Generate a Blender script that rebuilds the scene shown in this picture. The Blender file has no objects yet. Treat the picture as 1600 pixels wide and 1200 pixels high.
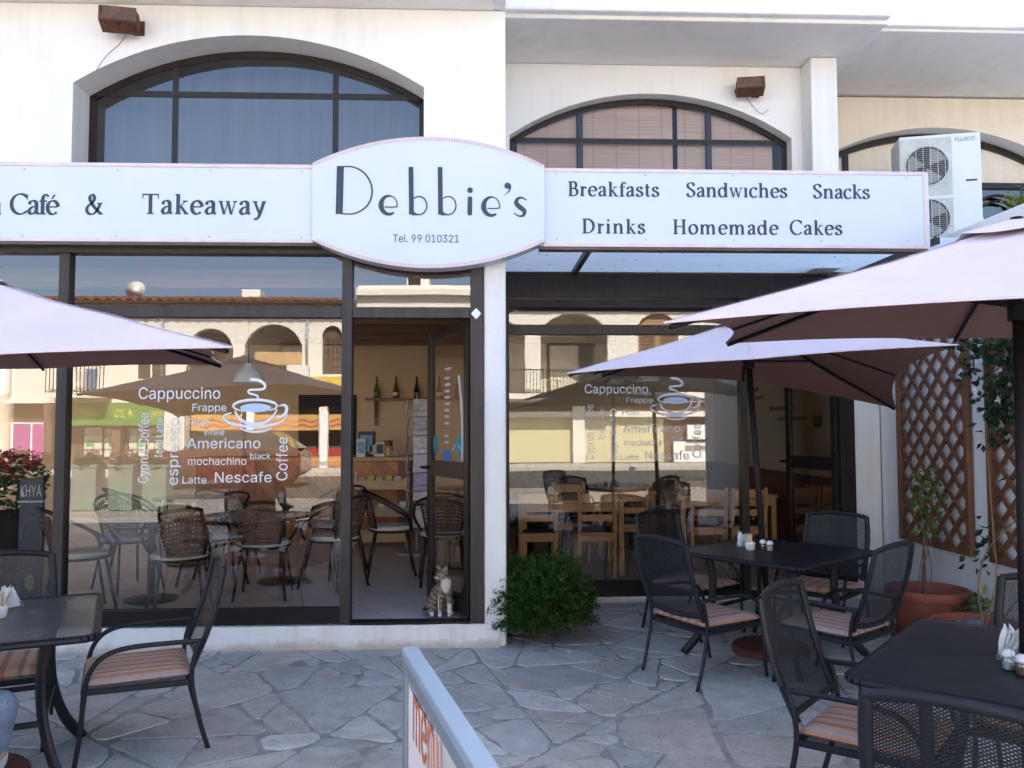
import bpy, bmesh, math, random
from mathutils import Vector, Matrix, noise
S = bpy.context.scene
COL = S.collection
R = math.radians
random.seed(7)

# ---------------------------------------------------------------- camera, world, sun, exposure
FPX = 1294.0
CAM = Vector((0.0, -5.8, 1.5))
YAW, PIT, ROLL = R(2.4), R(3.0), R(0.17)
FW = Vector((math.sin(YAW)*math.cos(PIT), math.cos(YAW)*math.cos(PIT), math.sin(PIT)))
_r = Vector((math.cos(YAW), -math.sin(YAW), 0)); _u = _r.cross(FW)
RT = math.cos(ROLL)*_r - math.sin(ROLL)*_u
UP = math.sin(ROLL)*_r + math.cos(ROLL)*_u
cam = bpy.data.objects.new('camera', bpy.data.cameras.new('camera'))
cam.data.sensor_width = 36.0; cam.data.lens = FPX/1600*36.0
cam.data.clip_start = 0.05; cam.data.clip_end = 500
cam.matrix_world = Matrix(((RT.x, UP.x, -FW.x, CAM.x), (RT.y, UP.y, -FW.y, CAM.y), (RT.z, UP.z, -FW.z, CAM.z), (0, 0, 0, 1)))
COL.objects.link(cam); S.camera = cam

SUN_EL, SUN_AZ = R(47), R(14)
w = bpy.data.worlds.new('World'); S.world = w; w.use_nodes = True
nt = w.node_tree; nt.nodes.clear()
sky = nt.nodes.new('ShaderNodeTexSky'); sky.sky_type = 'NISHITA'; sky.sun_disc = False
sky.sun_elevation = SUN_EL; sky.sun_rotation = SUN_AZ; sky.air_density = 0.8; sky.dust_density = 3.0; sky.ozone_density = 0.7
bg = nt.nodes.new('ShaderNodeBackground'); bg.inputs[1].default_value = 0.10
wo = nt.nodes.new('ShaderNodeOutputWorld')
nt.links.new(sky.outputs[0], bg.inputs[0]); nt.links.new(bg.outputs[0], wo.inputs[0])
sl = bpy.data.lights.new('sun', 'SUN'); sl.energy = 5.0; sl.angle = R(0.5); sl.color = (1.0, 0.93, 0.82)
so = bpy.data.objects.new('sun', sl); COL.objects.link(so)
sd = Vector((math.sin(SUN_AZ)*math.cos(SUN_EL), math.cos(SUN_AZ)*math.cos(SUN_EL), math.sin(SUN_EL)))
so.rotation_euler = sd.to_track_quat('Z', 'Y').to_euler(); so.location = sd*60
S.view_settings.view_transform = 'Standard'; S.view_settings.look = 'None'
S.view_settings.exposure = 2.77; S.view_settings.gamma = 1.0
S.render.engine = 'CYCLES'
S.cycles.use_denoising = True
S.cycles.max_bounces = 10; S.cycles.diffuse_bounces = 5; S.cycles.glossy_bounces = 4
S.cycles.transparent_max_bounces = 24; S.cycles.caustics_reflective = False; S.cycles.caustics_refractive = False
S.cycles.sample_clamp_indirect = 6.0

def at(px, py, y):
    """point of the plane y = const seen at photo pixel (px, py): used to read positions off the photograph"""
    d = FW + RT*((px-800)/FPX) - UP*((py-600)/FPX)
    return CAM + d*((y-CAM.y)/d.y)
def atz(px, py, z):
    d = FW + RT*((px-800)/FPX) - UP*((py-600)/FPX)
    return CAM + d*((z-CAM.z)/d.z)

# ---------------------------------------------------------------- materials
def _new(name):
    m = bpy.data.materials.new(name); m.use_nodes = True
    return m, m.node_tree, m.node_tree.nodes['Principled BSDF']
def N(nt, t, **kw):
    n = nt.nodes.new(t)
    for k, v in kw.items(): setattr(n, k, v)
    return n
def mth(nt, op, a, b=None, c=None):
    n = N(nt, 'ShaderNodeMath', operation=op)
    for i, v in enumerate((a, b, c)):
        if v is None: continue
        if isinstance(v, (int, float)): n.inputs[i].default_value = v
        else: nt.links.new(v, n.inputs[i])
    return n.outputs[0]
def ramp(nt, fac, stops):
    n = N(nt, 'ShaderNodeValToRGB')
    e = n.color_ramp.elements
    while len(e) < len(stops): e.new(0.5)
    for k, (p, c) in enumerate(stops):
        e[k].position = p; e[k].color = (*c, 1) if len(c) == 3 else c
    nt.links.new(fac, n.inputs[0]); return n.outputs[0]
def tex(nt, kind='Object', scale=(1, 1, 1), rot=(0, 0, 0)):
    tc = N(nt, 'ShaderNodeTexCoord'); mp = N(nt, 'ShaderNodeMapping')
    mp.inputs['Scale'].default_value = scale; mp.inputs['Rotation'].default_value = rot
    nt.links.new(tc.outputs[kind], mp.inputs[0]); return mp.outputs[0]
def nz(nt, vec, scale, detail=4, rough=0.55):
    n = N(nt, 'ShaderNodeTexNoise'); n.inputs['Scale'].default_value = scale
    n.inputs['Detail'].default_value = detail; n.inputs['Roughness'].default_value = rough
    nt.links.new(vec, n.inputs['Vector']); return n.outputs[0]
def bump(nt, b, h, strength, dist=0.01):
    n = N(nt, 'ShaderNodeBump'); n.inputs['Strength'].default_value = strength; n.inputs['Distance'].default_value = dist
    nt.links.new(h, n.inputs['Height']); nt.links.new(n.outputs[0], b.inputs['Normal'])
def sc(c, k): return tuple(min(1, max(0, x*k)) for x in c)
def pm(name, col, rough=0.6, metal=0.0, var=0.12, vs=6.0, bmp=0.0, bs=80.0, spec=0.5, stretch=(1, 1, 1), rvar=0.1):
    m, nt, b = _new(name)
    v = tex(nt, 'Object', stretch)
    f = nz(nt, v, vs, 5)
    c = ramp(nt, f, [(0.28, sc(col, 1-var)), (0.72, sc(col, 1+var))])
    nt.links.new(c, b.inputs['Base Color'])
    b.inputs['Metallic'].default_value = metal; b.inputs['Specular IOR Level'].default_value = spec
    r = mth(nt, 'MULTIPLY_ADD', nz(nt, v, vs*3.1, 3), rvar*2, rough-rvar); nt.links.new(r, b.inputs['Roughness'])
    if bmp: bump(nt, b, nz(nt, v, bs, 4), bmp, 0.004)
    return m
def wood(name, col, axis='Z', scale=1.0, rough=0.5, dark=0.55):
    m, nt, b = _new(name)
    st = {'X': (1.2, 14, 14), 'Y': (14, 1.2, 14), 'Z': (14, 14, 1.2)}[axis]
    v = tex(nt, 'Object', tuple(s*scale for s in st))
    f = nz(nt, v, 1.6, 7, 0.62)
    c = ramp(nt, f, [(0.25, sc(col, dark)), (0.5, col), (0.78, sc(col, 1.18))])
    g = nz(nt, tex(nt, 'Object'), 2.5, 3)
    mx = N(nt, 'ShaderNodeMix', data_type='RGBA', blend_type='MULTIPLY'); mx.inputs[0].default_value = 0.6
    nt.links.new(c, mx.inputs[6]); nt.links.new(ramp(nt, g, [(0.3, (0.75, 0.72, 0.7)), (0.7, (1, 1, 1))]), mx.inputs[7])
    nt.links.new(mx.outputs[2], b.inputs['Base Color']); b.inputs['Roughness'].default_value = rough
    bump(nt, b, f, 0.15, 0.003); return m
def stucco(name, col, streak=0.10, bmp=0.35, bs=45):
    m, nt, b = _new(name)
    v = tex(nt, 'Object')
    a = nz(nt, v, 1.3, 6, 0.6); s2 = nz(nt, tex(nt, 'Object', (5, 5, 0.35)), 1.6, 5, 0.6)
    k = mth(nt, 'MULTIPLY_ADD', s2, 0.55, mth(nt, 'MULTIPLY', a, 0.45))
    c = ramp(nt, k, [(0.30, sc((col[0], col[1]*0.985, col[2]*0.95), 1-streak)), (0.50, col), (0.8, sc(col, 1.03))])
    nt.links.new(c, b.inputs['Base Color']); b.inputs['Roughness'].default_value = 0.85; b.inputs['Specular IOR Level'].default_value = 0.25
    h = mth(nt, 'ADD', nz(nt, v, bs, 5, 0.6), mth(nt, 'MULTIPLY', nz(nt, v, 6, 3), 1.2))
    bump(nt, b, h, bmp, 0.006); return m
def glass_mat(name, tint=(0.94, 0.95, 0.945), k=1.9, add=0.03):
    m, nt, b = _new(name); nt.nodes.remove(b)
    out = nt.nodes['Material Output']
    fr = N(nt, 'ShaderNodeFresnel'); fr.inputs[0].default_value = 1.5
    f = mth(nt, 'MINIMUM', mth(nt, 'MULTIPLY_ADD', fr.outputs[0], k, add), 1.0)
    tr = N(nt, 'ShaderNodeBsdfTransparent'); tr.inputs[0].default_value = (*tint, 1)
    gl = N(nt, 'ShaderNodeBsdfGlossy'); gl.inputs['Roughness'].default_value = 0.0; gl.inputs[0].default_value = (1, 1, 1, 1)
    # old float glass: a very slight waviness bends the reflections
    bp = N(nt, 'ShaderNodeBump'); bp.inputs['Strength'].default_value = 0.05; bp.inputs['Distance'].default_value = 0.01
    nt.links.new(nz(nt, tex(nt, 'Object'), 0.9, 2), bp.inputs['Height']); nt.links.new(bp.outputs[0], gl.inputs['Normal'])
    mx = N(nt, 'ShaderNodeMixShader'); nt.links.new(f, mx.inputs[0]); nt.links.new(tr.outputs[0], mx.inputs[1]); nt.links.new(gl.outputs[0], mx.inputs[2])
    nt.links.new(mx.outputs[0], out.inputs[0]); return m
def mesh_mat(name, col, pu, pv, strand, rough=0.45):
    """expanded metal sheet: diamond holes laid out in the sheet's own UV metres"""
    m, nt, b = _new(name)
    b.inputs['Base Color'].default_value = (*col, 1); b.inputs['Roughness'].default_value = rough; b.inputs['Metallic'].default_value = 0.2
    uv = N(nt, 'ShaderNodeTexCoord').outputs['UV']; sp = N(nt, 'ShaderNodeSeparateXYZ'); nt.links.new(uv, sp.inputs[0])
    u = mth(nt, 'DIVIDE', sp.outputs[0], pu); v = mth(nt, 'DIVIDE', sp.outputs[1], pv)
    a = mth(nt, 'FRACT', mth(nt, 'ADD', u, v)); c = mth(nt, 'FRACT', mth(nt, 'SUBTRACT', u, v))
    hole = mth(nt, 'MULTIPLY', mth(nt, 'GREATER_THAN', a, strand), mth(nt, 'GREATER_THAN', c, strand))
    nt.links.new(mth(nt, 'SUBTRACT', 1.0, hole), b.inputs['Alpha']); return m
def striped(name, cols, axis, period, rough=0.9):
    m, nt, b = _new(name)
    v = tex(nt, 'Object'); sp = N(nt, 'ShaderNodeSeparateXYZ'); nt.links.new(v, sp.inputs[0])
    x = mth(nt, 'FRACT', mth(nt, 'DIVIDE', mth(nt, 'ADD', sp.outputs[axis], 10.0), period))
    n = N(nt, 'ShaderNodeValToRGB'); n.color_ramp.interpolation = 'CONSTANT'; e = n.color_ramp.elements
    while len(e) < len(cols): e.new(0.5)
    for k, (p, c) in enumerate(cols): e[k].position = p; e[k].color = (*c, 1)
    nt.links.new(x, n.inputs[0])
    mx = N(nt, 'ShaderNodeMix', data_type='RGBA', blend_type='MULTIPLY'); mx.inputs[0].default_value = 0.5
    nt.links.new(n.outputs[0], mx.inputs[6]); nt.links.new(ramp(nt, nz(nt, v, 30, 4), [(0.3, (0.7, 0.7, 0.7)), (0.7, (1, 1, 1))]), mx.inputs[7])
    nt.links.new(mx.outputs[2], b.inputs['Base Color']); b.inputs['Roughness'].default_value = rough
    bump(nt, b, nz(nt, v, 220, 2), 0.3, 0.002); return m
def attr_mat(name, rough=0.8, var=0.12, vs=14, bmp=0.4, bs=50, spec=0.4, fine=True, dist=0.006):
    m, nt, b = _new(name)
    a = N(nt, 'ShaderNodeAttribute', attribute_name='Col')
    v = tex(nt, 'Object')
    mx = N(nt, 'ShaderNodeMix', data_type='RGBA', blend_type='MULTIPLY'); mx.inputs[0].default_value = 1.0
    k = ramp(nt, nz(nt, v, vs, 7, 0.65), [(0.25, (1-2*var,)*3), (0.75, (1+var*0.4,)*3)])
    nt.links.new(a.outputs['Color'], mx.inputs[6]); nt.links.new(k, mx.inputs[7]); res = mx.outputs[2]
    if name == 'flagstone':   # broad dirt, small pits and pale scuffs
        for s_, d_, st_ in ((1.1, 5, [(0.34, (0.80, 0.78, 0.76)), (0.62, (1, 1, 1))]), (38, 3, [(0.30, (0.70, 0.68, 0.66)), (0.42, (1, 1, 1)), (0.70, (1, 1, 1)), (0.80, (1.12, 1.12, 1.10))]), (150, 2, [(0.30, (0.78, 0.78, 0.78)), (0.6, (1.05, 1.05, 1.05))])):
            m2 = N(nt, 'ShaderNodeMix', data_type='RGBA', blend_type='MULTIPLY'); m2.inputs[0].default_value = 1.0
            nt.links.new(res, m2.inputs[6]); nt.links.new(ramp(nt, nz(nt, v, s_, d_, 0.6), st_), m2.inputs[7]); res = m2.outputs[2]
    nt.links.new(res, b.inputs['Base Color']); b.inputs['Roughness'].default_value = rough; b.inputs['Specular IOR Level'].default_value = spec
    if bmp: bump(nt, b, mth(nt, 'ADD', nz(nt, v, bs, 5), nz(nt, v, bs*0.15, 4)), bmp, dist)
    return m
def leafy(name, c1, c2, c3):
    m, nt, b = _new(name)
    v = tex(nt, 'Object'); g = N(nt, 'ShaderNodeNewGeometry')
    f = mth(nt, 'MULTIPLY_ADD', g.outputs['Random Per Island'], 0.6, mth(nt, 'MULTIPLY', nz(nt, v, 7, 3), 0.5))
    nt.links.new(ramp(nt, f, [(0.2, c1), (0.5, c2), (0.85, c3)]), b.inputs['Base Color'])
    b.inputs['Roughness'].default_value = 0.55; b.inputs['Specular IOR Level'].default_value = 0.3
    b.inputs['Subsurface Weight'].default_value = 0.0
    t = N(nt, 'ShaderNodeBsdfTranslucent'); t.inputs[0].default_value = (*c3, 1)
    mx = N(nt, 'ShaderNodeMixShader'); mx.inputs[0].default_value = 0.25
    nt.links.new(b.outputs[0], mx.inputs[1]); nt.links.new(t.outputs[0], mx.inputs[2]); nt.links.new(mx.outputs[0], nt.nodes['Material Output'].inputs[0])
    return m

# ---------------------------------------------------------------- mesh builder and tagging
class MB:
    def __init__(s): s.v = []; s.f = []; s.uv = {}; s.mi = []; s.cur = 0; s.col = None; s.fc = []
    def face(s, idx, uv=None):
        if uv: s.uv[len(s.f)] = uv
        s.f.append(tuple(idx)); s.mi.append(s.cur); s.fc.append(s.col)
    def add(s, vs, fs):
        o = len(s.v); s.v += [Vector(p) for p in vs]
        for f in fs: s.face([i+o for i in f])
        return s
    def box(s, x0, x1, y0, y1, z0, z1):
        return s.add([(x0,y0,z0),(x1,y0,z0),(x1,y1,z0),(x0,y1,z0),(x0,y0,z1),(x1,y0,z1),(x1,y1,z1),(x0,y1,z1)],
              [(0,3,2,1),(4,5,6,7),(0,1,5,4),(1,2,6,5),(2,3,7,6),(3,0,4,7)])
    def obox(s, c, size, m=None):
        c = Vector(c); h = [k/2 for k in size]; m = m or Matrix.Identity(3)
        vs = [c + m @ Vector((a*h[0], b*h[1], d*h[2])) for a, b, d in ((-1,-1,-1),(1,-1,-1),(1,1,-1),(-1,1,-1),(-1,-1,1),(1,-1,1),(1,1,1),(-1,1,1))]
        return s.add(vs, [(0,3,2,1),(4,5,6,7),(0,1,5,4),(1,2,6,5),(2,3,7,6),(3,0,4,7)])
    def bar(s, p, q, w, h, up=(0, 0, 1)):
        p, q = Vector(p), Vector(q); d = (q-p); L = d.length; d.normalize(); up = Vector(up)
        x = d.cross(up)
        if x.length < 1e-5: x = d.cross(Vector((1, 0, 0)))
        x.normalize(); z = x.cross(d)
        return s.obox((p+q)/2, (w, L, h), Matrix((x, d, z)).transposed())
    def tube(s, pts, r, n=8, flat=1.0, caps=True, up=(0, 0, 1)):
        pts = [Vector(p) for p in pts]; k = len(pts); o = len(s.v)
        rs = r if isinstance(r, (list, tuple)) else [r]*k
        px = None
        for i, p in enumerate(pts):
            t = (pts[min(i+1, k-1)]-pts[max(i-1, 0)]).normalized()
            if px is None:
                a = Vector(up) if abs(t.dot(Vector(up))) < 0.95 else Vector((1, 0, 0))
                px = t.cross(a).normalized()
            else:
                px = (px - t*px.dot(t)).normalized()
            py = t.cross(px)
            for j in range(n):
                an = 2*math.pi*j/n
                s.v.append(p + px*(math.cos(an)*rs[i]) + py*(math.sin(an)*rs[i]*flat))
        for i in range(k-1):
            for j in range(n):
                a = o+i*n+j; b = o+i*n+(j+1) % n
                s.face((a, b, b+n, a+n))
        if caps:
            s.face([o+j for j in range(n)][::-1]); s.face([o+(k-1)*n+j for j in range(n)])
        return s
    def lathe(s, prof, n=20, c=(0, 0, 0), sx=1.0, sy=1.0):
        o = len(s.v); c = Vector(c)
        for (r, z) in prof:
            for j in range(n):
                an = 2*math.pi*j/n; s.v.append(c+Vector((r*math.cos(an)*sx, r*math.sin(an)*sy, z)))
        for i in range(len(prof)-1):
            for j in range(n):
                a = o+i*n+j; b = o+i*n+(j+1) % n; s.face((a, b, b+n, a+n))
        if prof[0][0] > 1e-4: s.face([o+j for j in range(n)][::-1])
        if prof[-1][0] > 1e-4: s.face([o+(len(prof)-1)*n+j for j in range(n)])
        return s
    def prism(s, poly, y0, y1):
        """polygon of (x, z), extruded along y"""
        k = len(poly); o = len(s.v)
        s.v += [Vector((x, y0, z)) for x, z in poly] + [Vector((x, y1, z)) for x, z in poly]
        s.face(range(o, o+k)); s.face([o+k+i for i in range(k)][::-1])
        for i in range(k): j = (i+1) % k; s.face((o+j, o+i, o+k+i, o+k+j))
        return s
    def grid(s, fn, nu, nv, su=1.0, sv=1.0, flip=False):
        o = len(s.v)
        for i in range(nu+1):
            for j in range(nv+1): s.v.append(Vector(fn(i/nu, j/nv)))
        for i in range(nu):
            for j in range(nv):
                a = o+i*(nv+1)+j; q = [a, a+nv+1, a+nv+2, a+1]
                u = [(i/nu*su, j/nv*sv), ((i+1)/nu*su, j/nv*sv), ((i+1)/nu*su, (j+1)/nv*sv), (i/nu*su, (j+1)/nv*sv)]
                if flip: q.reverse(); u.reverse()
                s.face(q, u)
        return s
    def xf(s, m, start=0):
        for i in range(start, len(s.v)): s.v[i] = m @ s.v[i]
        return s
    def mesh(s, name, mats):
        me = bpy.data.meshes.new(name); me.from_pydata(s.v, [], s.f)
        for m in mats: me.materials.append(m)
        if len(mats) > 1: me.polygons.foreach_set('material_index', s.mi)
        if s.uv:
            l = me.uv_layers.new(name='UVMap').data
            for fi, uv in s.uv.items():
                for k, li in enumerate(me.polygons[fi].loop_indices): l[li].uv = uv[k]
        if any(c is not None for c in s.fc):
            a = me.color_attributes.new('Col', 'FLOAT_COLOR', 'CORNER').data
            for fi, p in enumerate(me.polygons):
                c = s.fc[fi] or (0.5, 0.5, 0.5)
                for li in p.loop_indices: a[li].color = (*c, 1)
        me.update(); return me
    def build(s, name, mat, parent=None, smooth=False, bevel=0.0, label=None, segs=2, ang=35):
        mats = mat if isinstance(mat, (list, tuple)) else [mat]
        me = s.mesh(name, mats)
        o = bpy.data.objects.new(name, me); COL.objects.link(o)
        if parent: o.parent = parent
        if smooth:
            me.polygons.foreach_set('use_smooth', [True]*len(me.polygons))
            if smooth == 'auto': me.set_sharp_from_angle(angle=R(40))
        if bevel:
            b = o.modifiers.new('bevel', 'BEVEL'); b.width = bevel; b.segments = segs; b.limit_method = 'ANGLE'; b.angle_limit = R(ang); b.harden_normals = False
        if label: o['label'] = label
        return o
def tag(o, label=None, cat=None, group=None, kind=None):
    if label: o['label'] = label
    if cat: o['category'] = cat
    if group: o['group'] = group
    if kind: o['kind'] = kind
    return o
def thing(name, label, cat, loc=(0, 0, 0), rz=0.0, group=None):
    o = bpy.data.objects.new(name, None); COL.objects.link(o); o.empty_display_size = 0.1
    o.location = loc; o.rotation_euler = (0, 0, rz)
    return tag(o, label, cat, group)
def dup(root, loc, rz, label, group=None):
    r = root.copy(); COL.objects.link(r); r.location = loc; r.rotation_euler = (0, 0, rz); r['label'] = label
    if group: r['group'] = group
    for ch in list(root.children):
        c = ch.copy(); COL.objects.link(c); c.parent = r
        for g in list(ch.children):
            d = g.copy(); COL.objects.link(d); d.parent = c
    return r
def cat_rom(pts, n=8):
    """smooth curve through the points"""
    P = [Vector(p) for p in pts]; P = [P[0]*2-P[1]] + P + [P[-1]*2-P[-2]]; out = []
    for i in range(1, len(P)-2):
        for k in range(n):
            t = k/n; a, b, c, d = P[i-1], P[i], P[i+1], P[i+2]
            out.append(0.5*((2*b)+(c-a)*t+(2*a-5*b+4*c-d)*t*t+(3*b-a-3*c+d)*t**3))
    out.append(P[-2]); return out
def bend_(pts): return [tuple(v) for v in cat_rom(pts, 6)]
def remeshed(mb, name, mat, parent, voxel, smooth_it=4, colfn=None):
    """one continuous skin grown round the shapes collected in mb"""
    me = mb.mesh(name, [mat]); o = bpy.data.objects.new(name+'_tmp', me); COL.objects.link(o)
    m = o.modifiers.new('r', 'REMESH'); m.mode = 'VOXEL'; m.voxel_size = voxel
    s = o.modifiers.new('s', 'SMOOTH'); s.factor = 0.5; s.iterations = smooth_it
    dg = bpy.context.evaluated_depsgraph_get(); dg.update()
    nm = bpy.data.meshes.new_from_object(o.evaluated_get(dg)); nm.name = name
    bpy.data.objects.remove(o)
    nm.materials.clear(); nm.materials.append(mat)
    nm.polygons.foreach_set('use_smooth', [True]*len(nm.polygons))
    if colfn:
        a = nm.color_attributes.new('Col', 'FLOAT_COLOR', 'POINT').data
        for i, v in enumerate(nm.vertices): a[i].color = (*colfn(v.co, v.normal), 1)
    r = bpy.data.objects.new(name, nm); COL.objects.link(r)
    if parent: r.parent = parent
    return r
def ell(mb, c, r, n=14, m=None):
    o = len(mb.v); k = n
    prof = [(math.sin(math.pi*i/k), -math.cos(math.pi*i/k)) for i in range(k+1)]
    prof[0] = (1e-5, -1); prof[-1] = (1e-5, 1)
    mb.lathe(prof, n+4)
    M = m or Matrix.Identity(3)
    for i in range(o, len(mb.v)):
        v = mb.v[i]; mb.v[i] = Vector(c)+M @ Vector((v.x*r[0], v.y*r[1], v.z*r[2]))
def limb(mb, pts, rs, n=12):
    """tapered capsule chain"""
    mb.tube(pts, rs, n)
    for p, r in zip(pts, rs): ell(mb, p, (r, r, r), 10)

# ---------------------------------------------------------------- lettering
SANS = None
try:   # the plain sans face that ships inside Blender; its default face is used if it is missing
    import os
    SANS = bpy.data.fonts.load(os.path.join(bpy.utils.system_resource('DATAFILES', path='fonts'), 'Inter.woff2'))
except Exception: SANS = None
def text_mesh(txt, spacing=1.0, shear=0.0, bold=0.0):
    cu = bpy.data.curves.new('t', 'FONT'); cu.body = txt
    if SANS: cu.font = SANS
    cu.space_character = spacing; cu.shear = shear; cu.offset = bold; cu.resolution_u = 4
    o = bpy.data.objects.new('t', cu); COL.objects.link(o)
    dg = bpy.context.evaluated_depsgraph_get(); dg.update()
    me = bpy.data.meshes.new_from_object(o.evaluated_get(dg))
    vs = [Vector((v.co.x, v.co.y)) for v in me.vertices]; fs = [tuple(p.vertices) for p in me.polygons]
    bpy.data.objects.remove(o); bpy.data.curves.remove(cu); bpy.data.meshes.remove(me)
    return vs, fs
_CAPH = None
def put_text(mb, txt, x0, x1, zb, cap, y, vertical=False, **kw):
    """sans letters facing -y; x0..x1 along the writing, zb the baseline, cap the capital height"""
    global _CAPH
    if _CAPH is None:
        vs, _ = text_mesh('H'); _CAPH = max(v.y for v in vs)
    vs, fs = text_mesh(txt, **kw)
    a = min(v.x for v in vs); b = max(v.x for v in vs); sx = (x1-x0)/(b-a); sz = cap/_CAPH
    pts = []
    for v in vs:
        u, t = (v.x-a)*sx, v.y*sz
        pts.append((zb-t, y, x0+u) if vertical else (x0+u, y, zb+t))
    mb.add(pts, fs)

def _arc(cx, cy, rx, ry, a0, a1, n=18):
    return [(cx+rx*math.cos(R(a0+(a1-a0)*i/n)), cy+ry*math.sin(R(a0+(a1-a0)*i/n))) for i in range(n+1)]
TH, TN = 0.185, 0.072
def _sm(pts): return [(v.x, v.y) for v in cat_rom([(a, b, 0) for a, b in pts], 5)]
_sf = lambda x, y, w=0.16: ('h', x-w, x+w, y)
_tl = lambda x, y: ('h', x-0.14, x, y)
GL = {
 'B': (.74, [('v',.2,0,1), _sf(.2,.975), _sf(.2,.025), ('c',[(.2,.97),(.36,.97)]+_arc(.36,.75,.22,.22,90,-90)+[(.2,.53)]), ('c',[(.2,.525),(.4,.525)]+_arc(.4,.277,.25,.25,90,-90)+[(.2,.027)])]),
 'D': (.92, [('v',.2,0,1), _sf(.2,.975), _sf(.2,.025), ('c',[(.2,.97)]+_arc(.36,.5,.44,.47,90,-90)+[(.2,.03)])]),
 'H': (.98, [('v',.2,0,1), ('v',.76,0,1), _sf(.2,.975), _sf(.2,.025), _sf(.76,.975), _sf(.76,.025), ('h',.2,.76,.52)]),
 'C': (.88, [('c',_arc(.5,.5,.42,.49,42,318)), ('l',(.82,.97),(.82,.70),.05)]),
 'S': (.68, [('c',_sm([(.55,.76),(.48,.93),(.31,.975),(.13,.87),(.14,.68),(.33,.53),(.52,.37),(.55,.17),(.37,.025),(.17,.06),(.07,.25)]))]),
 'T': (.86, [('v',.43,0,1), ('h',.03,.83,.97), ('l',(.055,.97),(.055,.76),.05), ('l',(.805,.97),(.805,.76),.05), _sf(.43,.025)]),
 'a': (.60, [('c',_sm([(.1,.48),(.16,.62),(.31,.66),(.43,.56),(.44,.3),(.45,.09),(.57,.04)])), ('c',_sm([(.44,.39),(.24,.35),(.1,.19),(.16,.04),(.3,.04),(.44,.16)]))]),
 'c': (.60, [('c',_arc(.34,.34,.26,.33,42,318)), ('d',.5,.55,.07)]),
 'd': (.74, [('c',_arc(.31,.335,.235,.32,0,360)), ('v',.55,0,1), _tl(.55,.97), ('h',.55,.68,.025)]),
 'e': (.62, [('h',.1,.55,.37), ('c',_arc(.33,.34,.25,.33,6,318))]),
 'f': (.40, [('c',_sm([(.19,0),(.19,.5),(.19,.76),(.27,.94),(.42,.97)])), ('d',.43,.9,.06), ('h',.04,.40,.645), _sf(.19,.025)]),
 'h': (.80, [('v',.18,0,1), _tl(.18,.97), ('c',_sm([(.18,.45),(.32,.62),(.46,.65),(.57,.54),(.59,.3),(.59,0)])), _sf(.18,.025,.14), _sf(.59,.025,.14)]),
 'i': (.37, [('v',.18,0,.67), _tl(.18,.645), _sf(.18,.025,.14), ('d',.18,.9,.085)]),
 'ı': (.37, [('v',.18,0,.67), _tl(.18,.645), _sf(.18,.025,.14)]),
 'k': (.70, [('v',.18,0,1), _tl(.18,.97), ('l',(.18,.28),(.52,.64),.055), ('l',(.29,.42),(.57,.03),.14), _sf(.18,.025,.14), ('h',.40,.64,.645), ('h',.46,.70,.025)]),
 'm': (1.2, [('v',.18,0,.67), _tl(.18,.645), ('c',_sm([(.18,.45),(.32,.62),(.45,.65),(.55,.54),(.57,.3),(.57,0)])), ('c',_sm([(.57,.45),(.71,.62),(.84,.65),(.94,.54),(.96,.3),(.96,0)])), _sf(.18,.025,.13), _sf(.57,.025,.13), _sf(.96,.025,.13)]),
 'n': (.80, [('v',.18,0,.67), _tl(.18,.645), ('c',_sm([(.18,.45),(.32,.62),(.46,.65),(.57,.54),(.59,.3),(.59,0)])), _sf(.18,.025,.14), _sf(.59,.025,.14)]),
 'o': (.68, [('c',_arc(.34,.335,.26,.325,0,360,26))]),
 'r': (.50, [('v',.18,0,.67), _tl(.18,.645), ('c',_sm([(.18,.42),(.28,.58),(.42,.64)])), ('d',.42,.58,.075), _sf(.18,.025,.15)]),
 's': (.52, [('c',_sm([(.43,.50),(.36,.63),(.23,.65),(.11,.55),(.15,.42),(.29,.35),(.43,.24),(.42,.09),(.27,.02),(.13,.05),(.07,.19)]))]),
 't': (.43, [('c',_sm([(.19,.86),(.19,.5),(.19,.17),(.26,.04),(.41,.07)])), ('h',.04,.39,.645)]),
 'w': (.94, [('l',(.12,.66),(.30,0),.13), ('l',(.30,0),(.47,.62),.055), ('l',(.47,.66),(.65,0),.13), ('l',(.65,0),(.83,.66),.055), ('h',.02,.24,.645), ('h',.37,.57,.645), ('h',.73,.93,.645)]),
 'y': (.68, [('l',(.12,.66),(.35,.03),.13), ('c',_sm([(.57,.66),(.42,.2),(.30,-.12),(.16,-.25)])), ('d',.13,-.22,.06), ('h',.02,.24,.645), ('h',.46,.67,.645)]),
 '&': (.96, [('c',_sm([(.80,.52),(.68,.27),(.47,.04),(.24,.02),(.09,.18),(.15,.40),(.40,.60),(.49,.80),(.38,.96),(.25,.87),(.27,.68),(.5,.34),(.84,.02)])), ('h',.64,.92,.535), ('h',.74,.96,.025)]),
 ' ': (.34, []),
}
GL['é'] = (GL['e'][0], GL['e'][1]+[('l',(.27,.76),(.42,.97),.085)])
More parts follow.
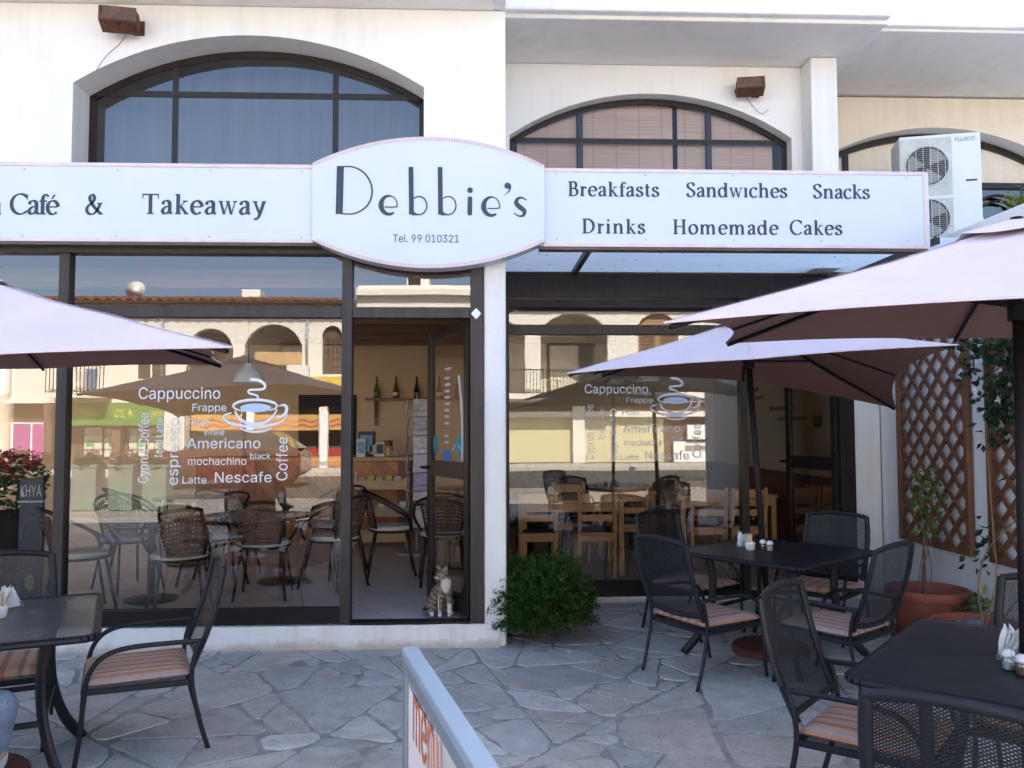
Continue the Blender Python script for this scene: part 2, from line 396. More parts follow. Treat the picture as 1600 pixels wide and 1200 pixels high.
def serif_text(mb, txt, x0, x1, zb, cap, y):
    total = sum(GL[c][0] for c in txt); n = len(txt)
    # natural letter proportions; the tracking takes up the rest of the width
    k = cap; track = ((x1-x0)/k-total)/max(1, n-1); sx = 1.0
    if track < -0.06: sx = (x1-x0)/(k*total); track = 0
    cx = 0.0; d = [0]
    def Q(p): return (x0+(cx+p[0]*sx)*k, y-0.00025*(d[0] % 9), zb+p[1]*k)
    for ch in txt:
        adv, st = GL[ch]
        for s in st:
            d[0] += 1
            if s[0] == 'v': q = [(s[1]-TH/2, s[2]), (s[1]+TH/2, s[2]), (s[1]+TH/2, s[3]), (s[1]-TH/2, s[3])]; mb.add([Q(p) for p in q], [(0,1,2,3)])
            elif s[0] == 'h': q = [(s[1], s[3]-TN/2), (s[2], s[3]-TN/2), (s[2], s[3]+TN/2), (s[1], s[3]+TN/2)]; mb.add([Q(p) for p in q], [(0,1,2,3)])
            elif s[0] == 'd': mb.add([Q((s[1]+s[3]*math.cos(R(a)), s[2]+s[3]*math.sin(R(a)))) for a in range(0, 360, 24)], [tuple(range(15))])
            elif s[0] == 'l': ribbon(mb, [s[1], s[2]], lambda t, dr: s[3], Q)
            else: ribbon(mb, s[1], lambda t, dr: TN+(TH-TN)*abs(dr[1]*0.97+dr[0]*-0.25)**1.3, Q)
        cx += adv*sx+track
def ribbon(mb, pts, wf, Q):
    k = len(pts); L = []
    for i, p in enumerate(pts):
        a, b = pts[max(i-1, 0)], pts[min(i+1, k-1)]
        if i == 0 and pts[0] == pts[-1]: a = pts[-2]
        if i == k-1 and pts[0] == pts[-1]: b = pts[1]
        dx, dy = b[0]-a[0], b[1]-a[1]; l = math.hypot(dx, dy) or 1; dx /= l; dy /= l
        h = wf(i/(k-1), (dx, dy))/2
        L += [(p[0]-dy*h, p[1]+dx*h), (p[0]+dy*h, p[1]-dx*h)]
    o = len(mb.v)
    mb.add([Q(p) for p in L], [(2*i, 2*i+1, 2*i+3, 2*i+2) for i in range(k-1)])
# ---------------------------------------------------------------- shared materials
M = {}
M['white'] = stucco('white_render', (0.78, 0.775, 0.765), 0.11, 0.6, 34)
M['whiteR'] = stucco('rough_white_render', (0.86, 0.855, 0.845), 0.12, 0.8, 26)
M['soffit'] = stucco('soffit_render', (0.80, 0.765, 0.72), 0.10, 0.3)
M['shadewall'] = stucco('warm_shade_render', (0.74, 0.66, 0.555), 0.14, 0.5, 22)  # warm bounced shade of the far wall is put into this colour
M['reveal'] = stucco('bare_grey_render', (0.80, 0.785, 0.76), 0.12, 0.6, 120)
def plinth_mat():
    m = stucco('worn_white_plinth', (0.76, 0.755, 0.75), 0.26, 1.0, 26); nt = m.node_tree; b = nt.nodes['Principled BSDF']
    src = b.inputs['Base Color'].links[0].from_socket; sp = N(nt, 'ShaderNodeSeparateXYZ'); v = tex(nt, 'Object'); nt.links.new(v, sp.inputs[0])
    k = mth(nt, 'MULTIPLY_ADD', nz(nt, v, 9, 6, 0.7), 0.14, mth(nt, 'MULTIPLY', sp.outputs[2], -1.0))
    mx = N(nt, 'ShaderNodeMix', data_type='RGBA'); nt.links.new(ramp(nt, k, [(0.0, (0, 0, 0)), (0.055, (0.75,)*3)]), mx.inputs[0]); nt.links.new(src, mx.inputs[6]); mx.inputs[7].default_value = (0.40, 0.33, 0.27, 1)
    nt.links.new(mx.outputs[2], b.inputs['Base Color']); return m
M['plinth'] = plinth_mat()
M['bronze'] = pm('dark_bronze_frame', (0.026, 0.020, 0.019), 0.36, 0.1, 0.25, 3, 0, spec=0.28, stretch=(6, 6, 0.6))
M['bronzeL'] = pm('paler_bronze_frame', (0.045, 0.040, 0.039), 0.45, 0.1, 0.25, 3, spec=0.25, stretch=(6, 6, 0.6))  # brighter reflections on the upper frames put into this paler bronze
M['black'] = pm('black_painted_steel', (0.012, 0.011, 0.012), 0.5, 0.0, spec=0.2)
M['charcoal'] = pm('charcoal_powder_coat', (0.017, 0.0175, 0.022), 0.45, 0.0, 0.18, 12, spec=0.3)
M['glass'] = glass_mat('shop_glass')
M['glassU'] = glass_mat('upper_glass', (0.62, 0.64, 0.66), 2.0, 0.04)
M['glassB'] = glass_mat('blind_glass', (0.85, 0.86, 0.86), 0.9, 0.0)
M['decal'] = pm('white_vinyl_lettering', (0.82, 0.84, 0.88), 0.6, 0, 0.03)
M['decalB'] = pm('pale_blue_vinyl', (0.55, 0.68, 0.88), 0.6, 0, 0.03)
M['ink'] = pm('slate_blue_lettering', (0.022, 0.038, 0.070), 0.5, 0, 0.15, 20)
M['signw'] = pm('white_sign_board', (0.62, 0.66, 0.71), 0.4, 0, 0.03, 1.5)
M['signtrim'] = pm('faded_pink_trim', (0.70, 0.58, 0.61), 0.5, 0, 0.1, 9)
M['signund'] = pm('brown_sign_case', (0.10, 0.075, 0.06), 0.6, 0, 0.3, 5)
M['tan'] = pm('tan_painted_wall', (0.66, 0.48, 0.31), 0.8, 0, 0.06, 1.2, 0.15, 40)
M['cream'] = pm('cream_interior_wall', (0.82, 0.74, 0.60), 0.8, 0, 0.06, 1.2, 0.15, 40)
M['dado'] = wood('brown_dado', (0.24, 0.13, 0.08), 'Y', 0.5, 0.6)
M['ceil'] = wood('dark_timber_ceiling', (0.34, 0.19, 0.13), 'X', 0.5, 0.55)
M['beam'] = wood('timber_beam', (0.22, 0.11, 0.07), 'X', 0.6, 0.5)
M['pine'] = wood('honey_pine', (0.52, 0.27, 0.10), 'Z', 0.8, 0.42, 0.72)
M['pineX'] = wood('honey_pine_board', (0.55, 0.29, 0.11), 'X', 0.8, 0.42, 0.72)
M['pale'] = wood('pale_pine', (0.62, 0.42, 0.22), 'X', 0.7, 0.45, 0.8)
M['trell'] = wood('stained_trellis_wood', (0.20, 0.085, 0.045), 'Z', 0.9, 0.45, 0.6)
M['terra'] = pm('terracotta', (0.33, 0.092, 0.058), 0.7, 0, 0.16, 5, 0.25, 60)
M['soil'] = pm('dark_soil', (0.05, 0.035, 0.025), 0.95, 0, 0.4, 40, 0.8, 60)
M['rust'] = pm('rusty_lamp_metal', (0.13, 0.055, 0.028), 0.8, 0.2, 0.55, 22, 0.5, 90)
M['alu'] = pm('sky_tinted_aluminium', (0.33, 0.41, 0.49), 0.42, 0.25, 0.05, 4)  # blue tint puts the sky's reflection on the menu board top into colour
M['greyp'] = pm('shade_grey_metal', (0.27, 0.29, 0.32), 0.4, 0.3, 0.06)  # grey tone puts the shade of the menu board's side into colour
M['paper'] = pm('white_paper', (0.80, 0.80, 0.79), 0.9, 0, 0.03, 20)
M['ceramic'] = pm('white_ceramic', (0.80, 0.79, 0.77), 0.25, 0, 0.02)
M['acw'] = pm('off_white_casing', (0.68, 0.70, 0.68), 0.5, 0, 0.05, 3)
M['dark'] = pm('unlit_room_dark', (0.012, 0.012, 0.013), 0.8)  # near-black colour stands in for the shade of unlit rooms
def canvas(name, col):
    m = pm(name, col, 0.9, 0, 0.06, 1.6, 0, 300); nt = m.node_tree; b = nt.nodes['Principled BSDF']; v = tex(nt, 'Object')
    h = mth(nt, 'ADD', mth(nt, 'MULTIPLY', nz(nt, v, 260, 2), .06), mth(nt, 'ADD', nz(nt, v, 4.5, 3), mth(nt, 'MULTIPLY', nz(nt, tex(nt, 'Object', (2, 2, 6)), 14, 4), .25)))
    bump(nt, b, h, 0.55, 0.02); return m
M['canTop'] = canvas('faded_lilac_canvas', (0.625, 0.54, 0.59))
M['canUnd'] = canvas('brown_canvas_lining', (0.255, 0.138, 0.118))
M['cushion'] = striped('orange_striped_fabric', [(0, (.64,.42,.31)), (.16, (.52,.23,.13)), (.28, (.62,.43,.35)), (.42, (.52,.39,.36)), (.54, (.58,.29,.18)), (.68, (.66,.48,.38)), (.82, (.50,.25,.16)), (.92, (.60,.42,.34))], 0, 0.215)
M['cushedge'] = pm('orange_cushion_piping', (0.56, 0.30, 0.19), 0.9, 0, 0.1, 30)
M['meshback'] = mesh_mat('expanded_metal_back', (0.016, 0.0165, 0.020), 0.0155, 0.0095, 0.50)
M['meshtop'] = mesh_mat('expanded_metal_top', (0.065, 0.075, 0.08), 0.015, 0.0085, 0.66, 0.3)
M['tabletop'] = pm('dark_grey_table_top', (0.016, 0.018, 0.025), 0.42, 0.0, 0.25, 4, 0.12, 160, spec=0.35)

# ---------------------------------------------------------------- ground
def split_cells(x0, x1, y0, y1, seed):
    """random crazy paving: convex pieces cut again and again by crooked chords"""
    rnd = random.Random(seed)
    def area(q): return abs(sum(q[i][0]*q[(i+1) % len(q)][1]-q[(i+1) % len(q)][0]*q[i][1] for i in range(len(q))))/2
    def cut(q, px, py, nx, ny):
        A, Bq = [], []
        for i in range(len(q)):
            p, r = q[i], q[(i+1) % len(q)]
            dp = (p[0]-px)*nx+(p[1]-py)*ny; dr = (r[0]-px)*nx+(r[1]-py)*ny
            (A if dp <= 0 else Bq).append(p)
            if (dp < 0) != (dr < 0) and dp != dr:
                t = dp/(dp-dr); c = (p[0]+(r[0]-p[0])*t, p[1]+(r[1]-p[1])*t); A.append(c); Bq.append(c)
        return A, Bq
    def inset(q, j):
        cx = sum(p[0] for p in q)/len(q); cy = sum(p[1] for p in q)/len(q); out = q
        for i in range(len(q)):
            p, r = q[i], q[(i+1) % len(q)]; l = math.hypot(r[0]-p[0], r[1]-p[1])
            if l < 1e-4: continue
            nx, ny = (r[1]-p[1])/l, -(r[0]-p[0])/l
            if (cx-p[0])*nx+(cy-p[1])*ny > 0: nx, ny = -nx, -ny
            k = j*rnd.choice((.5, .8, 1, 1.3, 2.0)); out, _ = cut(out, p[0]-nx*k, p[1]-ny*k, nx, ny)
            if len(out) < 3: return []
        return out
    work = [[(x0, y0), (x1, y0), (x1, y1), (x0, y1)]]; done = []
    while work:
        q = work.pop(); a = area(q)
        lim = .066*math.exp(rnd.gauss(.75, .75))
        if a < max(.03, lim) or a < .02: done.append(q); continue
        cx = sum(p[0] for p in q)/len(q); cy = sum(p[1] for p in q)/len(q)
        # cut across the longest direction
        far = max(((p[0]-r[0])**2+(p[1]-r[1])**2, p, r) for p in q for r in q); dx, dy = far[1][0]-far[2][0], far[1][1]-far[2][1]
        an = math.atan2(dy, dx)+rnd.gauss(0, .45); s = math.sqrt(a)*.16
        A, Bq = cut(q, cx+rnd.gauss(0, s), cy+rnd.gauss(0, s), math.cos(an), math.sin(an))
        for k in (A, Bq):
            if len(k) >= 3 and area(k) > .004: work.append(k)
    out = []
    for q in done:
        q = inset(q, .0095)
        if len(q) < 3: continue
        # knock off some corners
        r = []
        for i in range(len(q)):
            p, a_, b_ = q[i], q[i-1], q[(i+1) % len(q)]
            la = math.hypot(a_[0]-p[0], a_[1]-p[1]); lb = math.hypot(b_[0]-p[0], b_[1]-p[1]); c = min(rnd.uniform(.01, .07), la*.4, lb*.4)
            r += [(p[0]+(a_[0]-p[0])/max(la, 1e-5)*c, p[1]+(a_[1]-p[1])/max(la, 1e-5)*c), (p[0]+(b_[0]-p[0])/max(lb, 1e-5)*c, p[1]+(b_[1]-p[1])/max(lb, 1e-5)*c)]
        if area(r) > .006: out.append(r)
    return out
def paving():
    mb = MB(); rnd = random.Random(3)
    pal = [(.56,.55,.53), (.59,.575,.55), (.60,.59,.57), (.51,.51,.505), (.59,.555,.51), (.54,.51,.475), (.65,.64,.62), (.53,.535,.53), (.58,.555,.525)]
    for poly in split_cells(-6.0, 4.6, -7.6, 1.38, 11):
        cx = sum(p[0] for p in poly)/len(poly); cy = sum(p[1] for p in poly)/len(poly)
        if cy > 1.34: continue
        out = []; n = len(poly)
        for a in range(n):
            A, B = poly[a], poly[(a+1) % n]; L = math.hypot(B[0]-A[0], B[1]-A[1]); m = max(1, int(L/0.035))
            for k in range(m):
                t = k/m; x, y = A[0]+(B[0]-A[0])*t, A[1]+(B[1]-A[1])*t
                # worn, uneven edges with rounded corners
                rc = 1.0
                x = cx+(x-cx)*rc; y = cy+(y-cy)*rc
                q = noise.noise_vector(Vector((x*7, y*7, cx*3.1)))*0.013 + noise.noise_vector(Vector((x*26, y*26, cy*5)))*0.006
                out.append((x+q.x, y+q.y))
        z = rnd.uniform(-0.001, 0.003); tx, ty = rnd.gauss(0, .003), rnd.gauss(0, .003)
        c = rnd.choice(pal); k = rnd.uniform(0.93, 1.09); mb.col = sc(c, k)
        top = [(x, min(y, 1.36), z+(x-cx)*tx+(y-cy)*ty) for x, y in out]
        o = len(mb.v); nn = len(top)
        low = [(cx+(x-cx)*1.012, cy+(y-cy)*1.012, -0.012) for x, y, _ in top]
        ins = [(cx+(x-cx)*0.975, cy+(y-cy)*0.975, zz) for x, y, zz in top]
        rim = [(x, y, zz-0.003) for x, y, zz in top]
        mb.v += [Vector(p) for p in ins+rim+low]
        mb.face(range(o, o+nn))
        for a in range(nn):
            b = (a+1) % nn
            mb.face((o+a, o+nn+a, o+nn+b, o+b)); mb.face((o+nn+a, o+2*nn+a, o+2*nn+b, o+nn+b))
    o = mb.build('paving', attr_mat('flagstone', 0.75, 0.17, 8, 0.7, 60, 0.3, dist=0.006))
    return tag(o, 'grey and buff crazy paving laid in irregular flagstones', kind='structure')
paving()
mo = MB().add([(-7, -8.6, -0.006), (4.8, -8.6, -0.006), (4.8, 1.45, -0.006), (-7, 1.45, -0.005)], [(0, 1, 2, 3)]).build('mortar_bed', pm('grey_mortar', (0.30, 0.293, 0.285), 0.95, 0, 0.35, 9, 0.9, 90))
tag(mo, 'grey mortar between the flagstones', kind='structure')
g = MB().add([(-80, -80, -0.03), (80, -80, -0.03), (80, 60, -0.03), (-80, 60, -0.03)], [(0, 1, 2, 3)]).build('ground', pm('dusty_concrete', (0.24, 0.225, 0.205), 0.9, 0, 0.15, 1.2, 0.3, 30)); tag(g, kind='structure')
g = MB().add([(-60, -20.5, -0.02), (60, -20.5, -0.02), (60, -12.5, -0.02), (-60, -12.5, -0.02)], [(0, 1, 2, 3)]).build('road', pm('worn_asphalt', (0.07, 0.066, 0.062), 0.9, 0, 0.2, 1.5, 0.4, 60)); tag(g, kind='structure')
g = MB().box(-40, 40, -23.6, -20.5, -0.02, 0.10).build('pavement', pm('pavement_slabs', (0.46, 0.43, 0.38), 0.9, 0, 0.15, 2, 0.3, 30)); tag(g, kind='structure')

# ---------------------------------------------------------------- the cafe building
B = thing('cafe_building', 'white rendered two storey cafe building with arched upper windows and glazed shopfronts', 'building')
def zarch(x, a0, a1, zs, zt):
    c = (a0+a1)/2; h = (a1-a0)/2; r = zt-zs
    Rr = (h*h+r*r)/(2*r); return zt-Rr+math.sqrt(max(0, Rr*Rr-(x-c)**2))
def arch_wall(mb, x0, x1, z0, z1, y0, y1, a0, a1, sill, zs, zt, n=24, reveal=1, back=True):
    """wall slab between y0 (front) and y1 with one segmental-arched opening; material slot `reveal` lines the opening"""
    def quad(p, q, r, s): mb.add([p, q, r, s], [(0, 1, 2, 3)])
    ys = ((y0, 1), (y1, -1)) if back else ((y0, 1),)
    mb.cur = 0
    for y, _ in ys:
        quad((x0,y,z0), (a0,y,z0), (a0,y,z1), (x0,y,z1)); quad((a1,y,z0), (x1,y,z0), (x1,y,z1), (a1,y,z1))
        if sill > z0: quad((a0,y,z0), (a1,y,z0), (a1,y,sill), (a0,y,sill))
        for i in range(n):
            xa, xb = a0+(a1-a0)*i/n, a0+(a1-a0)*(i+1)/n
            quad((xa,y,zarch(xa,a0,a1,zs,zt)), (xb,y,zarch(xb,a0,a1,zs,zt)), (xb,y,z1), (xa,y,z1))
    for x in (x0, x1): quad((x,y0,z0), (x,y1,z0), (x,y1,z1), (x,y0,z1))
    quad((x0,y0,z1), (x1,y0,z1), (x1,y1,z1), (x0,y1,z1)); quad((x0,y0,z0), (x1,y0,z0), (x1,y1,z0), (x0,y1,z0))
    mb.cur = reveal
    for x in (a0, a1): quad((x,y0,sill), (x,y1,sill), (x,y1,zs), (x,y0,zs))
    quad((a0,y0,sill), (a1,y0,sill), (a1,y1,sill), (a0,y1,sill))
    for i in range(n):
        xa, xb = a0+(a1-a0)*i/n, a0+(a1-a0)*(i+1)/n; za, zb = zarch(xa,a0,a1,zs,zt), zarch(xb,a0,a1,zs,zt)
        quad((xa,y0,za), (xb,y0,zb), (xb,y1,zb), (xa,y1,za))
    mb.cur = 0
def arch_frame(mb, a0, a1, sill, zs, zt, y0, y1, hbar, vbars, wd=0.05, n=24):
    e = 0.004; a0 += e; a1 -= e; zt -= e
    o = [(a0+(a1-a0)*i/n) for i in range(n+1)]
    outer = [(x, zarch(x, a0, a1, zs, zt)) for x in o]
    b0, b1 = a0+wd, a1-wd
    inner = [(b0+(b1-b0)*i/n, zarch(b0+(b1-b0)*i/n, a0, a1, zs, zt)-wd) for i in range(n+1)]
    for i in range(n):
        mb.prism([outer[i], outer[i+1], inner[i+1], inner[i]], y0, y1)
    mb.box(a0, b0, y0, y1, sill, zs); mb.box(b1, a1, y0, y1, sill, zs)
    if hbar: mb.box(b0, b1, y0+.003, y1-.003, hbar-wd*.45, hbar+wd*.45)
    for x in vbars: mb.box(x-wd*.45, x+wd*.45, y0+.006, y1-.006, sill, zarch(x, a0, a1, zs, zt)-wd*.8)
def arch_pane(mb, a0, a1, sill, zs, zt, y, n=24):
    top = [(a0+(a1-a0)*i/n, zarch(a0+(a1-a0)*i/n, a0, a1, zs, zt)) for i in range(n+1)]
    for i in range(n):
        (xa, za), (xb, zb) = top[i], top[i+1]
        mb.add([(xa,y,sill), (xb,y,sill), (xb,y,zb), (xa,y,za)], [(0, 1, 2, 3)])
# upper left wall and its window
m = MB(); arch_wall(m, -9, 0.20, 2.80, 4.46, -0.05, 0.24, -2.80, -0.375, 2.95, 3.90, 4.255)
m.build('wall', [M['white'], M['reveal']], B)
fr = MB(); arch_frame(fr, -2.80, -0.375, 2.95, 3.90, 4.255, 0.19, 0.225, 3.925, (-2.19, -1.035), 0.046)
W1 = fr.build('arched_window', M['bronze'], B)
p = MB(); arch_pane(p, -2.76, -0.42, 2.98, 3.86, 4.22, 0.20); p.build('pane', M['glassU'], W1)
MB().box(-3.2, 0.1, 0.55, 0.60, 2.85, 4.45).build('added_curtain', pm('grey_pane_backing', (.20,.19,.175), .9, 0, .2, 1.5, stretch=(6, 1, .3)), B)  # added grey backing sheet that flattens the tone of the dark glass
# upper right wall (set back) and its window
m = MB(); arch_wall(m, 0.20, 3.14, 2.86, 4.72, 1.37, 1.66, 0.285, 2.81, 3.1, 4.075, 4.465)
m.build('wall', [M['white'], M['reveal']], B)
fr = MB(); arch_frame(fr, 0.285, 2.81, 3.1, 4.075, 4.465, 1.485, 1.515, 4.075, (0.93, 2.10), 0.046)
W2 = fr.build('arched_window', M['bronze'], B)
p = MB(); arch_pane(p, 0.33, 2.765, 3.13, 4.03, 4.42, 1.49); p.build('pane', M['glassB'], W2)
def bamboo():
    m, nt, b = _new('bamboo_blind'); v = tex(nt, 'Object', (0.6, 1, 60)); f = nz(nt, v, 2.0, 4)
    sp = N(nt, 'ShaderNodeSeparateXYZ'); nt.links.new(tex(nt, 'Object'), sp.inputs[0])
    st = mth(nt, 'GREATER_THAN', mth(nt, 'FRACT', mth(nt, 'DIVIDE', sp.outputs[0], 0.21)), 0.025)
    c = ramp(nt, f, [(0.3, (0.55, 0.38, 0.30)), (0.7, (0.78, 0.58, 0.48))])
    mx = N(nt, 'ShaderNodeMix', data_type='RGBA', blend_type='MULTIPLY'); mx.inputs[0].default_value = 0.45
    nt.links.new(c, mx.inputs[6]); nt.links.new(st, mx.inputs[7]); nt.links.new(mx.outputs[2], b.inputs['Base Color'])
    b.inputs['Roughness'].default_value = 0.8; bump(nt, b, f, 0.4, 0.004); return m
bl = MB()
for xa, xb in ((0.36, 0.90), (0.955, 1.78), (1.825, 2.08), (2.125, 2.70)):
    bl.add([(xa, 1.56, 3.0), (xb, 1.56, 3.0), (xb, 1.56, 4.44), (xa, 1.56, 4.44)], [(0, 1, 2, 3)])
bl.build('blind', bamboo(), W2)
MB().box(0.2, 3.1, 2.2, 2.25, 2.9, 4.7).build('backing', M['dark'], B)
# nib column at the corner, far upper wall on the right over the flat roof
MB().box(2.905, 3.14, 1.15, 1.367, 2.86, 4.72).build('column', M['white'], B, bevel=0.012)
fx = at(1465, 210, 2.2).x
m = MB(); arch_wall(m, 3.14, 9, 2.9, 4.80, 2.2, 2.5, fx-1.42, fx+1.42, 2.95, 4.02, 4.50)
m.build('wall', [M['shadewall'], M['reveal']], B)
fr = MB(); arch_frame(fr, fx-1.42, fx+1.42, 2.95, 4.02, 4.50, 2.38, 2.44, 3.97, (fx-0.86, fx+0.50), 0.06)
W3 = fr.build('arched_window', M['bronze'], B)
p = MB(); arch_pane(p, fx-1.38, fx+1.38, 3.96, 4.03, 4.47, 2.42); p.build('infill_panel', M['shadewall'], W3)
MB().add([(fx-1.37, 2.425, 2.96), (fx+1.37, 2.425, 2.96), (fx+1.37, 2.425, 3.96), (fx-1.37, 2.425, 3.96)], [(0, 1, 2, 3)]).build('pane', M['glassU'], W3)
gr = MB()
for rr in (0.42, 0.34):
    c = at(1560, 335, 2.36)
    gr.tube([(c.x+rr*math.cos(R(a))*0.8, 2.36, c.z-0.12+rr*math.sin(R(a))*0.75) for a in range(0, 181, 12)], 0.016, 6)
gr.build('grille', M['bronze'], W3)
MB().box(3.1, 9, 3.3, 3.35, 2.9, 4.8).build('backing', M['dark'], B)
# balconies and their soffits
MB().box(-9, 0.12, -0.55, 1.6, 4.465, 4.62).build('balcony_slab', M['soffit'], B, bevel=0.01)
MB().box(-9, 0.12, -0.60, -0.45, 4.62, 5.55).build('parapet', M['white'], B)
MB().box(0.12, 0.20, -0.30, 1.6, 4.47, 5.5).build('parapet', M['white'], B)
MB().box(0.2, 3.30, 0.56, 2.0, 4.725, 4.86).build('balcony_slab', M['soffit'], B, bevel=0.012)
MB().box(0.2, 3.30, 0.48, 0.60, 4.755, 5.75).build('parapet', M['whiteR'], B, bevel=0.02)
MB().box(3.30, 9.2, 0.86, 2.6, 4.82, 4.98).build('balcony_slab', M['soffit'], B, bevel=0.012)
MB().box(3.30, 9.2, 0.80, 0.92, 4.84, 5.85).build('parapet', M['whiteR'], B, bevel=0.02)
MB().box(-10, 14, 1.75, 9, 5.0, 10.6).build('upper_storey', M['white'], B)
bw = MB().box(-6, 14, 6.7, 6.95, 0, 5.0).box(-9.2, -9.0, 0.3, 6.95, 0, 5.0).box(-9.0, -6, 5.3, 6.95, 2.8, 5.0).box(-6.1, -6, 5.31, 6.69, 0, 2.8).box(13.8, 14, 2.6, 6.7, 0, 5.0)
bw.build('wall', M['white'], B)
# pillar between the two shops with the party wall
MB().box(0.045, 0.20, -0.035, 1.36, 0, 4.46).build('pillar', M['white'], B, bevel=0.015)
MB().box(0.06, 0.19, 1.36, 6.7, 0.0, 2.85).build('party_wall', M['tan'], B)
MB().box(3.305, 3.54, 1.345, 1.62, 0, 2.9).build('pillar', M['white'], B, bevel=0.012)
# step and plinth
st = MB()
st.grid(lambda u, v: (-5.6+5.75*u + 0, -0.055+0.175*v + 0.006*noise.noise(Vector((u*40, v*3, 1))), 0.158+0.006*noise.noise(Vector((u*25, v*4, 2)))), 120, 4)
st.grid(lambda u, v: (-5.6+5.75*u, -0.055+0.009*noise.noise(Vector((u*45, v*2, 5)))+0.005*noise.noise(Vector((u*160, v*5, 7))) - 0.012*(1-v), 0.158*v+ (0.006*noise.noise(Vector((u*25, 0, 2))) if v > .99 else 0)), 120, 6, flip=True)
st.grid(lambda u, v: (0.15+0.006*noise.noise(Vector((u*9, v*6, 8))), -0.055+0.10*u, 0.158*v), 8, 4)
st.build('step', M['plinth'], B, smooth='auto')
MB().box(0.2, 3.31, 1.335, 1.45, -0.01, 0.046).build('plinth', M['plinth'], B, bevel=0.008)
# interiors
def fill_curtain_mat():
    m, nt, b = _new('fill_light_curtain'); b.inputs['Base Color'].default_value = (.7,.66,.58,1)
    t = N(nt, 'ShaderNodeBsdfTranslucent'); t.inputs[0].default_value = (.75,.66,.52,1); mx = N(nt, 'ShaderNodeMixShader'); mx.inputs[0].default_value = .5
    nt.links.new(b.outputs[0], mx.inputs[1]); nt.links.new(t.outputs[0], mx.inputs[2]); nt.links.new(mx.outputs[0], nt.nodes['Material Output'].inputs[0]); return m
fl = MB().box(-9, 0.06, 0.0, 6.7, 0.02, 0.150).build('floor', None or pm('tmp', (.3, .3, .3)), None)
def tile_mat(name, c1, size, rot, grout, rough):
    m, nt, b = _new(name); v = tex(nt, 'Object', (1/size,)*3, (0, 0, rot))
    sp = N(nt, 'ShaderNodeSeparateXYZ'); nt.links.new(v, sp.inputs[0])
    fu, fv = mth(nt, 'FRACT', sp.outputs[0]), mth(nt, 'FRACT', sp.outputs[1])
    gmask = mth(nt, 'MAXIMUM', mth(nt, 'LESS_THAN', fu, 0.018), mth(nt, 'LESS_THAN', fv, 0.018))
    f = nz(nt, tex(nt, 'Object'), 3, 6); c = ramp(nt, f, [(0.3, sc(c1, 0.85)), (0.7, sc(c1, 1.1))])
    mx = N(nt, 'ShaderNodeMix', data_type='RGBA'); nt.links.new(gmask, mx.inputs[0]); nt.links.new(c, mx.inputs[6]); mx.inputs[7].default_value = (*grout, 1)
    nt.links.new(mx.outputs[2], b.inputs['Base Color']); b.inputs['Roughness'].default_value = rough; return m
fl.data.materials.clear(); fl.data.materials.append(tile_mat('grey_floor_tile', (0.60, 0.58, 0.585), 0.42, R(-33), (0.25, 0.24, 0.24), 0.3)); tag(fl, kind='structure')
f2 = MB().box(0.19, 3.6, 1.42, 6.7, 0.02, 0.10).build('floor', tile_mat('brown_floor_tile', (0.42, 0.34, 0.29), 0.40, 0, (0.12, 0.10, 0.09), 0.35)); tag(f2, kind='structure')
m = MB().box(-6.0, 0.06, 5.2, 5.3, 0.15, 2.75); m.box(-9, -6.0, 5.2, 5.3, 0.15, .7); m.box(-9, -8.9, 0.1, 5.2, 0.15, 2.75); m.build('interior_wall', M['tan'], B)
MB().add([(-9,5.25,.7),(-6,5.25,.7),(-6,5.25,2.72),(-9,5.25,2.72)],[(0,1,2,3)]).build('added_curtain', fill_curtain_mat(), B)  # added translucent sheet in a made-up rear opening, lets sunlight brighten the shop
MB().box(-9, 0.06, 0.09, 5.3, 2.72, 2.80).build('ceiling', M['ceil'], B)
CE = B.children[-1]
for k in range(7): MB().box(-8, 0.05, 0.55+k*0.72, 0.65+k*0.72, 2.57, 2.719).build('beam', M['beam'], CE)
m = MB().box(0.19, 3.6, 6.1, 6.2, 1.0, 2.85).box(3.42, 3.5, 1.62, 6.1, 1.0, 2.85); m.build('interior_wall', M['cream'], B)
m = MB().box(0.19, 3.6, 6.09, 6.21, 0.1, 1.0).box(3.41, 3.51, 1.62, 6.1, 0.1, 1.0); m.build('dado', M['dado'], B)
MB().box(0.19, 3.6, 1.42, 6.7, 2.80, 2.86).build('ceiling', M['ceil'], B)
CE2 = B.children[-1]
for k in range(5): MB().box(0.2, 3.5, 2.0+k*0.9, 2.1+k*0.9, 2.66, 2.799).build('beam', M['beam'], CE2)
dw = at(467, 617, 5.19), at(557, 617, 5.19)
m = MB().box(dw[0].x, dw[1].x, 5.17, 5.199, 0.15, dw[0].z); m.build('doorway', M['dark'], B)  # flat dark panel; the shade of the opening is put into its colour
# ---- left shopfront
def frame_boxes(lst, name, mat, parent, bev=0.004):
    m = MB()
    for b in lst: m.box(*b)
    return m.build(name, mat, parent, bevel=bev)
SF = frame_boxes([(-2.867,-2.797,-.045,.05,.165,2.705), (-.938,-.868,-.05,.055,.165,2.705), (-.049,.043,-.048,.05,.165,2.705),
    (-5.6,.043,-.055,.06,2.706,2.795), (-2.797,-.938,-.04,.045,2.264,2.34), (-.868,-.049,-.04,.045,2.264,2.34), (-5.6,-2.867,-.04,.045,2.264,2.34),
    ], 'shopfront', M['bronzeL'], B)
frame_boxes([(-2.797,-.938,-.042,.045,.172,.270), (-5.6,-2.867,-.042,.045,.172,.270), (-.868,-.049,-.05,.06,.150,.176)], 'bottom_rail', M['black'], SF)
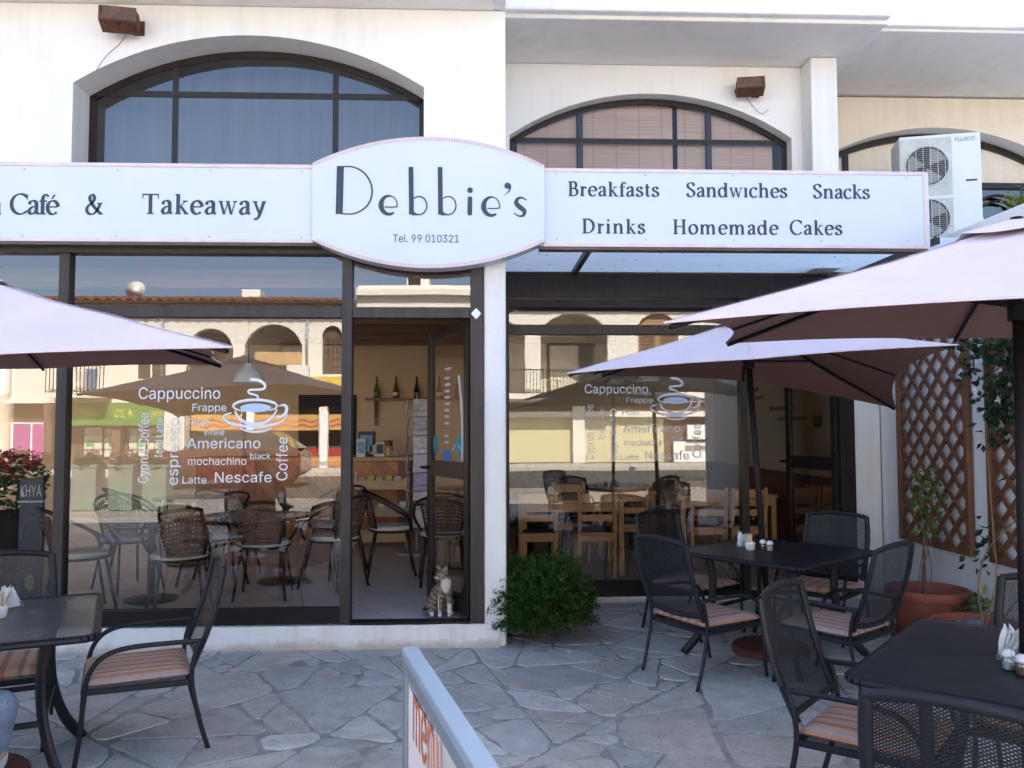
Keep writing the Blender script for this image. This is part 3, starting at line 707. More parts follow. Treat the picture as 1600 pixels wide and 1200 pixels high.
# lower rails painted blacker, putting the darker reflections low down into colour
pn = MB()
def pane(mb, x0, x1, z0, z1, y): mb.add([(x0,y,z0), (x1,y,z0), (x1,y,z1), (x0,y,z1)], [(0, 1, 2, 3)])
for a in ((-2.797,-.938,.270,2.264), (-2.797,-.938,2.34,2.706), (-.868,-.049,2.34,2.706), (-5.6,-2.867,.270,2.264), (-5.6,-2.867,2.34,2.706)):
    q = MB(); pane(q, *a, 0.0); q.build('pane', M['glass'], SF)
# ---- door leaves, opened inwards
def door(parent, hx, hy, wdt, ang, z0, z1, rail, name='door'):
    D = bpy.data.objects.new(name, None)
    t = MB(); s = 0.075
    t.box(-s, 0, -.02, .02, z0, z1); t.box(-wdt, -wdt+s, -.02, .02, z0, z1); t.box(-wdt+s, -s, -.019, .019, z1-s, z1); t.box(-wdt+s, -s, -.019, .019, z0, z0+0.13); t.box(-wdt+s, -s, -.019, .019, rail-.06, rail+.06)
    o = t.build(name, M['bronze'], parent, bevel=0.004); bpy.data.objects.remove(D)
    o.location = (hx, hy, 0); o.rotation_euler = (0, 0, -ang)
    q = MB(); pane(q, -wdt+s, -s, z0+.13, rail-.06, 0); pane(q, -wdt+s, -s, rail+.06, z1-s, 0); q.build('pane', M['glass'], o)
    h = MB().tube([(-wdt+.037, -.02, rail+.0), (-wdt+.037, -.055, rail), (-wdt-.03, -.06, rail)], 0.012, 8).tube([(-wdt+.037, .02, rail), (-wdt+.037, .055, rail), (-wdt-.03, .06, rail)], 0.012, 8)
    h.build('handle', M['black'], o, smooth=True); return o
D1 = door(B, -0.051, 0.03, 0.80, R(66), 0.182, 2.258, 1.19)
D2 = door(B, 3.175, 1.40, 0.80, R(79), 0.11, 2.30, 1.165)
# opening hours and stickers on the left door
st = MB(); z = 1.93
st2 = MB()
for k, wdt in enumerate((.13, .10, .12, .11, .12, .12, .10, .11, .11, .0, .08, .09)):
    if wdt: 
        n = max(3, int(wdt/.014))
        for j in range(n): st.add([(-.47+j*.0135,-.004,z), (-.47+j*.0135+.009,-.004,z), (-.47+j*.0135+.009,-.004,z+.020), (-.47+j*.0135,-.004,z+.020)], [(0, 1, 2, 3)])
    z -= .048 if k else .07
st.tube([(-.20+.07*math.sin(t*2.2), -.004, 1.88-.62*t) for t in [i/20 for i in range(21)]], .006, 4, 0.2)
st.tube([(-.32+.18*t, -.004, 1.33+.05*math.sin(t*3)) for t in [i/8 for i in range(9)]], .007, 4, 0.2)
st.build('lettering', M['decal'], D1)
tq = pm('turquoise_sticker', (0.03, 0.30, 0.36), 0.5); bq = pm('blue_sticker', (0.05, 0.22, 0.55), 0.5)
for x in (-.66, -.20): m = MB(); m.prism([(x+.05*math.cos(R(a)), 1.37+.075*math.sin(R(a))) for a in range(0, 360, 30)], -.006, -.002); m.build('sticker', tq, D1)
MB().box(-.50, -.36, -.006, -.002, 1.245, 1.335).build('sticker', bq, D1)
# ---- right shopfront
SR = frame_boxes([(.235,.275,1.34,1.42,.046,2.64), (2.295,2.36,1.335,1.43,.046,2.64), (3.178,3.305,1.335,1.43,.046,2.64), (.235,3.305,1.33,1.44,2.625,2.835),
   (.275,2.295,1.345,1.42,2.306,2.392), (2.36,3.178,1.345,1.42,2.306,2.392), ], 'shopfront', M['bronze'], B)
frame_boxes([(.275,2.295,1.345,1.42,.046,.178), (2.36,3.178,1.345,1.42,.046,.075)], 'bottom_rail', M['black'], SR)  # blacker colour again stands in for darker reflections
for a in ((.275,2.295,.178,2.306), (.275,2.295,2.392,2.625), (2.36,3.178,2.392,2.625)):
    q = MB(); pane(q, *a, 1.385); q.build('pane', M['glass'], SR)
# canopy between sign and recessed wall: pale blue sheet on dark ribs
def sheet_mat():
    m, nt, b = _new('pale_blue_sheet'); v = tex(nt, 'Object')
    c = ramp(nt, nz(nt, v, 1.5, 5), [(0.3, (0.84, 0.94, 1.0)), (0.7, (0.90, 0.97, 1.0))])
    nt.links.new(c, b.inputs['Base Color']); b.inputs['Roughness'].default_value = 0.35
    t = N(nt, 'ShaderNodeBsdfTranslucent'); nt.links.new(c, t.inputs[0]); mx = N(nt, 'ShaderNodeMixShader'); mx.inputs[0].default_value = 0.94
    nt.links.new(b.outputs[0], mx.inputs[1]); nt.links.new(t.outputs[0], mx.inputs[2]); nt.links.new(mx.outputs[0], nt.nodes['Material Output'].inputs[0]); return m
CP = MB().add([(.205,0,2.864),(3.6,0,2.864),(3.6,1.345,2.864),(.205,1.345,2.864)],[(0,1,2,3)]).build('canopy_sheet', sheet_mat(), B)
for px in (896, 1330):
    x = at(px, 433, 1.36).x
    MB().box(x-.02, x+.02, -.02, 1.345, 2.815, 2.861).build('canopy_rib', M['bronzeL'], B)
dt = MB(); rnd = random.Random(5)
for k in range(46):
    x, y = rnd.uniform(.3, 3.1), rnd.uniform(.35, 1.3); r = rnd.uniform(.004, .010)
    dt.add([(x-r,y-r,2.8605), (x+r,y-r,2.8605), (x+r,y+r,2.8605), (x-r,y+r,2.8605)], [(0, 3, 2, 1)])
dt.build('dirt_speck', M['black'], CP)
# white plastic diamond on the jamb
stk = MB(); c = at(744, 490, -.06)
stk.prism([(c.x+.037*math.cos(R(a)), c.z+.042*math.sin(R(a))) for a in range(0, 360, 90)], -.064, -.050); stk.build('door_sensor', M['ceramic'], B, bevel=0.008)

# ---- white vinyl coffee words, the same set on both windows
def coffee_words(parent, ox, oz, y):
    """ox, oz: lower left of the word Cappuccino; one photo pixel of the near window is q metres"""
    q = 5.8/FPX*1.0005; m = MB(); X = lambda px: ox+(px-216.6)*q; Z = lambda py: oz-(py-623.3)*q
    def H(t, a, b, top, base): m = MB(); put_text(m, t, X(a), X(b), Z(base), (base-top)*q, y); m.build('lettering', M['decal'], parent)
    def V(t, a, b, bot, top): m = MB(); put_text(m, t, Z(bot), Z(top), X(b), (b-a)*q, y, vertical=True); m.build('lettering', M['decal'], parent)
    H('Cappuccino', 216.6, 340, 605.8, 623.3); H('Frappe', 298, 349.6, 630.9, 642.2); H('Filter', 289, 325.6, 654.5, 665.5); H('white', 316, 347, 670, 679)
    H('Americano', 291, 402, 684, 699.5); H('black', 387, 418, 707, 716); H('mochachino', 293, 381, 712.8, 724.8); H('Latte', 285, 321, 742, 752.8); H('Nescafe', 334, 419.6, 736, 751.6)
    V('Cyprus Coffee', 218, 233, 751.6, 645); V('Iced Latte', 243, 254, 713, 653); V('espresso', 262, 278, 755, 653); V('Coffee', 427, 443.5, 749, 682.5)
    m = MB(); d = [0]
    def C(p): return (X(200+p[0]/5.715), y-.0006*(d[0] % 5), Z(560+p[1]/5.715))
    def rib(pts, wf): d[0] += 1; ribbon(m, pts, wf, C)
    tap = lambda w: (lambda t, dr: w*(0.35+0.65*math.sin(math.pi*min(max(t, .05), .95))))
    rib(_sm([(1060,193),(1130,198),(1185,235),(1180,272),(1120,282),(1055,285),(1050,312),(1110,330),(1130,345),(1110,382)]), lambda t, dr: 26-12*t)
    rib(_arc(1105,425,190,54,118,408,40), tap(24))
    rib(_sm([(930,465),(960,525),(1030,572),(1110,585),(1190,572),(1260,520),(1295,455)]), tap(30))
    rib(_sm([(900,487),(845,505),(838,540),(900,578),(1010,602),(1110,608),(1230,596),(1340,560),(1392,500)]), tap(26))
    rib(_sm([(975,625),(1040,645),(1110,652),(1190,645),(1250,622)]), tap(22))
    rib(_sm([(1310,428),(1350,418),(1380,440),(1370,490),(1330,520),(1285,525)]), tap(26))
    m.build('cup_motif', M['decal'], parent)
    m = MB(); m.add([C((1110+136*math.cos(R(a)), 442+38*math.sin(R(a)))) for a in range(0, 360, 12)], [tuple(range(30))]); m.build('cup_motif', M['decalB'], parent)
p = at(216.6, 623.3, -.004); coffee_words(SF, p.x, p.z, -.004)
p = at(913.8, 614.7, 1.379); coffee_words(SR, p.x, p.z, 1.379)

# ---------------------------------------------------------------- fascia sign
SG = thing('shop_sign', 'long white shop sign with dark blue lettering and a raised oval centre', 'sign', (0, 0, 0))
m = MB().box(-4.6, -1.09, -.15, -.052, 2.766, 3.298).box(.43, 3.172, -.15, -.052, 2.752, 3.292); m.build('board', M['signw'], SG, bevel=0.004)
m = MB()
for x0, x1, z0, z1 in ((-4.6,-1.12,2.762,2.785), (-4.6,-1.12,3.278,3.302), (.46,3.176,2.748,2.772), (.46,3.176,3.272,3.296)): m.box(x0, x1, -.157, -.15, z0, z1)
m.box(3.15, 3.176, -.157, -.15, 2.772, 3.272); m.build('trim', M['signtrim'], SG)
MB().box(-4.6, -1.09, -.15, -.056, 2.742, 2.765).build('underside', M['signund'], SG); MB().box(.43, 3.172, -.15, -.056, 2.728, 2.751).build('underside', M['signund'], SG)
m = MB().box(3.1725, 3.19, -.15, .02, 2.752, 3.292); m.build('end_cap', M['signw'], SG)
def lens(ins):
    x0, x1 = -1.118+ins, .462-ins; out = []; n = 30
    for i in range(n+1): x = x0+(x1-x0)*i/n; out.append((x, zarch(x, -1.118, .462, 3.300, 3.490)-ins))
    for i in range(n+1): x = x1-(x1-x0)*i/n; out.append((x, 3.030*2-zarch(x, -1.118, .462, 3.290, 3.478)+ins))
    return out
OV = MB(); L = lens(0); OV.prism(L, -.205, -.06); OV.build('oval_board', M['signw'], SG, bevel=0.003)
m = MB(); L2 = lens(.026); k = len(L)
for i in range(k):
    j = (i+1) % k
    if i in (30, k-1): continue
    if i == 31: m.build('trim', M['signtrim'], SG); m = MB()
    m.add([(L[i][0],-.2065,L[i][1]), (L[j][0],-.2065,L[j][1]), (L2[j][0],-.2065,L2[j][1]), (L2[i][0],-.2065,L2[i][1])], [(0, 1, 2, 3)])
m.build('trim', M['signtrim'], SG)
tl_ = pm('dusty_trim_line', (0.45, 0.38, 0.40), 0.7)
m = MB()
for i in range(k):
    j = (i+1) % k
    if i in (30, k-1): continue
    if i == 31: m.build('trim', tl_, SG); m = MB()
    for t in (0, .33, .66):
        a = Vector((L[i][0], 0, L[i][1])).lerp(Vector((L[j][0], 0, L[j][1])), t); b = Vector((L2[i][0], 0, L2[i][1])).lerp(Vector((L2[j][0], 0, L2[j][1])), t)
        m.bar((a.x, -.207, a.z), (b.x, -.207, b.z), .0035, .002, (0, 1, 0))
m.build('trim', tl_, SG)
# lettering
y = -.1515
def ST(t, a, b, py, cap): m = MB(); serif_text(m, t, at(a, py, -.15).x, at(b, py, -.15).x, at(.5*(a+b), py, -.15).z, cap, y); m.build('lettering', M['ink'], SG)
ST('n', -22, 3, 335, .14); ST('Café', 15, 92, 335, .14); ST('&', 133, 161, 335, .14); ST('Takeaway', 221, 416, 335, .138)
ST('Breakfasts', 887, 1030, 307, .103); ST('Sandwıches', 1072, 1230, 308.5, .103); ST('Snacks', 1270, 1359, 310.5, .103)
ST('Drinks', 909, 1008, 365, .103); ST('Homemade', 1051, 1216, 366.5, .103); ST('Cakes', 1234, 1316, 367, .103)
m = MB(); y = -.2075; dd = [0]
def DQ(p):
    v = at(500+p[0]/4.444, 210+p[1]/4.444, -.2075); return (v.x, -.2075-.0004*(dd[0] % 6), v.z)
def rb(pts, wf): dd[0] += 1; ribbon(m, pts, wf, DQ)
def pg(pts): dd[0] += 1; m.add([DQ(p) for p in pts], [tuple(range(len(pts)))])
def _arcd(cx, cy, rx, ry, a0, a1, n=26): return [(cx+rx*math.cos(R(a0+(a1-a0)*i/n)), cy-ry*math.sin(R(a0+(a1-a0)*i/n))) for i in range(n+1)]
pg([(117,219), (166,219), (158,553), (108,553)])
rb(_sm([(160,223),(230,226),(300,262),(345,322),(362,395),(345,468),(300,520),(230,551),(150,551)]), lambda t, dr: 9+3*abs(dr[1]))
for ex, ey in ((480, 490), (1192, 499)):
    rb(_arcd(ex, ey, 56, 64, 340, 40, 4)[::-1] if False else _arcd(ex, ey, 56, 64, -14, 180, 24), lambda t, dr: 8+30*max(0, t-.45)/.55)
    rb(_arcd(ex, ey, 56, 64, 180, 305, 20), lambda t, dr: 38-24*t)
    rb([(ex-30, ey+14), (ex+12, ey+16), (ex+52, ey+12)], lambda t, dr: 8)
for bx in (0, 202):
    pg([(615+bx,226), (648+bx,226), (652+bx,556), (618+bx,556)])
    rb(_arcd(688+bx, 494, 54, 63, 130, -150, 30), lambda t, dr: 9)
    pg([(630+bx,548), (660+bx,548), (700+bx,560), (640+bx,563)])
pg([(1042+20*math.cos(R(a)), 388+20*math.sin(R(a))) for a in range(0, 360, 20)])
rb(_sm([(1042,432),(1041,480),(1040,520),(1040,562)]), lambda t, dr: 32 if .03 < t < .97 else 24)
pg([(1302+22*math.cos(R(a)), 357+22*math.sin(R(a))) for a in range(0, 360, 20)])
rb(_sm([(1318,350),(1320,378),(1302,405),(1275,428)]), lambda t, dr: 14*(1-t)+3)
rb(_sm([(1434,457),(1405,440),(1375,446),(1362,475),(1388,505),(1418,530),(1415,558),(1385,568),(1345,545)]), lambda t, dr: 8+26*math.sin(math.pi*min(1, max(0, t)))**2)
m.build('lettering', M['ink'], SG)
m = MB()
for x_ in [-4.3+.62*i for i in range(6)]+[.55+.62*i for i in range(5)]:
    for z_ in (2.80, 3.255): m.add([(x_+.006*math.cos(R(a_)), -.1512, z_+.006*math.sin(R(a_))) for a_ in range(0, 360, 45)], [tuple(range(8))])
m.build('screw_head', M['greyp'], SG)
m = MB(); a, b = at(614, 378, -.2075), at(717, 378, -.2075); put_text(m, 'Tel. 99 010321', a.x, b.x, a.z-.001, .052, -.2078); m.build('lettering', M['ink'], SG)

# ---------------------------------------------------------------- side wall with flat roof, trellises
SW = thing('side_wall', 'white rendered wall running forward along the right of the terrace, carrying two trellises', 'wall', (0, 0, 0))
MB().box(3.535, 3.75, -4.2, 1.344, -0.02, 2.945).build('masonry', M['whiteR'], SW, bevel=0.015)
MB().box(3.752, 9, -4.2, 2.19, 0, 2.93).build('flat_roof', M['soffit'], SW)
def trellis(y0, y1, z0, z1, label):
    """diagonal lattice panel on the wall face x = 3.535, between y0 (far) and y1"""
    T = thing('trellis', label, 'trellis', (3.50, (y0+y1)/2, z0), 0, 'wooden trellises on the side wall')
    W, Hh = abs(y0-y1), z1-z0; f = MB(); fw = .045
    f.box(-.02, .02, -W/2, -W/2+fw, 0, Hh).box(-.02, .02, W/2-fw, W/2, 0, Hh).box(-.019, .019, -W/2+fw, W/2-fw, 0, fw).box(-.019, .019, -W/2+fw, W/2-fw, Hh-fw, Hh)
    f.build('frame', M['trell'], T, bevel=0.003)
    l = MB(); pitch = .185
    for sgn in (1, -1):
        xx = -.007*sgn; s = -Hh
        c = -W/2-Hh
        while c < W/2+Hh:
            # line y = c + sgn-slope*z*0.72 clipped to the frame
            pts = []
            for z in (fw*.5, Hh-fw*.5):
                yy = (c + 1.0*z) if sgn > 0 else (c+Hh*1.0 - 1.0*z + .03); pts.append((yy, z))
            (ya, za), (yb, zb) = pts; lo, hi = -W/2+fw*.5, W/2-fw*.5
            def clip(y, z, y2, z2):
                if y < lo: t = (lo-y)/(y2-y); return lo, z+(z2-z)*t
                if y > hi: t = (hi-y)/(y2-y); return hi, z+(z2-z)*t
                return y, z
            if not (max(ya, yb) < lo or min(ya, yb) > hi):
                A = clip(ya, za, yb, zb); Bq = clip(yb, zb, ya, za)
                if abs(A[1]-Bq[1]) > .05: l.bar((xx, A[0], A[1]), (xx, Bq[0], Bq[1]), .007, .032, (0, 0, 1)) if False else l.bar((xx, A[0], A[1]), (xx, Bq[0], Bq[1]), .036, .008, (1, 0, 0))
            c += pitch
    l.build('lattice', M['trell'], T, bevel=0)
    return T
trellis(0.96, -0.03, .575, 2.42, 'stained wood lattice trellis on the side wall next to the shop door')
trellis(-0.245, -1.22, .575, 2.42, 'stained wood lattice trellis with a dark climbing plant, nearer the umbrella pole')

# ---------------------------------------------------------------- air conditioner, rusty floodlights
AC = thing('air_conditioner', 'white outdoor air conditioning unit with two fans above the side wall', 'air conditioner', (4.14, 1.32, 2.93), R(-15))
x0, x1 = 3.80-4.14, 4.47-4.14; zt = 4.11-2.93
MB().box(x0, x1, 0, .34, .17, zt).build('casing', M['acw'], AC, bevel=0.012)
MB().box(x0+.04, x0+.10, .02, .30, 0, .172).box(x1-.10, x1-.04, .02, .30, 0, .172).build('foot', M['bronzeL'], AC)
MB().box(x0+.012, x0+.43, -.006, .0, .20, .60).box(x0+.012, x0+.43, -.006, .0, .63, zt-.03).build('fan_panel', pm('weathered_grey_panel', (.50,.52,.49), .6, 0, .15, 9), AC, bevel=0.002)
for zc in (.415, .895):
    c = (x0+.222, zc)
    MB().prism([(c[0]+.178*math.cos(R(a)), c[1]+.178*math.sin(R(a))) for a in range(0, 360, 10)], -.0075, -.0065).build('fan_well', M['bronze'], AC)
    fn = MB()
    for a0 in (20, 140, 260):
        fn.prism([(c[0]+.02*math.cos(R(a0)), c[1]+.02*math.sin(R(a0)))] + [(c[0]+.16*math.cos(R(a0+t)), c[1]+.16*math.sin(R(a0+t))) for t in range(0, 70, 10)], -.010, -.0085)
    fn.build('fan', pm('grey_fan_blade', (.22,.23,.24), .5), AC)
    gg = MB()
    for k in range(6): x = c[0]-.15+.06*k; h = math.sqrt(max(0, .18**2-(x-c[0])**2)); gg.box(x-.002, x+.002, -.016, -.012, c[1]-h, c[1]+h)
    for k in range(20): z = c[1]-.17+.0179*k; h = math.sqrt(max(0, .18**2-(z-c[1])**2)); gg.box(c[0]-h, c[0]+h, -.0135, -.012, z-.001, z+.001)
    gg.tube([(c[0]+.182*math.cos(R(a)), -.012, c[1]+.182*math.sin(R(a))) for a in range(0, 361, 12)], .006, 6)
    gg.build('fan_grille', pm('grille_wire', (.55,.56,.54), .5), AC)
m = MB(); put_text(m, 'FUJICO', x0+.455, x0+.62, zt-.075, .034, -.002, shear=0.3); m.build('lettering', M['ink'], AC)
MB().tube(bend_([(x1-.02,.30,.30), (x1+.08,.34,.30), (x1+.12,.40,.45), (x1+.12,.62,.60), (x1+.12,.86,.62)]), .022, 8).build('pipe', M['signw'], AC, smooth=True)
MB().box(x1-.13, x1-.04, -.004, 0.001, .74, .755).build('badge', M['bronzeL'], AC)
def floodlight(x, y, z, label, flip=1):
    F = thing('floodlight', label, 'lamp', (x, y, z), 0, 'rusty floodlights above the arched windows')
    m = MB(); pr = [(-.09, .055), (-.10, -.05), (.02, -.085), (.06, -.06), (.06, .045), (.02, .065)]   # (y, z) profile
    k = len(pr); vs = [(-.115, a, b) for a, b in pr]+[(.115, a, b) for a, b in pr]
    m.add(vs, [tuple(range(k)), tuple(range(2*k-1, k-1, -1))]+[(i, k+i, k+(i+1) % k, (i+1) % k) for i in range(k)])
    m.xf(Matrix.Translation((0, -.12, 0)) @ Matrix.Rotation(R(10*flip), 4, 'Z')); m.build('housing', M['rust'], F, bevel=0.006)
    MB().box(-.105, .105, -.226, -.222, -.045, .045).xf(Matrix.Rotation(R(10*flip), 4, 'Z')).build('lens', pm('dirty_lens', (.10,.045,.025), .4, 0, .4, 15), F)
    MB().box(-.02*flip+.10*flip-.02, -.02*flip+.10*flip+.02, -.10, 0, -.02, .02).box(.05, .12, -.012, 0, -.05, .05).build('bracket', M['rust'], F)
    MB().tube(bend_([(0,-.012,-.05), (-.05*flip,-.014,-.12), (-.13*flip,-.016,-.20), (-.20*flip,-.012,-.30 if flip > 0 else -.16)]), .002, 5).build('cable', M['bronze'], F, smooth=True)
    return F
p = at(199, 45, -.05); floodlight(p.x, -.05, p.z, 'rusty box floodlight high on the white wall over the big arched window with dark glass', 1)
p = at(1165, 144, 1.37); floodlight(p.x, 1.37, p.z, 'rusty box floodlight beside the arched window with bamboo blinds', -1)
# ---------------------------------------------------------------- terrace chairs
def bend(pts, n=6): return [tuple(v) for v in cat_rom(pts, n)]
def make_chair():
    t = thing('terrace_chair', '', 'chair', (0, 0, 0), 0, 'charcoal mesh armchairs on the terrace'); t.scale = (1, .93, .965)
    r, fl = 0.012, 0.62
    for s in (-1, 1):
        m = MB(); x = .245*s
        m.tube(bend([(x*.98,.285,.0), (x*1.0,.262,.16), (x,.250,.33), (x,.225,.43), (x,.165,.495), (x,.06,.522), (x*1.01,-.12,.525), (x*1.01,-.285,.520)]), r, 8, .8, up=(1, 0, 0))
        m.build('front_leg_and_arm', M['charcoal'], t, smooth=True)
        m = MB(); m.tube(bend([(x*.98,-.315,.0), (x,-.272,.14), (x,-.235,.31), (x*1.005,-.238,.42), (x*1.01,-.268,.525)]), r, 8, .8, up=(1, 0, 0))
        m.build('rear_leg', M['charcoal'], t, smooth=True)
    m = MB().bar((-.235,-.235,.325), (-.235,.255,.335), .020, .026).bar((.235,-.235,.325), (.235,.255,.335), .020, .026).bar((-.24,.255,.335), (.24,.255,.335), .020, .026).bar((-.24,-.235,.325), (.24,-.235,.325), .020, .026)
    m.build('seat_frame', M['charcoal'], t, bevel=.004)
    m = MB().grid(lambda u, v: (-.225+.45*u, -.23+.48*v, .336), 1, 1, .45, .48); m.build('seat_mesh', M['meshback'], t)
    # cushion: a soft pad
    def pad(top):
        def f(u, v):
            a, b = 2*u-1, 2*v-1; ex = 1-abs(a)**6; ey = 1-abs(b)**6; e = max(0, min(ex, ey))**.5
            x = a*.236; y = .012+b*.245
            z = .366+.0265*e*(1+.12*(1-a*a)*(1-b*b)) if top else .366-.024*e
            return (x, y, z)
        return f
    m = MB().grid(pad(1), 20, 20).grid(pad(0), 20, 20, flip=True); cu_ = m.build('cushion', [M['cushion'], M['cushedge']], t, smooth=True)
    for q in cu_.data.polygons:
        if abs(q.center.x) > .228 or abs(q.center.y-.012) > .237 or q.center.z < .352: q.material_index = 1
    # back
    yb = lambda z: -.238-.145*((z-.40)/.47)-.02*math.sin(math.pi*min(1, max(0, (z-.40)/.47)))
    bx = lambda z: .215+.020*math.sin(math.pi*min(1, max(0, (z-.36)/.55)))
    m = MB()
    for s in (-1, 1):
        pts = [(s*bx(z), yb(z), z) for z in (.395, .44, .49, .54, .59, .64, .69, .74, .79, .83, .858)]
        m.tube(pts, .0185, 10, .8, up=(0, 1, 0))
    cr = lambda u: .026*(1-(2*u-1)**2)
    m.tube([((2*u-1)*(bx(.85)+.004), yb(.86)-cr(u)*.7, .852+cr(u)) for u in [i/14 for i in range(15)]], .0165, 10, .75, up=(0, 1, 0))
    m.tube([((2*u-1)*bx(.42), yb(.42)-cr(u)*.8, .425-cr(u)*.6) for u in [i/14 for i in range(15)]], .0155, 10, .75, up=(0, 1, 0))
    m.build('back_frame', M['charcoal'], t, smooth='auto')
    def sheet(u, v):
        z0 = .42-cr(u)*.6; z1 = .855+cr(u)*.9; z = z0+(z1-z0)*v
        return ((2*u-1)*(bx(z)-.004), yb(z)-cr(u)*.75, z)
    m = MB().grid(sheet, 10, 12, .44, .46); m.build('back_mesh', M['meshback'], t, smooth=True)
    return t
CH = [ # x, y, facing angle in degrees, label
 (1.39, -0.72, 28, 'charcoal mesh armchair nearest the green bush, its back turned to us'),
 (1.60, 0.34, 305, 'charcoal mesh armchair between the dark table and the right shop window'),
 (2.48, 0.16, 227, 'charcoal mesh armchair behind the table, by the open door of the right shop'),
 (2.09, -0.98, 128, 'charcoal mesh armchair in front of the terracotta pots, white wall showing through its mesh'),
 (1.52, -2.63, 319, 'charcoal mesh armchair left of the table in the bottom right corner'),
 (1.38, -3.585, 49, 'charcoal mesh armchair whose large coarse mesh back fills the bottom right corner'),
 (2.28, -2.56, 229, 'charcoal mesh armchair behind the crumpled napkins, cut off by the right edge'),
 (-1.63, -1.66, 203, 'charcoal mesh armchair seen side on, right of the mesh topped table'),
 (-2.35, -1.62, 293, 'charcoal mesh armchair behind the mesh topped table, before the left window'),
 (-1.74, -3.47, 200, 'charcoal mesh armchair in the bottom left corner, only the edge of its back showing'),
]
c0 = make_chair()
for i, (x, y, a, lb) in enumerate(CH):
    if i == 0: c0.location = (x, y, 0); c0.rotation_euler = (0, 0, R(a-90)); c0['label'] = lb
    else: dup(c0, (x, y, 0), R(a-90), lb)

# ---------------------------------------------------------------- tables
def make_table(name, label, side, loc, rz, topmat, mesh=False):
    t = thing(name, label, 'table', loc, rz, 'square dark metal tables on the terrace')
    h = side/2; z = .665
    m = MB(); e = .042
    if mesh:
        m.grid(lambda u, v: (-h+e*.8+(side-1.6*e)*u, -h+e*.8+(side-1.6*e)*v, z+.011), 1, 1, side, side)
    else:
        m.box(-h+e*.8, h-e*.8, -h+e*.8, h-e*.8, z-.004, z+.0105)
    m.build('table_top', topmat, t)
    m = MB()
    ring = []
    for k in range(4):
        a = [(1,1),(-1,1),(-1,-1),(1,-1)][k]
        for q in range(5):
            an = R(k*90+q*22.5); rr = .05; ring.append((a[0]*(h-.021-rr)+rr*math.cos(an), a[1]*(h-.021-rr)+rr*math.sin(an)))
    n = len(ring)
    for i in range(n):
        a, b = ring[i], ring[(i+1) % n]; m.tube([(a[0], a[1], z), (b[0], b[1], z)], .0205, 10, .75, caps=False)
    m.build('rim', M['charcoal'], t, smooth=True)
    for k in range(4):
        sx, sy = [(1,1),(-1,1),(-1,-1),(1,-1)][k]; d = h-.20
        pts = bend([(sx*d, sy*d, z-.01), (sx*(d-.02), sy*(d-.02), z-.16), (sx*(d-.01), sy*(d-.01), .32), (sx*(d+.04), sy*(d+.04), .14), (sx*(d+.12), sy*(d+.12), 0)])
        MB().tube(pts, .027, 8, .55, up=(-sy, sx, 0)).build('leg', M['charcoal'], t, smooth=True)
    m = MB(); m2 = MB(); d = h-.21
    for k in range(4):
        a = [(1,1),(-1,1),(-1,-1),(1,-1)][k]; b = [(1,1),(-1,1),(-1,-1),(1,-1)][(k+1) % 4]
        m.bar((a[0]*d, a[1]*d, .30), (b[0]*d, b[1]*d, .30), .022, .022)
        m2.bar((a[0]*d, a[1]*d, z-.035), (b[0]*d, b[1]*d, z-.035), .02, .03)
    m.build('stretcher', M['charcoal'], t, bevel=.003); m2.build('apron', M['charcoal'], t, bevel=.003)
    return t
make_table('terrace_table', 'dark square metal table under the small tilted parasol, with salt and napkins', 1.0, (1.96, -.32, 0), R(39), M['tabletop'])
make_table('terrace_table', 'dark square metal table in the bottom right corner', 1.08, (1.95, -3.01, 0), R(-41), M['tabletop'])
make_table('terrace_table', 'square metal table with a fine mesh top at the left edge beside the tall window', .98, (-2.14, -2.13, 0), R(23), M['meshtop'], True)

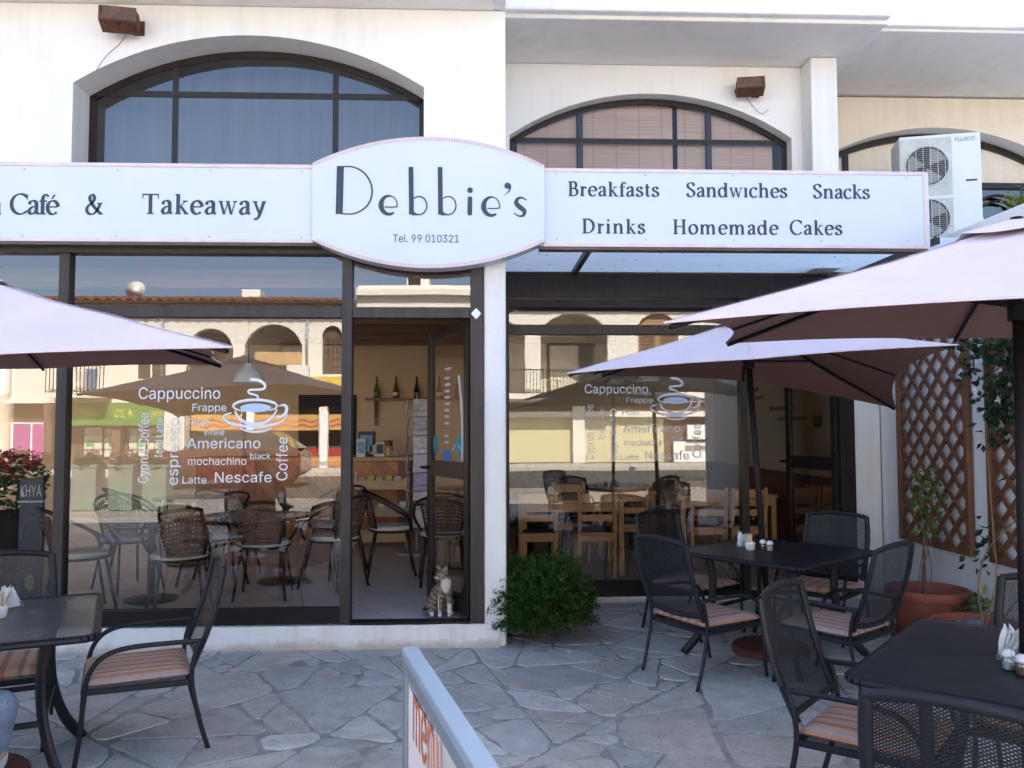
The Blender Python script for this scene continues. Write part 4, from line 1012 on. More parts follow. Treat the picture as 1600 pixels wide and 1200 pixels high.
# ---------------------------------------------------------------- parasols
def parasol(label, base, apex, cor, mids, pole_r=.021):
    U = thing('parasol', label, 'parasol', (base[0], base[1], 0), 0, 'lilac and brown parasols on the terrace')
    o = Vector((base[0], base[1], 0)); A = Vector(apex)-o; C = [Vector(c)-o for c in cor]
    rim = []
    for k in range(4):
        rim.append(C[k]); q = (C[k]+C[(k+1) % 4])/2; rim.append(q.lerp(A, mids[k]))
    P0 = Vector((0, 0, 0)); ax = (A-P0).normalized()
    def surf(s0, dz, mb, flip):
        for k in range(8):
            a, b = rim[k], rim[(k+1) % 8]
            def f(u, v, a=a, b=b):
                s = s0+(1-s0)*u; e = a.lerp(b, v)
                e = e.lerp(A, .030*math.sin(math.pi*v))
                p = A.lerp(e, s); p.z += -.022*math.sin(math.pi*s)*(.4+.6*math.sin(math.pi*v)) + dz
                p.z += .006*noise.noise(p*3.0)*math.sin(math.pi*min(1, s*1.1))
                return p
            mb.grid(f, 12, 8, flip=flip)
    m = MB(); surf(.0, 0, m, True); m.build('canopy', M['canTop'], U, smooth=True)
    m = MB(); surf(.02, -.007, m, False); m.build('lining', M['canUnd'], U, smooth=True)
    m = MB()
    for k in range(8):
        a, b = rim[k], rim[(k+1) % 8]; n = 6
        for i in range(n):
            e = [a.lerp(b, j/n).lerp(A, .030*math.sin(math.pi*j/n)) for j in (i, i+1)]
            m.add([e[0]+Vector((0,0,.001)), e[1]+Vector((0,0,.001)), e[1]+Vector((0,0,-.005)), e[0]+Vector((0,0,-.005))], [(0, 1, 2, 3)])
    m.build('hem', pm('pink_hem', (0.66, 0.55, 0.60), .9), U)
    # seams sewn over the ribs
    smt = pm('seam_tape', (.60,.50,.55), .9)
    for k in range(8):
        e = rim[k]; m = MB()
        for i in range(16):
            s0, s1 = .2+.79*i/16, .2+.79*(i+1)/16
            q0, q1 = A.lerp(e, s0), A.lerp(e, s1)
            for q, s in ((q0, s0), (q1, s1)): q.z += -.022*math.sin(math.pi*s)*.4+.0025+.006*noise.noise(q*3.0)*math.sin(math.pi*min(1, s*1.1))
            sd_ = (e-A).cross(Vector((0, 0, 1))).normalized()*.006
            m.add([q0-sd_, q0+sd_, q1+sd_, q1-sd_], [(0, 1, 2, 3)])
        m.build('seam', smt, U)
    # vent cap
    m = MB()
    for k in range(8):
        a, b = rim[k], rim[(k+1) % 8]
        m.grid(lambda u, v, a=a, b=b: A.lerp(a.lerp(b, v), .19*u)+Vector((0, 0, .018-.006*u*math.sin(math.pi*v))), 3, 4, flip=True)
    m.build('vent_cap', M['canTop'], U, smooth=True)
    top = A+ax*.02
    MB().tube([P0+ax*.03, P0+(A-P0)*.5, top], pole_r, 12, up=(1, 0, 0)).build('pole', M['black'], U, smooth=True)
    sl = P0+ax*(A.length-.30)
    MB().tube([sl-ax*.05, sl+ax*.05], .036, 12, up=(1, 0, 0)).build('slider', M['black'], U, smooth='auto'); MB().tube([A-ax*.10, A-ax*.04], .042, 12, up=(1, 0, 0)).build('hub', M['black'], U, smooth='auto')
    for k in range(8):
        e = rim[k]; off = Vector((0, 0, -.022))
        p = [A.lerp(e, s)+Vector((0, 0, -.022*math.sin(math.pi*s)*.4-.020)) for s in (.03, .3, .6, .985)]
        MB().tube(p, .0115 if k % 2 == 0 else .008, 6, .7).build('rib', M['black'], U, smooth=True)
        MB().tube([sl, A.lerp(e, .40)+Vector((0, 0, -.032))], .0075, 6).build('strut', M['black'], U, smooth=True)
    m = MB().lathe([(.255,.0),(.255,.035),(.24,.05),(.05,.06),(.038,.065),(.034,.28),(.028,.29),(.0,.29)], 28); m.build('base', pm('oxide_red_base', (.10,.032,.026), .65, .1, .3, 10), U, smooth='auto')
    return U
parasol('small tilted parasol over the table before the right shop window', (1.955, -.265), (1.857, -.162, 2.25),
        [(.53,-.90,1.822), (2.564,-1.499,1.936), (3.275,.554,1.645), (1.043,1.141,1.939)], (.02, .13, .17, .03))
parasol('large parasol at the right edge, its pole beside the climbing plant', (1.885, -2.97), (1.915, -2.97, 2.22),
        [(.528,-3.483,1.798), (2.396,-4.259,1.83), (3.169,-2.414,1.85), (1.262,-1.644,1.93)], (.02, .04, .06, .09))
parasol('parasol at the left edge in front of the tall window', (-2.17, -2.14), (-2.22, -2.15, 2.17),
        [(-3.211,-3.226,1.63), (-.784,-3.123,1.762), (-1.434,-1.069,1.862), (-3.326,-1.189,1.79)], (.02, .05, .03, .05))

# ---------------------------------------------------------------- things on the tables
ZT = .676
def napkins(loc, rz, label, k=1.0):
    t = thing('napkin_holder', label, 'napkins', loc, rz)
    rnd = random.Random(int(abs(loc[0])*1000)); m = MB()
    for i in range(9):
        y = -.020+.005*i; ln = rnd.uniform(-.012, .012); hh = rnd.uniform(.075, .105)*k; wv = rnd.uniform(.035, .05)*k
        m.grid(lambda u, v: ((2*u-1)*wv*(1-.75*v*v)+ln*v+.004*math.sin(9*u+i), y+(y*1.6)*v+.004*math.sin(7*u+2*i), .004+hh*v*(1-.25*abs(2*u-1))), 6, 5)
    m.build('napkin', M['paper'], t, smooth=True)
    m = MB().tube([(.048*math.cos(R(a))*k, -.03, .05*math.sin(R(a))*k) for a in range(0, 181, 15)], .002, 6).tube([(.048*math.cos(R(a))*k, .03, .05*math.sin(R(a))*k) for a in range(0, 181, 15)], .002, 6).bar((-.048*k,-.03,.002), (-.048*k,.03,.002), .004, .004).bar((.048*k,-.03,.002), (.048*k,.03,.002), .004, .004)
    m.build('wire_frame', M['alu'], t, smooth=True); return t
def sugar_pot(loc, label):
    t = thing('sugar_pot', label, 'sugar pot', loc, .4)
    MB().lathe([(.026,0),(.031,.006),(.034,.035),(.035,.048),(.033,.052),(.031,.048),(.029,.012),(0,.010)], 20).build('pot', M['ceramic'], t, smooth='auto')
    rnd = random.Random(4); m = MB()
    for i in range(12):
        x, y = rnd.uniform(-.018, .018), rnd.uniform(-.018, .018); m.obox((x, y, .058+rnd.uniform(0, .012)), (.006, .015, .075), Matrix.Rotation(rnd.uniform(0, 3), 3, 'Z') @ Matrix.Rotation(rnd.uniform(-.2, .2), 3, 'X'))
    m.build('sachet', pm('buff_paper', (.66,.52,.34), .8, 0, .25, 60), t); return t
GJ = glass_mat('jar_glass', (.9,.93,.93), 1.5, .06)
def shaker(loc, label, fill):
    t = thing('shaker', label, 'shaker', loc, 0, 'salt and pepper shakers')
    MB().lathe([(.020,0),(.023,.004),(.023,.034),(.019,.044)], 18).build('jar', GJ, t, smooth='auto')
    MB().lathe([(.0,.002),(.020,.003),(.020,.024),(0,.024)], 16).build('filling', fill, t, smooth='auto')
    MB().lathe([(.0215,.043),(.0225,.050),(.019,.062),(.010,.068),(0,.069)], 18).build('cap', M['ceramic'], t, smooth=True); return t
salt, pepper = pm('salt', (.75,.74,.72), .9), pm('ground_pepper', (.22,.19,.16), .9, 0, .4, 200)
q = atz(1166, 855, ZT); napkins((q.x, q.y+.03, ZT), .5, 'fan of white paper napkins on the table under the small parasol')
q = atz(1172, 859, ZT); sugar_pot((q.x, q.y, ZT), 'small white pot of sugar sachets beside the parasol pole')
q = atz(1192, 859, ZT); shaker((q.x, q.y, ZT), 'glass shaker with pinkish cap, left of the pair beside the sugar pot', pepper)
q = atz(1203, 861, ZT); shaker((q.x, q.y, ZT), 'glass shaker with white cap, right of the pair beside the sugar pot', salt)
q = atz(1604, 1038, ZT); napkins((q.x, q.y+.05, ZT), .2, 'crumpled white napkins on the near right table beside the parasol pole', 1.15)
q = atz(1576, 1046, ZT); shaker((q.x, q.y, ZT), 'glass shaker half full of white salt in front of the crumpled napkins', salt)
q = atz(1598, 1055, ZT); shaker((q.x, q.y, ZT), 'glass shaker of reddish brown pepper in front of the crumpled napkins', pm('paprika', (.33,.15,.08), .9, 0, .3, 200))
q = atz(2, 965, ZT); sugar_pot((q.x-.01, q.y, ZT), 'white sugar pot on the mesh topped table at the left edge')
q = atz(8, 952, ZT); napkins((q.x, q.y+.03, ZT), .9, 'white napkins behind the sugar pot on the mesh topped table')

# ---------------------------------------------------------------- menu board
def peach_mat():
    m, nt, b = _new('peach_poster'); sp = N(nt, 'ShaderNodeSeparateXYZ'); nt.links.new(tex(nt, 'Object'), sp.inputs[0])
    c = ramp(nt, mth(nt, 'MULTIPLY_ADD', sp.outputs[0], .75, mth(nt, 'MULTIPLY_ADD', sp.outputs[2], -.5, .45)), [(0.10, (.80,.73,.72)), (.42, (.78,.55,.45)), (.8, (.74,.34,.18))])
    nt.links.new(c, b.inputs['Base Color']); b.inputs['Roughness'].default_value = .6; return m
a = atz(627.5, 1011, .95); b = atz(742, 1200, .95); dr = (b-a).normalized(); ang = math.atan2(dr.y, dr.x)
MBD = thing('menu_board', 'free standing metal menu board with an orange menu poster, seen edge on', 'menu board', (a.x, a.y, 0), ang)
LN = 1.05
MB().box(0, LN, 0, .041, .925, .95).build('frame', M['alu'], MBD, bevel=.004)
m = MB().box(.0, .05, .002, .039, .04, .924).box(LN-.05, LN, .002, .039, .04, .924).box(.05, LN-.05, .003, .038, .04, .10).box(.05, LN-.05, .003, .038, .890, .924); m.build('stile', M['greyp'], MBD, bevel=.003)
MB().box(.051, LN-.051, .010, .030, .101, .889).build('panel', pm('board_panel', (.55,.50,.48), .6), MBD)
pst = MB().grid(lambda u, v: (.060+(LN-.13)*u, .0085-.004*math.sin(u*9)*math.sin(v*5)**2, .13+.745*v), 20, 14); pst.build('poster', peach_mat(), MBD, smooth=True)
m = MB(); put_text(m, 'menu', .15, .46, .775, .14, .0035); m.build('lettering', pm('orange_ink', (.62,.17,.07), .6), MBD)
m = MB(); rnd = random.Random(2)
for col in (.12, .52):
    z = .68 if col < .5 else .83
    for k in range(11):
        x = col; e = col+rnd.uniform(.16, .33); h = .016 if k in (0, 5) else .009
        while x < e: wd = rnd.uniform(.012, .045); m.box(x, x+wd, .0030, .0036, z, z+h); x += wd+.010
        z -= .045
m.build('lettering', pm('small_print', (.10,.11,.15), .7), MBD)
m = MB().box(.02, .10, -.20, .24, 0, .035).box(LN-.10, LN-.02, -.20, .24, 0, .035); m.build('foot', M['greyp'], MBD, bevel=.004)
# ---------------------------------------------------------------- inside the left shop
ZL, ZR = .151, .101
cane = pm('woven_cane', (.13,.065,.035), .6, 0, .35, 30)
def weave_mat():
    m, nt, b = _new('open_cane_weave'); uv = N(nt, 'ShaderNodeTexCoord').outputs['UV']; sp = N(nt, 'ShaderNodeSeparateXYZ'); nt.links.new(uv, sp.inputs[0])
    a = mth(nt, 'FRACT', mth(nt, 'DIVIDE', sp.outputs[0], .030)); c = mth(nt, 'FRACT', mth(nt, 'DIVIDE', sp.outputs[1], .034))
    h = mth(nt, 'MULTIPLY', mth(nt, 'GREATER_THAN', a, .50), mth(nt, 'GREATER_THAN', c, .55))
    b.inputs['Base Color'].default_value = (.13,.072,.048,1); b.inputs['Roughness'].default_value = .6
    nt.links.new(mth(nt, 'SUBTRACT', 1, h), b.inputs['Alpha']); return m
weave = weave_mat()
seatpad = pm('white_seat_pad', (.66,.64,.60), .8, 0, .06, 5)
brownst = pm('dark_brown_steel', (.030,.020,.017), .4, .3)
def make_bistro():
    t = thing('bistro_chair', '', 'chair', (0, 0, 0), 0, 'dark round backed bistro chairs inside the left shop')
    for sx, sy in ((-1,1),(1,1),(-1,-1),(1,-1)):
        MB().tube([(sx*.15, sy*.14, .40), (sx*.20, sy*.215, 0)], .011, 8).build('leg', brownst, t, smooth=True)
    MB().lathe([(.0,.392),(.20,.392),(.212,.402),(.20,.412),(.0,.412)], 24).build('seat_frame', brownst, t, smooth='auto')
    MB().lathe([(.0,.413),(.195,.413),(.205,.428),(.185,.446),(.0,.452)], 24).build('seat_pad', seatpad, t, smooth='auto')
    # hoop: arms sweep down from the top of the back to the front of the seat
    hoop = bend([(-.17,.17,.41), (-.235,.15,.52), (-.255,.02,.615), (-.225,-.16,.715), (-.12,-.265,.765), (0,-.285,.775), (.12,-.265,.765), (.225,-.16,.715), (.255,.02,.615), (.235,.15,.52), (.17,.17,.41)], 6)
    MB().tube(hoop, .013, 8).build('arm_hoop', brownst, t, smooth=True)
    def bk(u, v):
        an = R(-90+(u-.5)*92); rr = .20+.075*v; z = .43+.32*v-.06*v*(2*u-1)**2
        return (rr*math.cos(an)*.98, rr*math.sin(an), z)
    MB().grid(bk, 14, 8, .46, .34).build('woven_back', weave, t, smooth=True)
    for e in (0, 1): MB().tube([bk(e, 0), bk(e, .5), bk(e, 1)], .011, 6).build('back_post', brownst, t, smooth=True)
    return t
def bistro_table(loc, label):
    t = thing('bistro_table', label, 'table', loc, 0, 'round dark tables inside the left shop')
    MB().lathe([(.0,.632),(.33,.632),(.345,.640),(.345,.650),(.33,.658),(.0,.658)], 36).build('table_top', pm('glossy_dark_top', (.045,.038,.036), .15), t, smooth='auto')
    MB().tube([(0,0,.02), (0,0,.632)], .03, 12).build('pedestal', brownst, t, smooth='auto')
    MB().lathe([(.0,.0),(.20,.0),(.205,.012),(.06,.035),(0,.04)], 24).build('base', brownst, t, smooth='auto'); return t
T1 = at(238, 810, .93); T1 = (T1.x, .93); T2 = (-1.72, 1.65); T3 = (-.28, 2.05)
bistro_table((T1[0], T1[1], ZL), 'round dark table nearest the left window frame inside the shop')
bistro_table((T2[0], T2[1], ZL), 'round dark table in the middle of the left shop behind the word Nescafe')
bistro_table((T3[0], T3[1], ZL), 'round dark table behind the open glass door')
bistro_table((-2.9, 2.7, ZL), 'round dark table deep inside the left shop behind the vertical lettering')
BC = [(T1[0]-.36, .52, 35, 'woven back bistro chair turned side on against the left window frame'),
 (T1[0]+.40, .42, 118, 'woven back bistro chair with its brown back close to the glass under the word Latte'),
 (T1[0]-.38, 1.42, -40, 'dark bistro chair behind the left table, partly hidden by it'),
 (T1[0]+.30, 1.50, -125, 'dark bistro chair on the far side of the first round table'),
 (-1.72, 1.02, 95, 'dark bistro chair with pale seat in front of the middle table'),
 (-2.28, 1.95, -20, 'dark bistro chair left of the middle table'),
 (-1.22, 1.35, 150, 'dark bistro chair right of the middle table, close to the door post'),
 (-1.35, 2.25, -120, 'dark bistro chair behind the middle table, its back to the counter'),
 (-.80, 2.00, 8, 'dark bistro chair standing in the open doorway with a round white seat'),
 (-.30, 1.52, 95, 'dark bistro chair behind the open glass door leaf'),
 (-3.3, 2.4, 20, 'dark bistro chair deep in the shop beside the far left table')]
b0 = make_bistro()
for i, (x, y, a, lb) in enumerate(BC):
    if i == 0: b0.location = (x, y, ZL); b0.rotation_euler = (0, 0, R(a-90)); b0['label'] = lb
    else: dup(b0, (x, y, ZL), R(a-90), lb)
def glass_cup(x, y, z, label):
    t = thing('napkin_glass', label, 'glass', (x, y, z), 0, 'glasses of napkins on the round tables')
    MB().lathe([(.028,0),(.034,.002),(.036,.085)], 16).build('glass', GJ, t, smooth='auto')
    rnd = random.Random(int(x*100)); m = MB()
    for k in range(5): m.obox((rnd.uniform(-.012,.012), rnd.uniform(-.012,.012), .07), (.03, .004, .11), Matrix.Rotation(rnd.uniform(0, 3), 3, 'Z') @ Matrix.Rotation(rnd.uniform(-.15, .15), 3, 'X'))
    m.build('napkin', M['paper'], t); return t
glass_cup(T1[0]+.10, T1[1]-.05, ZL+.659, 'glass of paper napkins on the first round table behind the left window')
glass_cup(T2[0]+.0, T2[1]-.05, ZL+.659, 'glass of paper napkins on the middle round table behind the window lettering')
glass_cup(T3[0]+.05, T3[1]-.1, ZL+.659, 'glass of paper napkins on the table behind the open door')
# counter with diagonal boards
CT = thing('counter', 'orange pine counter with diagonal boarding at the back of the left shop', 'counter', (-1.9, 4.1, ZL))
def diag_wood():
    m, nt, b = _new('diagonal_pine_boards'); v = tex(nt, 'Object', (1, 1, 1), (0, R(45), 0)); sp = N(nt, 'ShaderNodeSeparateXYZ'); nt.links.new(v, sp.inputs[0])
    q = mth(nt, 'DIVIDE', sp.outputs[0], .095); fr = mth(nt, 'FRACT', q); fl = mth(nt, 'FLOOR', q)
    wn = N(nt, 'ShaderNodeTexWhiteNoise', noise_dimensions='1D'); nt.links.new(fl, wn.inputs['W'])
    f = nz(nt, tex(nt, 'Object', (20, 20, 2), (0, R(45), 0)), 1.3, 6)
    c = ramp(nt, mth(nt, 'MULTIPLY_ADD', wn.outputs[0], .35, mth(nt, 'MULTIPLY', f, .75)), [(.25, (.26,.085,.03)), (.55, (.44,.165,.06)), (.85, (.55,.24,.09))])
    mx = N(nt, 'ShaderNodeMix', data_type='RGBA'); nt.links.new(mth(nt, 'LESS_THAN', fr, .05), mx.inputs[0]); nt.links.new(c, mx.inputs[6]); mx.inputs[7].default_value = (.10,.035,.015,1)
    nt.links.new(mx.outputs[2], b.inputs['Base Color']); b.inputs['Roughness'].default_value = .4; return m
MB().box(-1.4, 1.06, 0, .55, 0, .955).build('front', diag_wood(), CT)
MB().box(-1.46, 1.14, -.07, .62, .956, 1.005).build('worktop', M['pineX'], CT, bevel=.006)
MB().box(.96, 1.10, -.03, -.001, 0, .955).build('corner_post', wood('dark_post', (.17,.075,.04)), CT)
# display rack against the counter
rk = atz(594, 853, ZL); RK = thing('display_rack', 'pale pine display rack with three trays leaning before the counter', 'rack', (-1.10, 3.86, ZL))
rw = .30
for s in (-1, 1):
    MB().bar((s*rw, -.16, 0), (s*rw, .02, .84), .03, .03).bar((s*rw, .04, 0), (s*rw, .05, .84), .03, .03).build('side_rail', M['pale'], RK, bevel=.003)
for z, y in ((.64, -.02), (.34, -.09), (.06, -.15)):
    m = MB().box(-rw+.016, rw-.016, y-.05, y-.03, z, z+.105).box(-rw+.016, rw-.016, y-.03, y+.14, z, z+.015).box(-rw+.016, rw-.016, y+.125, y+.14, z+.016, z+.12); m.build('tray', M['pale'], RK, bevel=.002)
cols = [(.55,.50,.42), (.10,.25,.48), (.75,.68,.52), (.18,.38,.55), (.60,.48,.12), (.30,.16,.12), (.50,.20,.28), (.65,.62,.58)]
rnd = random.Random(21); boxm = [pm('packet_colour_%d' % i, c, .6, 0, .25, 30) for i, c in enumerate(cols)]
k = 0
for z, y, n in ((.655, .03, 6), (.355, -.04, 5)):
    for i in range(n):
        x = -1.10-rw+.06+i*.105 if n == 6 else -1.10-rw+.06+i*.12
        c = boxm[(k*3+i) % 8]; k += 1; h = rnd.uniform(.115, .15)
        o = MB().obox((0, 0, h/2), (.075, .05, h)).box(-.028, .028, -.0275, -.0255, h*.25, h*.75); o = o.build('snack_packet', [c], None, bevel=.004)
        o.location = (x, 3.86+y+.02, ZL+z+.001); o.rotation_euler = (R(-4), 0, rnd.uniform(-.1, .1))
        colour = ['buff', 'dark blue', 'cream', 'blue', 'yellow', 'brown', 'pink', 'pale grey'][boxm.index(c)]
        tag(o, f'{colour} snack packet number {i+1} from the left in the {"top" if n == 6 else "middle"} tray of the pine rack', 'packet', 'snack packets in the pine rack')
# things on the counter
def cbox(x, wdt, h, d, mats, label, name, cat):
    t = thing(name, label, cat, (x, 4.10+.03, ZL+1.006)); MB().box(-wdt/2, wdt/2, 0, d, 0, h).build('carton', mats[0], t, bevel=.003)
    MB().box(-wdt*.38, wdt*.38, -.003, -.0005, h*.2, h*.85).build('printed_panel', mats[1], t); return t
wht = pm('white_carton', (.70,.70,.68), .6, 0, .1, 20); drk = pm('black_carton', (.025,.024,.026), .5, 0, .3, 20); blu = pm('blue_print', (.22,.36,.55), .6, 0, .4, 30)
cx = lambda px: at(px, 700, 4.12).x
cbox(cx(572), .19, .30, .12, (drk, boxm[3]), 'black carton with pale print standing on the left of the counter', 'coffee_box', 'box')
t = cbox(cx(565), .105, .215, .05, (wht, blu), 'white and blue carton leaning against the black one on the counter', 'tea_box', 'box'); t.location.y -= .075
cbox(cx(583), .09, .15, .08, (wht, boxm[0]), 'small white carton in the middle of the counter', 'tea_box', 'box')
cbox(cx(594), .10, .175, .08, (wht, drk), 'white carton with black print in the middle of the counter', 'tea_box', 'box')
t = thing('storage_jar', 'squat jar with red brown lid beside the cartons on the counter', 'jar', (cx(606), 4.19, ZL+1.006)); MB().lathe([(.05,0),(.055,.02),(.055,.10),(.045,.125)], 18).build('jar', pm('amber_filling', (.50,.33,.10), .3), t, smooth='auto'); MB().lathe([(.05,.126),(.052,.14),(.05,.19),(0,.195)], 18).build('lid', pm('red_lid', (.20,.055,.04), .5), t, smooth='auto')
t = thing('leaflet_pile', 'flat pile of leaflets on the right end of the counter', 'leaflets', (cx(625), 4.16, ZL+1.006)); m = MB()
for i in range(7): m.obox((rnd.uniform(-.1, .1), rnd.uniform(-.04, .05), .012+.009*i), (.16, .11, .007), Matrix.Rotation(rnd.uniform(-.4, .4), 3, 'Z'))
m.build('leaflet', pm('printed_leaflet', (.50,.50,.50), .6, 0, .55, 18), t)
# bottle shelf on the back wall
sp_ = at(571, 622, 5.12); sq = at(720, 621, 5.12)
SH = thing('bottle_shelf', 'thin wooden wall shelf with two brackets and a row of bottles', 'shelf', (0, 5.12, sp_.z))
MB().box(sp_.x, sq.x, -.06, .078, -.028, 0).build('board', M['beam'], SH, bevel=.003)
for px in (587, 652):
    x = at(px, 630, 5.12).x; MB().box(x-.025, x+.025, .05, .078, -.36, -.03).bar((x, .06, -.25), (x, -.04, -.04), .03, .03).build('bracket', M['beam'], SH)
bg_ = [((.10,.12,.03), 'olive green'), ((.22,.075,.03), 'amber brown'), ((.02,.03,.022), 'dark green'), ((.30,.10,.04), 'orange brown'), ((.25,.17,.12), 'pale brown')]
for i, px in enumerate((588.5, 618.5, 651, 686, 715.5)):
    c, nm = bg_[i]; p = at(px, 620, 5.12)
    t = thing('wine_bottle', f'{nm} wine bottle on the wall shelf', 'bottle', (p.x, 5.12, sp_.z+.001), 0, 'bottles on the wall shelf')
    MB().lathe([(.036,0),(.040,.01),(.040,.09),(.026,.15),(.0135,.20),(.0125,.265),(.015,.268),(.015,.28),(0,.28)], 16).build('bottle', pm('bottle_glass_%d' % i, c, .12, 0, .1), t, smooth='auto')
    MB().lathe([(.0405,.03),(.0405,.075)], 16).build('label_band', boxm[2] if i % 2 else boxm[5], t, smooth=True)
# greeting card stand
KS = thing('card_stand', 'tall wire stand of wrapped greeting cards beside the counter', 'card stand', (-.66, 3.25, ZL))
MB().tube([(0,.06,0), (0,.06,1.72)], .012, 8).lathe([(.22,0),(.22,.02),(.02,.03)], 20).build('stand', M['alu'], KS, smooth='auto')
cc = [(.60,.58,.58), (.52,.50,.54), (.62,.60,.62), (.56,.48,.60), (.24,.13,.42), (.50,.46,.56), (.55,.52,.58)]
for i in range(7):
    z = 1.48-i*.20
    m = MB().tube([(-.12,-.06,z-.01), (.14,-.06,z-.01)], .004, 6).tube([(-.12,-.06,z+.05), (.14,-.06,z+.05)], .003, 6); m.build('pocket', M['alu'], KS, smooth=True)
    m = MB().obox((.04, -.02, z+.085), (.15, .012, .19), Matrix.Rotation(R(-8), 3, 'X')); m.build('card', pm('card_colour_%d' % i, cc[i], .25, 0, .3, 22), KS, bevel=.002)
    m = MB().obox((-.10, .0, z+.085), (.012, .14, .18), Matrix.Rotation(R(6), 3, 'Y')); m.build('card', pm('card_side_%d' % i, sc(cc[(i+2) % 7], .7), .3, 0, .4, 22), KS, bevel=.002)
# pendant lamps
shade = pm('pale_enamel_shade', (.72,.72,.62), .4, 0, .05)
def pendant(x, y, ztop, zb, rad, label):
    t = thing('pendant_lamp', label, 'lamp', (x, y, ztop), 0, 'unlit pendant lamps hanging inside the shops')
    d = zb-ztop
    MB().tube([(0,0,-.002), (0,0,d+.16)], .006, 6).build('cord', M['black'], t, smooth=True)
    MB().lathe([(.03,d+.17),(.045,d+.135),(rad*.62,d+.11),(rad*.90,d+.06),(rad,d),(rad*.985,d),(rad*.88,d+.055),(rad*.6,d+.10),(.02,d+.125)], 28).build('lamp_shade', shade, t, smooth='auto'); return t
p = at(388, 598, 1.5); pendant(p.x, 1.5, 2.57, p.z, .135, 'pale bell lampshade behind the steam of the left coffee cup')
p = at(1012, 597, 3.0); pendant(p.x, 3.0, 2.8, p.z, .145, 'pale bell lampshade above the word Cappuccino in the right window')
p = at(962, 603, 4.2); pendant(p.x, 4.2, 2.8, p.z, .15, 'grey conical lampshade farther back in the right shop')
# dark blue poster stand in the far left pane
p = at(47, 800, .55); BS = thing('poster_stand', 'dark blue poster stand with pale letters behind the leftmost pane', 'poster stand', (p.x, .55, ZL), R(4))
a0 = at(27, 745, .55); a1 = at(66, 870, .55); pw = (a1.x-a0.x)/2
MB().prism([(-pw*.86, .06), (pw*.86, .06), (pw, .50), (pw*.9, .98), (-pw*.75, .98)], 0, .03).build('board', pm('navy_poster', (.022,.033,.075), .35, 0, .35, 8), BS, bevel=.004)
MB().box(-pw*.8, pw*.8, -.10, .14, 0, .055).build('base', M['black'], BS, bevel=.004)
m = MB(); put_text(m, 'KHYA', -pw*.70, pw*.78, .845, .085, -.003); m.build('lettering', pm('pale_lettering', (.62,.70,.70), .6), BS)
m = MB().tube([(.02+.07*math.cos(R(a)), -.004, .53+.16*math.sin(R(a))) for a in range(-120, 200, 20)], .010, 6, .3); m.box(-.09, .10, -.003, -.0005, .80, .815); m.build('emblem', pm('pale_blue_print', (.35,.46,.58), .6), BS)
m = MB().prism([(.01+.035*math.cos(R(a)), .21+.06*math.sin(R(a))) for a in range(0, 360, 24)], -.004, -.0005); m.build('emblem', pm('yellow_green_print', (.45,.45,.10), .6), BS)
RBK = thing('flower_tub', 'tall dark tub of red geraniums beside the dark blue poster stand', 'flowers', (at(24, 800, .98).x, .98, ZL))
MB().lathe([(.13,0),(.17,.68),(.18,.70),(.165,.70),(.15,.66),(0,.66)], 20).build('tub', M['black'], RBK, smooth='auto')
def blossoms(n, r, c, seed, sz, flat=.7):
    rn = random.Random(seed); m = MB()
    for i in range(n):
        d = Vector((rn.gauss(0, 1), rn.gauss(0, 1), rn.gauss(0, 1)*flat)); d = d.normalized()*r*rn.uniform(.5, 1)**.5; p0 = Vector(c)+d
        q = Matrix.Rotation(rn.uniform(0, 6.3), 3, 'Z') @ Matrix.Rotation(rn.uniform(-1.3, 1.3), 3, 'X'); s = sz*rn.uniform(.6, 1.3)
        m.add([p0+q @ Vector(v) for v in ((-s,0,0), (0,-s*.6,.2*s), (s,0,0), (0,s*.6,.2*s))], [(0, 1, 2, 3)])
    return m
M['leaf'] = leafy('leaf_green', (.020,.045,.012), (.035,.085,.020), (.075,.15,.035))
M['redf'] = leafy('red_petals', (.30,.02,.03), (.45,.05,.06), (.60,.16,.17))
M['pinkf'] = leafy('pink_petals', (.35,.12,.20), (.50,.22,.30), (.65,.40,.46))
MB().tube([(0,0,.66), (.02,.01,.9)], .012, 6).build('stem', M['leaf'], RBK)
blossoms(420, .24, (0, 0, .92), 5, .035).build('foliage', M['leaf'], RBK)
m = MB()
for i in range(16):
    rn = random.Random(i+40); b = blossoms(40, .06, (rn.uniform(-.24,.24), rn.uniform(-.22,.05), rn.uniform(.96,1.18)), i, .022); m.add(b.v, b.f)
m.build('blossom', M['redf'], RBK)

